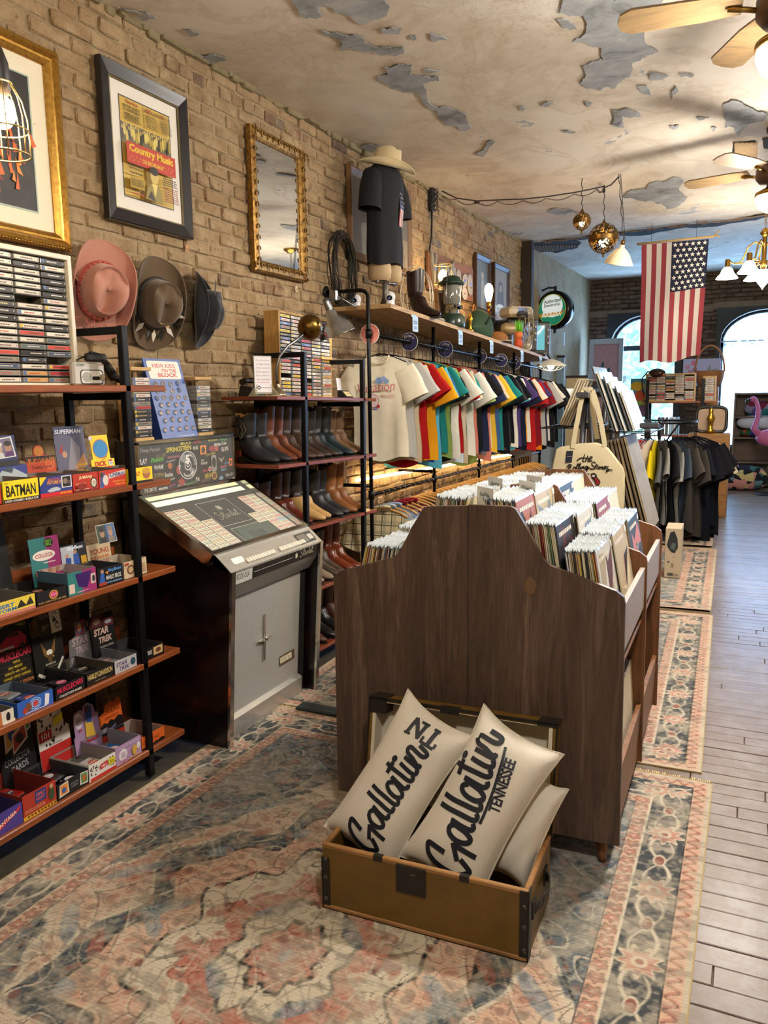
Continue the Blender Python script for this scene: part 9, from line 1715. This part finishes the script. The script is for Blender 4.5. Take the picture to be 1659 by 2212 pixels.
def tree(x, y, h, r, seed, label):
 t = thing('tree', label, 'tree', (x, y, -.5), None, 'trees outside the windows'); m = MB(); m.tube([(0, 0, 0), (.1, 0, h*.4), (0, .1, h*.7)], [.16, .12, .06], 8); ob('trunk', m, M('#4a3a2c', .9), t); rn = random.Random(seed); m = MB()
 for k in range(1500):
  d = Vector((rn.gauss(0, 1), rn.gauss(0, 1), rn.gauss(0, 1))).normalized()*r*rn.uniform(.55, 1)**.5; d.z *= 1.15; p = d + Vector((0, 0, h*.72)); a = Vector((rn.uniform(-1, 1), rn.uniform(-1, 1), rn.uniform(-1, 1))).normalized()*.11; b = a.orthogonal().normalized()*.07; m.add([p - a, p + b, p + a, p - b], [(0, 1, 2, 3)])
 o = ob('foliage', m, M('#7fae90', .7, var=.4, scale=1.5), t); o['kind'] = 'stuff'
tree(-2.5, 17.2, 3.3, 1.15, 1, 'leafy green tree outside the arched window beside the flag, left'); tree(-2.9, 19.6, 3.4, 1.3, 2, 'leafy green tree outside behind the flag')
q = on((1306, 790), 'y', 13.2); x0, x1 = on((1271, 790), 'y', 13.2)[0], on((1344, 790), 'y', 13.2)[0]; z1 = on((1306, 731), 'y', 13.2)[2]; z0 = .95; W_ = x1 - x0; Hh = z1 - z0
t = thing('framed_picture', 'tall white framed pink panel with a blue script word by the window', 'framed picture', (x0, 13.2, z0), (-.04, 0, 0)); 
for a_, b_ in (((0, 0, 0), (.07, .04, Hh)), ((W_ - .07, 0, 0), (W_, .04, Hh)), ((.07, 0, Hh - .09), (W_ - .07, .04, Hh)), ((.07, 0, 0), (W_ - .07, .04, .09))): m = MB(); m.cbox(a_, b_, .006); ob('frame_board', m, M('#b8c4d4', .5), t)
m = MB(); m.box((.06, .02, .06), (W_ - .06, .03, Hh - .06)); pn = ob('panel', m, M('#c09aa8', .7, var=.15, scale=14), t); a = Art((.07, .02, .09), EX, EZ, W_ - .14, Hh - .18, .003)
for i in range(5):
 for j in range(9): a.ring(.1 + .2*i, .06 + .11*j, .08, .045, .12, '#d8bcc4', 10)
for st in ([(.3,.62),(.38,.7),(.4,.76),(.36,.74),(.36,.63),(.42,.63)], [(.46,.64),(.43,.63),(.43,.66),(.47,.67),(.48,.64),(.46,.63),(.52,.66)], [(.52,.66),(.54,.63),(.6,.67)], [(.6,.66),(.66,.66),(.64,.69),(.61,.66),(.64,.62),(.74,.64)]): a.stroke([(u, v) for u, v in st], .02, '#2c6a8a', 5)
a.build('lettering', pn)
m = MB(); m.box((x0, 13.15, 0), (x1, 13.45, z0 - .001)); o = thing('low_cabinet', 'low wooden cabinet carrying the white framed panel', 'cabinet', (0, 0, 0)); ob('carcass', m, WORN, o)
for k in range(2): m = MB(); m.cbox((x0 + .02 + k*W_/2, 13.135, .06), (x0 + W_/2 - .02 + k*W_/2, 13.15, z0 - .04), .004); d = ob('door', m, WORN, o); m = MB(); m.sphere((x0 + W_/2 + (-.05 if k == 0 else .05), 13.128, .5), .012, 8, 6); ob('knob', m, BRASS, d)
yR_ = 10.6
def yr(p, y=yR_): return Vector(on(p, 'y', y))
a0, a1 = yr((1386, 868)), yr((1552, 868)); zs = a0.z
t = thing('display_shelf', 'brown shelf on black posts near the windows', 'shelving unit', (0, 0, 0))
for zz in (zs, zs - .42, .3): m = MB(); m.cbox((a0.x, yR_ - .03, zz - .02), (a1.x, yR_ + .3, zz), .003); ob('shelf', m, SHW, t)
for xx in (a0.x + .05, yr((1514, 868)).x): 
 for yy in (yR_ - .04, yR_ + .28): m = MB(); m.cbox((xx, yy, 0), (xx + .04, yy + .03, zs + .28), .003); ob('post', m, IRON, t)
def cas_rack(p_tl, p_br, nc, nr, label, nm, y, seed, sc=None):
 A_, B_ = yr(p_tl, y), yr(p_br, y); w, h = B_.x - A_.x, A_.z - zs; t = thing('cassette_rack', label, 'cassette holder', (A_.x, y, zs + .001))
 for a_, b_ in (((0, 0, 0), (.018, .07, h)), ((w - .018, 0, 0), (w, .07, h)), ((.018, 0, h - .018), (w - .018, .07, h)), ((.018, 0, 0), (w - .018, .07, .012))): m = MB(); m.cbox(a_, b_, .002); ob('frame_board', m, woodmat('pale_pine', '#b08a50', '#d0ac70', 1, 1, .5), t)
 m = MB(); m.box((.018, .066, .012), (w - .018, .07, h - .018)); ob('back_board', m, M('#3a3020', .8), t); cp, rp = (w - .036)/nc, (h - .03)/nr; rn = random.Random(seed)
 for c in range(1, nc): m = MB(); m.box((.018 + c*cp - .003, 0, .012), (.018 + c*cp + .003, .066, h - .018)); ob('divider', m, M('#4a3a22', .7), t)
 for c in range(nc):
  for r in range(nr):
   if rn.random() < .05: continue
   col = rn.choice(['#e0d9cc', '#d8d2c6', '#cfc8bb', '#e0d9cc', '#c9c4bc', '#d4cbbc', '#c8483c', '#e0b8b8', '#d8c23a', '#38383c']); k = cassette((A_.x + .018 + c*cp + .003, y + .003, zs + .014 + r*rp), col, rn.randrange(3), '%s cassette, %s row up, %s column of the %s' % (CNAME[col], ordn(r), CN5[c], nm), 'cassettes near the windows', (0, 0, -PI/2)); k.scale = (.8, (cp - .006)/CL, (rp - .003)/CT)
cas_rack((1395, 808), (1501, 868), 5, 16, 'wide pine rack of cassettes on the far shelf', 'wide far rack', yR_ + .0, 3); cas_rack((1519, 813), (1545, 868), 1, 10, 'narrow pine rack of cassettes on the far shelf', 'narrow far rack', yR_, 4)
b_ = yr((1372, 872), 10.2); b_.z = zs - .0; t = thing('gooseneck_lamp', 'dark brown gooseneck lamp at the left of the far shelf', 'lamp', (a0.x + .06, yR_ + .05, zs)); m = MB(); m.lathe([(.001, 0), (.06, 0), (.055, .015), (.015, .025)], 16); ob('base', m, M('#2a1c16', .3), t); m = MB(); m.tube([(0, 0, .02), (-.06, 0, .15), (-.07, -.0, .3), (0, 0, .38), (.05, 0, .37)], .009, 6); ob('neck', m, M('#2a1c16', .3), t); m = MB(); m.sphere((.11, 0, .35), .09, 16, 10, (1.2, .8, .75)); ob('shade', m, M('#3a1f16', .2), t)
A_, B_ = yr((1362, 818), 10.9), yr((1397, 884), 10.9); t = thing('bright_picture', 'bright landscape picture with orange and yellow shapes behind the brown lamp', 'picture', (A_.x, 10.93, B_.z - .1)); w, h = B_.x - A_.x, A_.z - B_.z + .1; m = MB(); m.box((0, 0, 0), (w, .02, h)); ob('board', m, M('#4a9ac0', .6), t); a = Art((0, 0, 0), EX, EZ, w, h, .001); a.rect(0, 0, 1, .3, '#7a5a8a').poly([(0, .3), (1, .3), (1, .5), (.5, .55), (0, .48)], '#8ac04a').ell(.55, .55, .3, .14, '#d84a1c').ell(.4, .8, .4, .12, '#e8c02c').build('painting', t)
q = yr((1532, 800), 11.2); t = thing('basket', 'round woven basket with a tall handle behind the cassette racks', 'basket', (q.x, 11.3, zs + .18)); m = MB(); m.lathe([(.001, 0), (.14, 0), (.17, .1), (.185, .2), (.175, .205), (.16, .1), (.13, .015), (.001, .012)], 24); ob('bowl', m, M('#8a5a34', .8, var=.4, scale=50, bump=.4), t); m = MB(); m.tube([(.18*math.cos(a), 0, .19 + .34*math.sin(a)) for a in np.linspace(0, PI, 15)], .012, 6); ob('handle', m, M('#9a6a40', .8), t)
m = MB(); m.cbox((q.x - .12, 11.18, 0), (q.x + .12, 11.42, zs + .178), .01); o = thing('plant_stand', 'plain brown box stand under the woven basket', 'stand', (0, 0, 0)); ob('box', m, WORN, o)
A_, B_ = on((1476, 776), 'y', 13.8), on((1556, 812), 'y', 13.8); t = thing('floral_canvas', 'pale lilac canvas with pink flowers between the arched windows', 'picture', (A_[0], 13.82, B_[2] - .15)); w, h = B_[0] - A_[0], A_[2] - B_[2] + .15; m = MB(); m.box((0, 0, 0), (w, .03, h)); ob('canvas', m, M('#b8b4cc', .7), t); a = Art((0, 0, 0), EX, EZ, w, h, .001); [a.ell(u, v, .07, .1, c, 10) for u, v, c in ((.2, .5, '#b87a90'), (.28, .85, '#c86a84'), (.32, .6, '#a8708a'), (.12, .7, '#c08aa0'), (.36, .4, '#b07a98'))]; a.poly([(.62, .5), (.72, .8), (.74, .5)], '#8a8478').poly([(.66, .5), (.95, .66), (.7, .42)], '#7a7468').build('painting', t)
for k in range(6): q = yr((1408 + k*6, 905), 10.2); t = thing('book', 'small %s book on the far lower shelf, %s from the left' % (['dark grey', 'brown', 'olive', 'pale blue', 'white', 'sky blue'][k], ordn(k)), 'book', (a0.x + .2 + k*.045, yR_ + .02, zs - .418), None, 'books on the far lower shelf'); m = MB(); m.cbox((0, 0, 0), (.03, .14, .22), .003); ob('cover', m, M(['#3a3c40', '#4a3828', '#5a5438', '#a8c4d8', '#d8dce0', '#9ac4e0'][k], .4), t)
q = yr((1536, 905), 10.3); t = thing('framed_tray', 'rounded dark tray frame leaning by the far shelf', 'tray', (q.x - .18, 10.38, q.z - .17), (-.1, 0, 0)); m = MB(); m.tube([(.18 + .17*math.copysign(abs(math.cos(a))**.4, math.cos(a)), 0, .16 + .15*math.copysign(abs(math.sin(a))**.4, math.sin(a))) for a in np.linspace(0, 2*PI, 41)[:-1]], .02, 6, closed=True); ob('rim', m, M('#1a1614', .4), t); m = MB(); m.box((.02, .0, .02), (.34, .01, .3)); ob('base', m, M('#a8907a', .6, var=.3, scale=8), t)
t = thing('gold_figure', 'gold figurine standing before the dark tray frame', 'figurine', (q.x, 10.25, q.z - .17)); m = MB(); m.lathe([(.001, 0), (.05, 0), (.05, .04), (.025, .06), (.03, .12), (.05, .18), (.03, .22), (.025, .25), (.03, .28), (.001, .31)], 14); ob('figure', m, M('#c89a3a', .25, 1.0), t)
m = MB(); m.cbox((q.x - .25, 10.2, 0), (q.x + .22, 10.5, q.z - .171), .01); o = thing('side_cabinet', 'brown side cabinet under the gold figurine', 'cabinet', (0, 0, 0)); ob('carcass', m, WORN, o)
bx0, bx1 = on((1581, 960), 'y', 13.45)[0], 1.15; BCm = woodmat('far_bookcase', '#5d4c40', '#7a6656', 0, .6, .6); t = thing('low_bookcase', 'long low brown bookcase under the curtained window', 'bookcase', (0, 0, 0)); zt = on((1581, 849), 'y', 13.45)[2]
for xx in (bx0, bx1): m = MB(); m.cbox((xx, 13.45, 0), (xx + .03, 13.8, zt), .004); ob('side', m, BCm, t)
for zz in (.02, .37, .75, 1.07, zt - .03): m = MB(); m.cbox((bx0 + .03, 13.45, zz), (bx1, 13.8, zz + .025), .003); ob('shelf', m, BCm, t)
m = MB(); m.box((bx0, 13.79, 0), (bx1, 13.8, zt)); ob('back', m, BCm, t)
def blob(name, label, cat, loc, sx, sy, szz, mat_, seed, strips=None):
 t = thing(name, label, cat, loc); m = MB(); rn = random.Random(seed); ph = rn.uniform(0, 6)
 m.grid(lambda u, v: (sx*math.cos(2*PI*u)*(abs(math.sin(PI*v))**.5)*(1 + .06*math.sin(7*u*2*PI + ph)), sy*math.sin(2*PI*u)*(abs(math.sin(PI*v))**.5), szz*(1 - math.cos(PI*v))*.5*(1 + .05*math.sin(5*PI*2*u + ph))), 28, 12); ob('cloth', m, mat_, t); return t
def patch(name, cols, sc):
 t_ = NT(name); v = t_.coord('Object'); vo = t_.n('ShaderNodeTexVoronoi'); t_.l(v, vo.inputs['Vector']); vo.inputs['Scale'].default_value = sc; t_.base(t_.ramp(vo.outputs['Color'], [(i/len(cols), c) for i, c in enumerate(cols)], 'CONSTANT')); t_.set(.95); return t_.m
blob('throw_pillow', 'teal and purple patchwork cushion on the far bookcase shelf', 'cushion', (bx0 + .42, 13.6, 1.097), .28, .1, .22, patch('patch_teal', ['#1c6a6a', '#6a4a8a', '#7a1c3a', '#8a8aa0', '#2a3a6a'], 9), 3)
blob('white_pillow', 'rumpled white pillow on the far bookcase', 'pillow', (bx0 + .4, 13.55, .9), .36, .13, .2, M('#c8c8d0', .9), 4)
t = blob('striped_blanket', 'folded rainbow striped blanket under the white pillow', 'blanket', (bx0 + .45, 13.6, .777), .34, .12, .12, patch('patch_stripe', ['#a8242c', '#2a3a8a', '#7a8a9a', '#c85a2c', '#2a6a3a', '#4a2a5a'], 8), 5)
blob('crochet_blanket', 'bundled dark crochet blanket with flower rings on the floor by the bookcase', 'blanket', (bx0 + .12, 13.1, 0), .42, .22, .36, patch('patch_crochet', ['#141722', '#6a8a9a', '#141722', '#c88a84', '#141722', '#c8b87a', '#3a6a6a', '#141722'], 11), 6)
t = thing('handbag', 'small red bag with a white lattice on the floor', 'bag', (bx0 - .24, 12.7, 0), (0, 0, .2)); m = MB(); m.prism([(-.14, 0, .02), (.1, 0, 0), (.17, 0, .2), (-.16, 0, .3)], (0, .1, 0)); ob('body', m, M('#a82a2c', .6), t); a = Art((-.14, 0, .02), EX, EZ, .28, .16, .002); [a.line([(i*.14, 0), (i*.14 + .3, 1)], .01, '#d8dce0') for i in range(6)]; [a.line([(i*.14 + .3, 0), (i*.14, 1)], .01, '#d8dce0') for i in range(6)]; a.build('lattice', t)
fp = on((1662, 1040), 'y', 12.6); t = thing('flamingo', 'pink flamingo lawn ornament on thin legs', 'ornament', (fp[0], 12.6, 0), (0, 0, PI)); PK = M('#c86a9a', .5); k_ = 1.0
m = MB(); m.sphere((0, 0, .82), .16, 18, 12, (1.35, .7, .8)); ob('body', m, PK, t); m = MB(); m.tube([(.16, 0, .86), (.24, 0, .95), (.2, 0, 1.1), (.2, 0, 1.25), (.24, 0, 1.36), (.3, 0, 1.37)], [.06, .045, .035, .03, .032, .04], 10); ob('neck', m, PK, t); m = MB(); m.sphere((.27, 0, 1.37), .045, 12, 8); ob('head', m, PK, t); m = MB(); m.tube([(.31, 0, 1.37), (.36, 0, 1.34), (.36, 0, 1.3)], [.025, .018, .005], 8); ob('beak', m, M('#2a2024', .4), t)
for s in (-.05, .05): m = MB(); m.tube([(0, s, .74), (.02, s, .4), (-.02, s, .01)], .012, 6); ob('leg', m, PK, t)
m = MB(); m.lathe([(.001, 0), (.2, 0), (.19, .02), (.001, .025)], 18); ob('base', m, M('#1a1418', .5), t)
for i, (p0, p1_, c, lab, nm) in enumerate((((1222, 812), (1266, 900), '#c8b48a', 'plain tan canvas leaning beyond the print rack', 'canvas_board'), ((1198, 768), (1216, 850), '#8aa4b4', 'narrow pale blue mirror strip beside the glowing wire lamp', 'mirror_strip'))):
 A_, B_ = on(p0, 'y', 10.8 + i*.6), on(p1_, 'y', 10.8 + i*.6); w, h = B_[0] - A_[0], A_[2]; t = thing(nm, lab, 'board', (A_[0], 10.8 + i*.6, .0), (-.03, 0, 0)); m = MB(); m.cbox((0, 0, 0), (w, .03, h), .004); ob('panel', m, M(c, .5), t); m = MB(); m.box((-.005, -.003, h - .03), (w + .005, .033, h + .004)); ob('top_edge', m, M('#2a241e', .6), t)
q = on((1215, 845), 'y', 9.6); t = thing('floor_lamp', 'white bowl floor lamp beyond the end of the shirt rail', 'lamp', (q[0], 9.75, 0)); m = MB(); m.lathe([(.02, q[2] - .1), (.08, q[2] - .07), (.14, q[2]), (.145, q[2] + .03), (.13, q[2] + .0), (.07, q[2] - .055), (.001, q[2] - .07)], 24); ob('shade', m, M('#e6e2d8', .5, emit=.6), t); m = MB(); m.cyl((0, 0, .02), (0, 0, q[2] - .09), .012); ob('pole', m, IRON, t); m = MB(); m.lathe([(.001, 0), (.14, 0), (.135, .02), (.012, .03)], 20); ob('base', m, IRON, t)
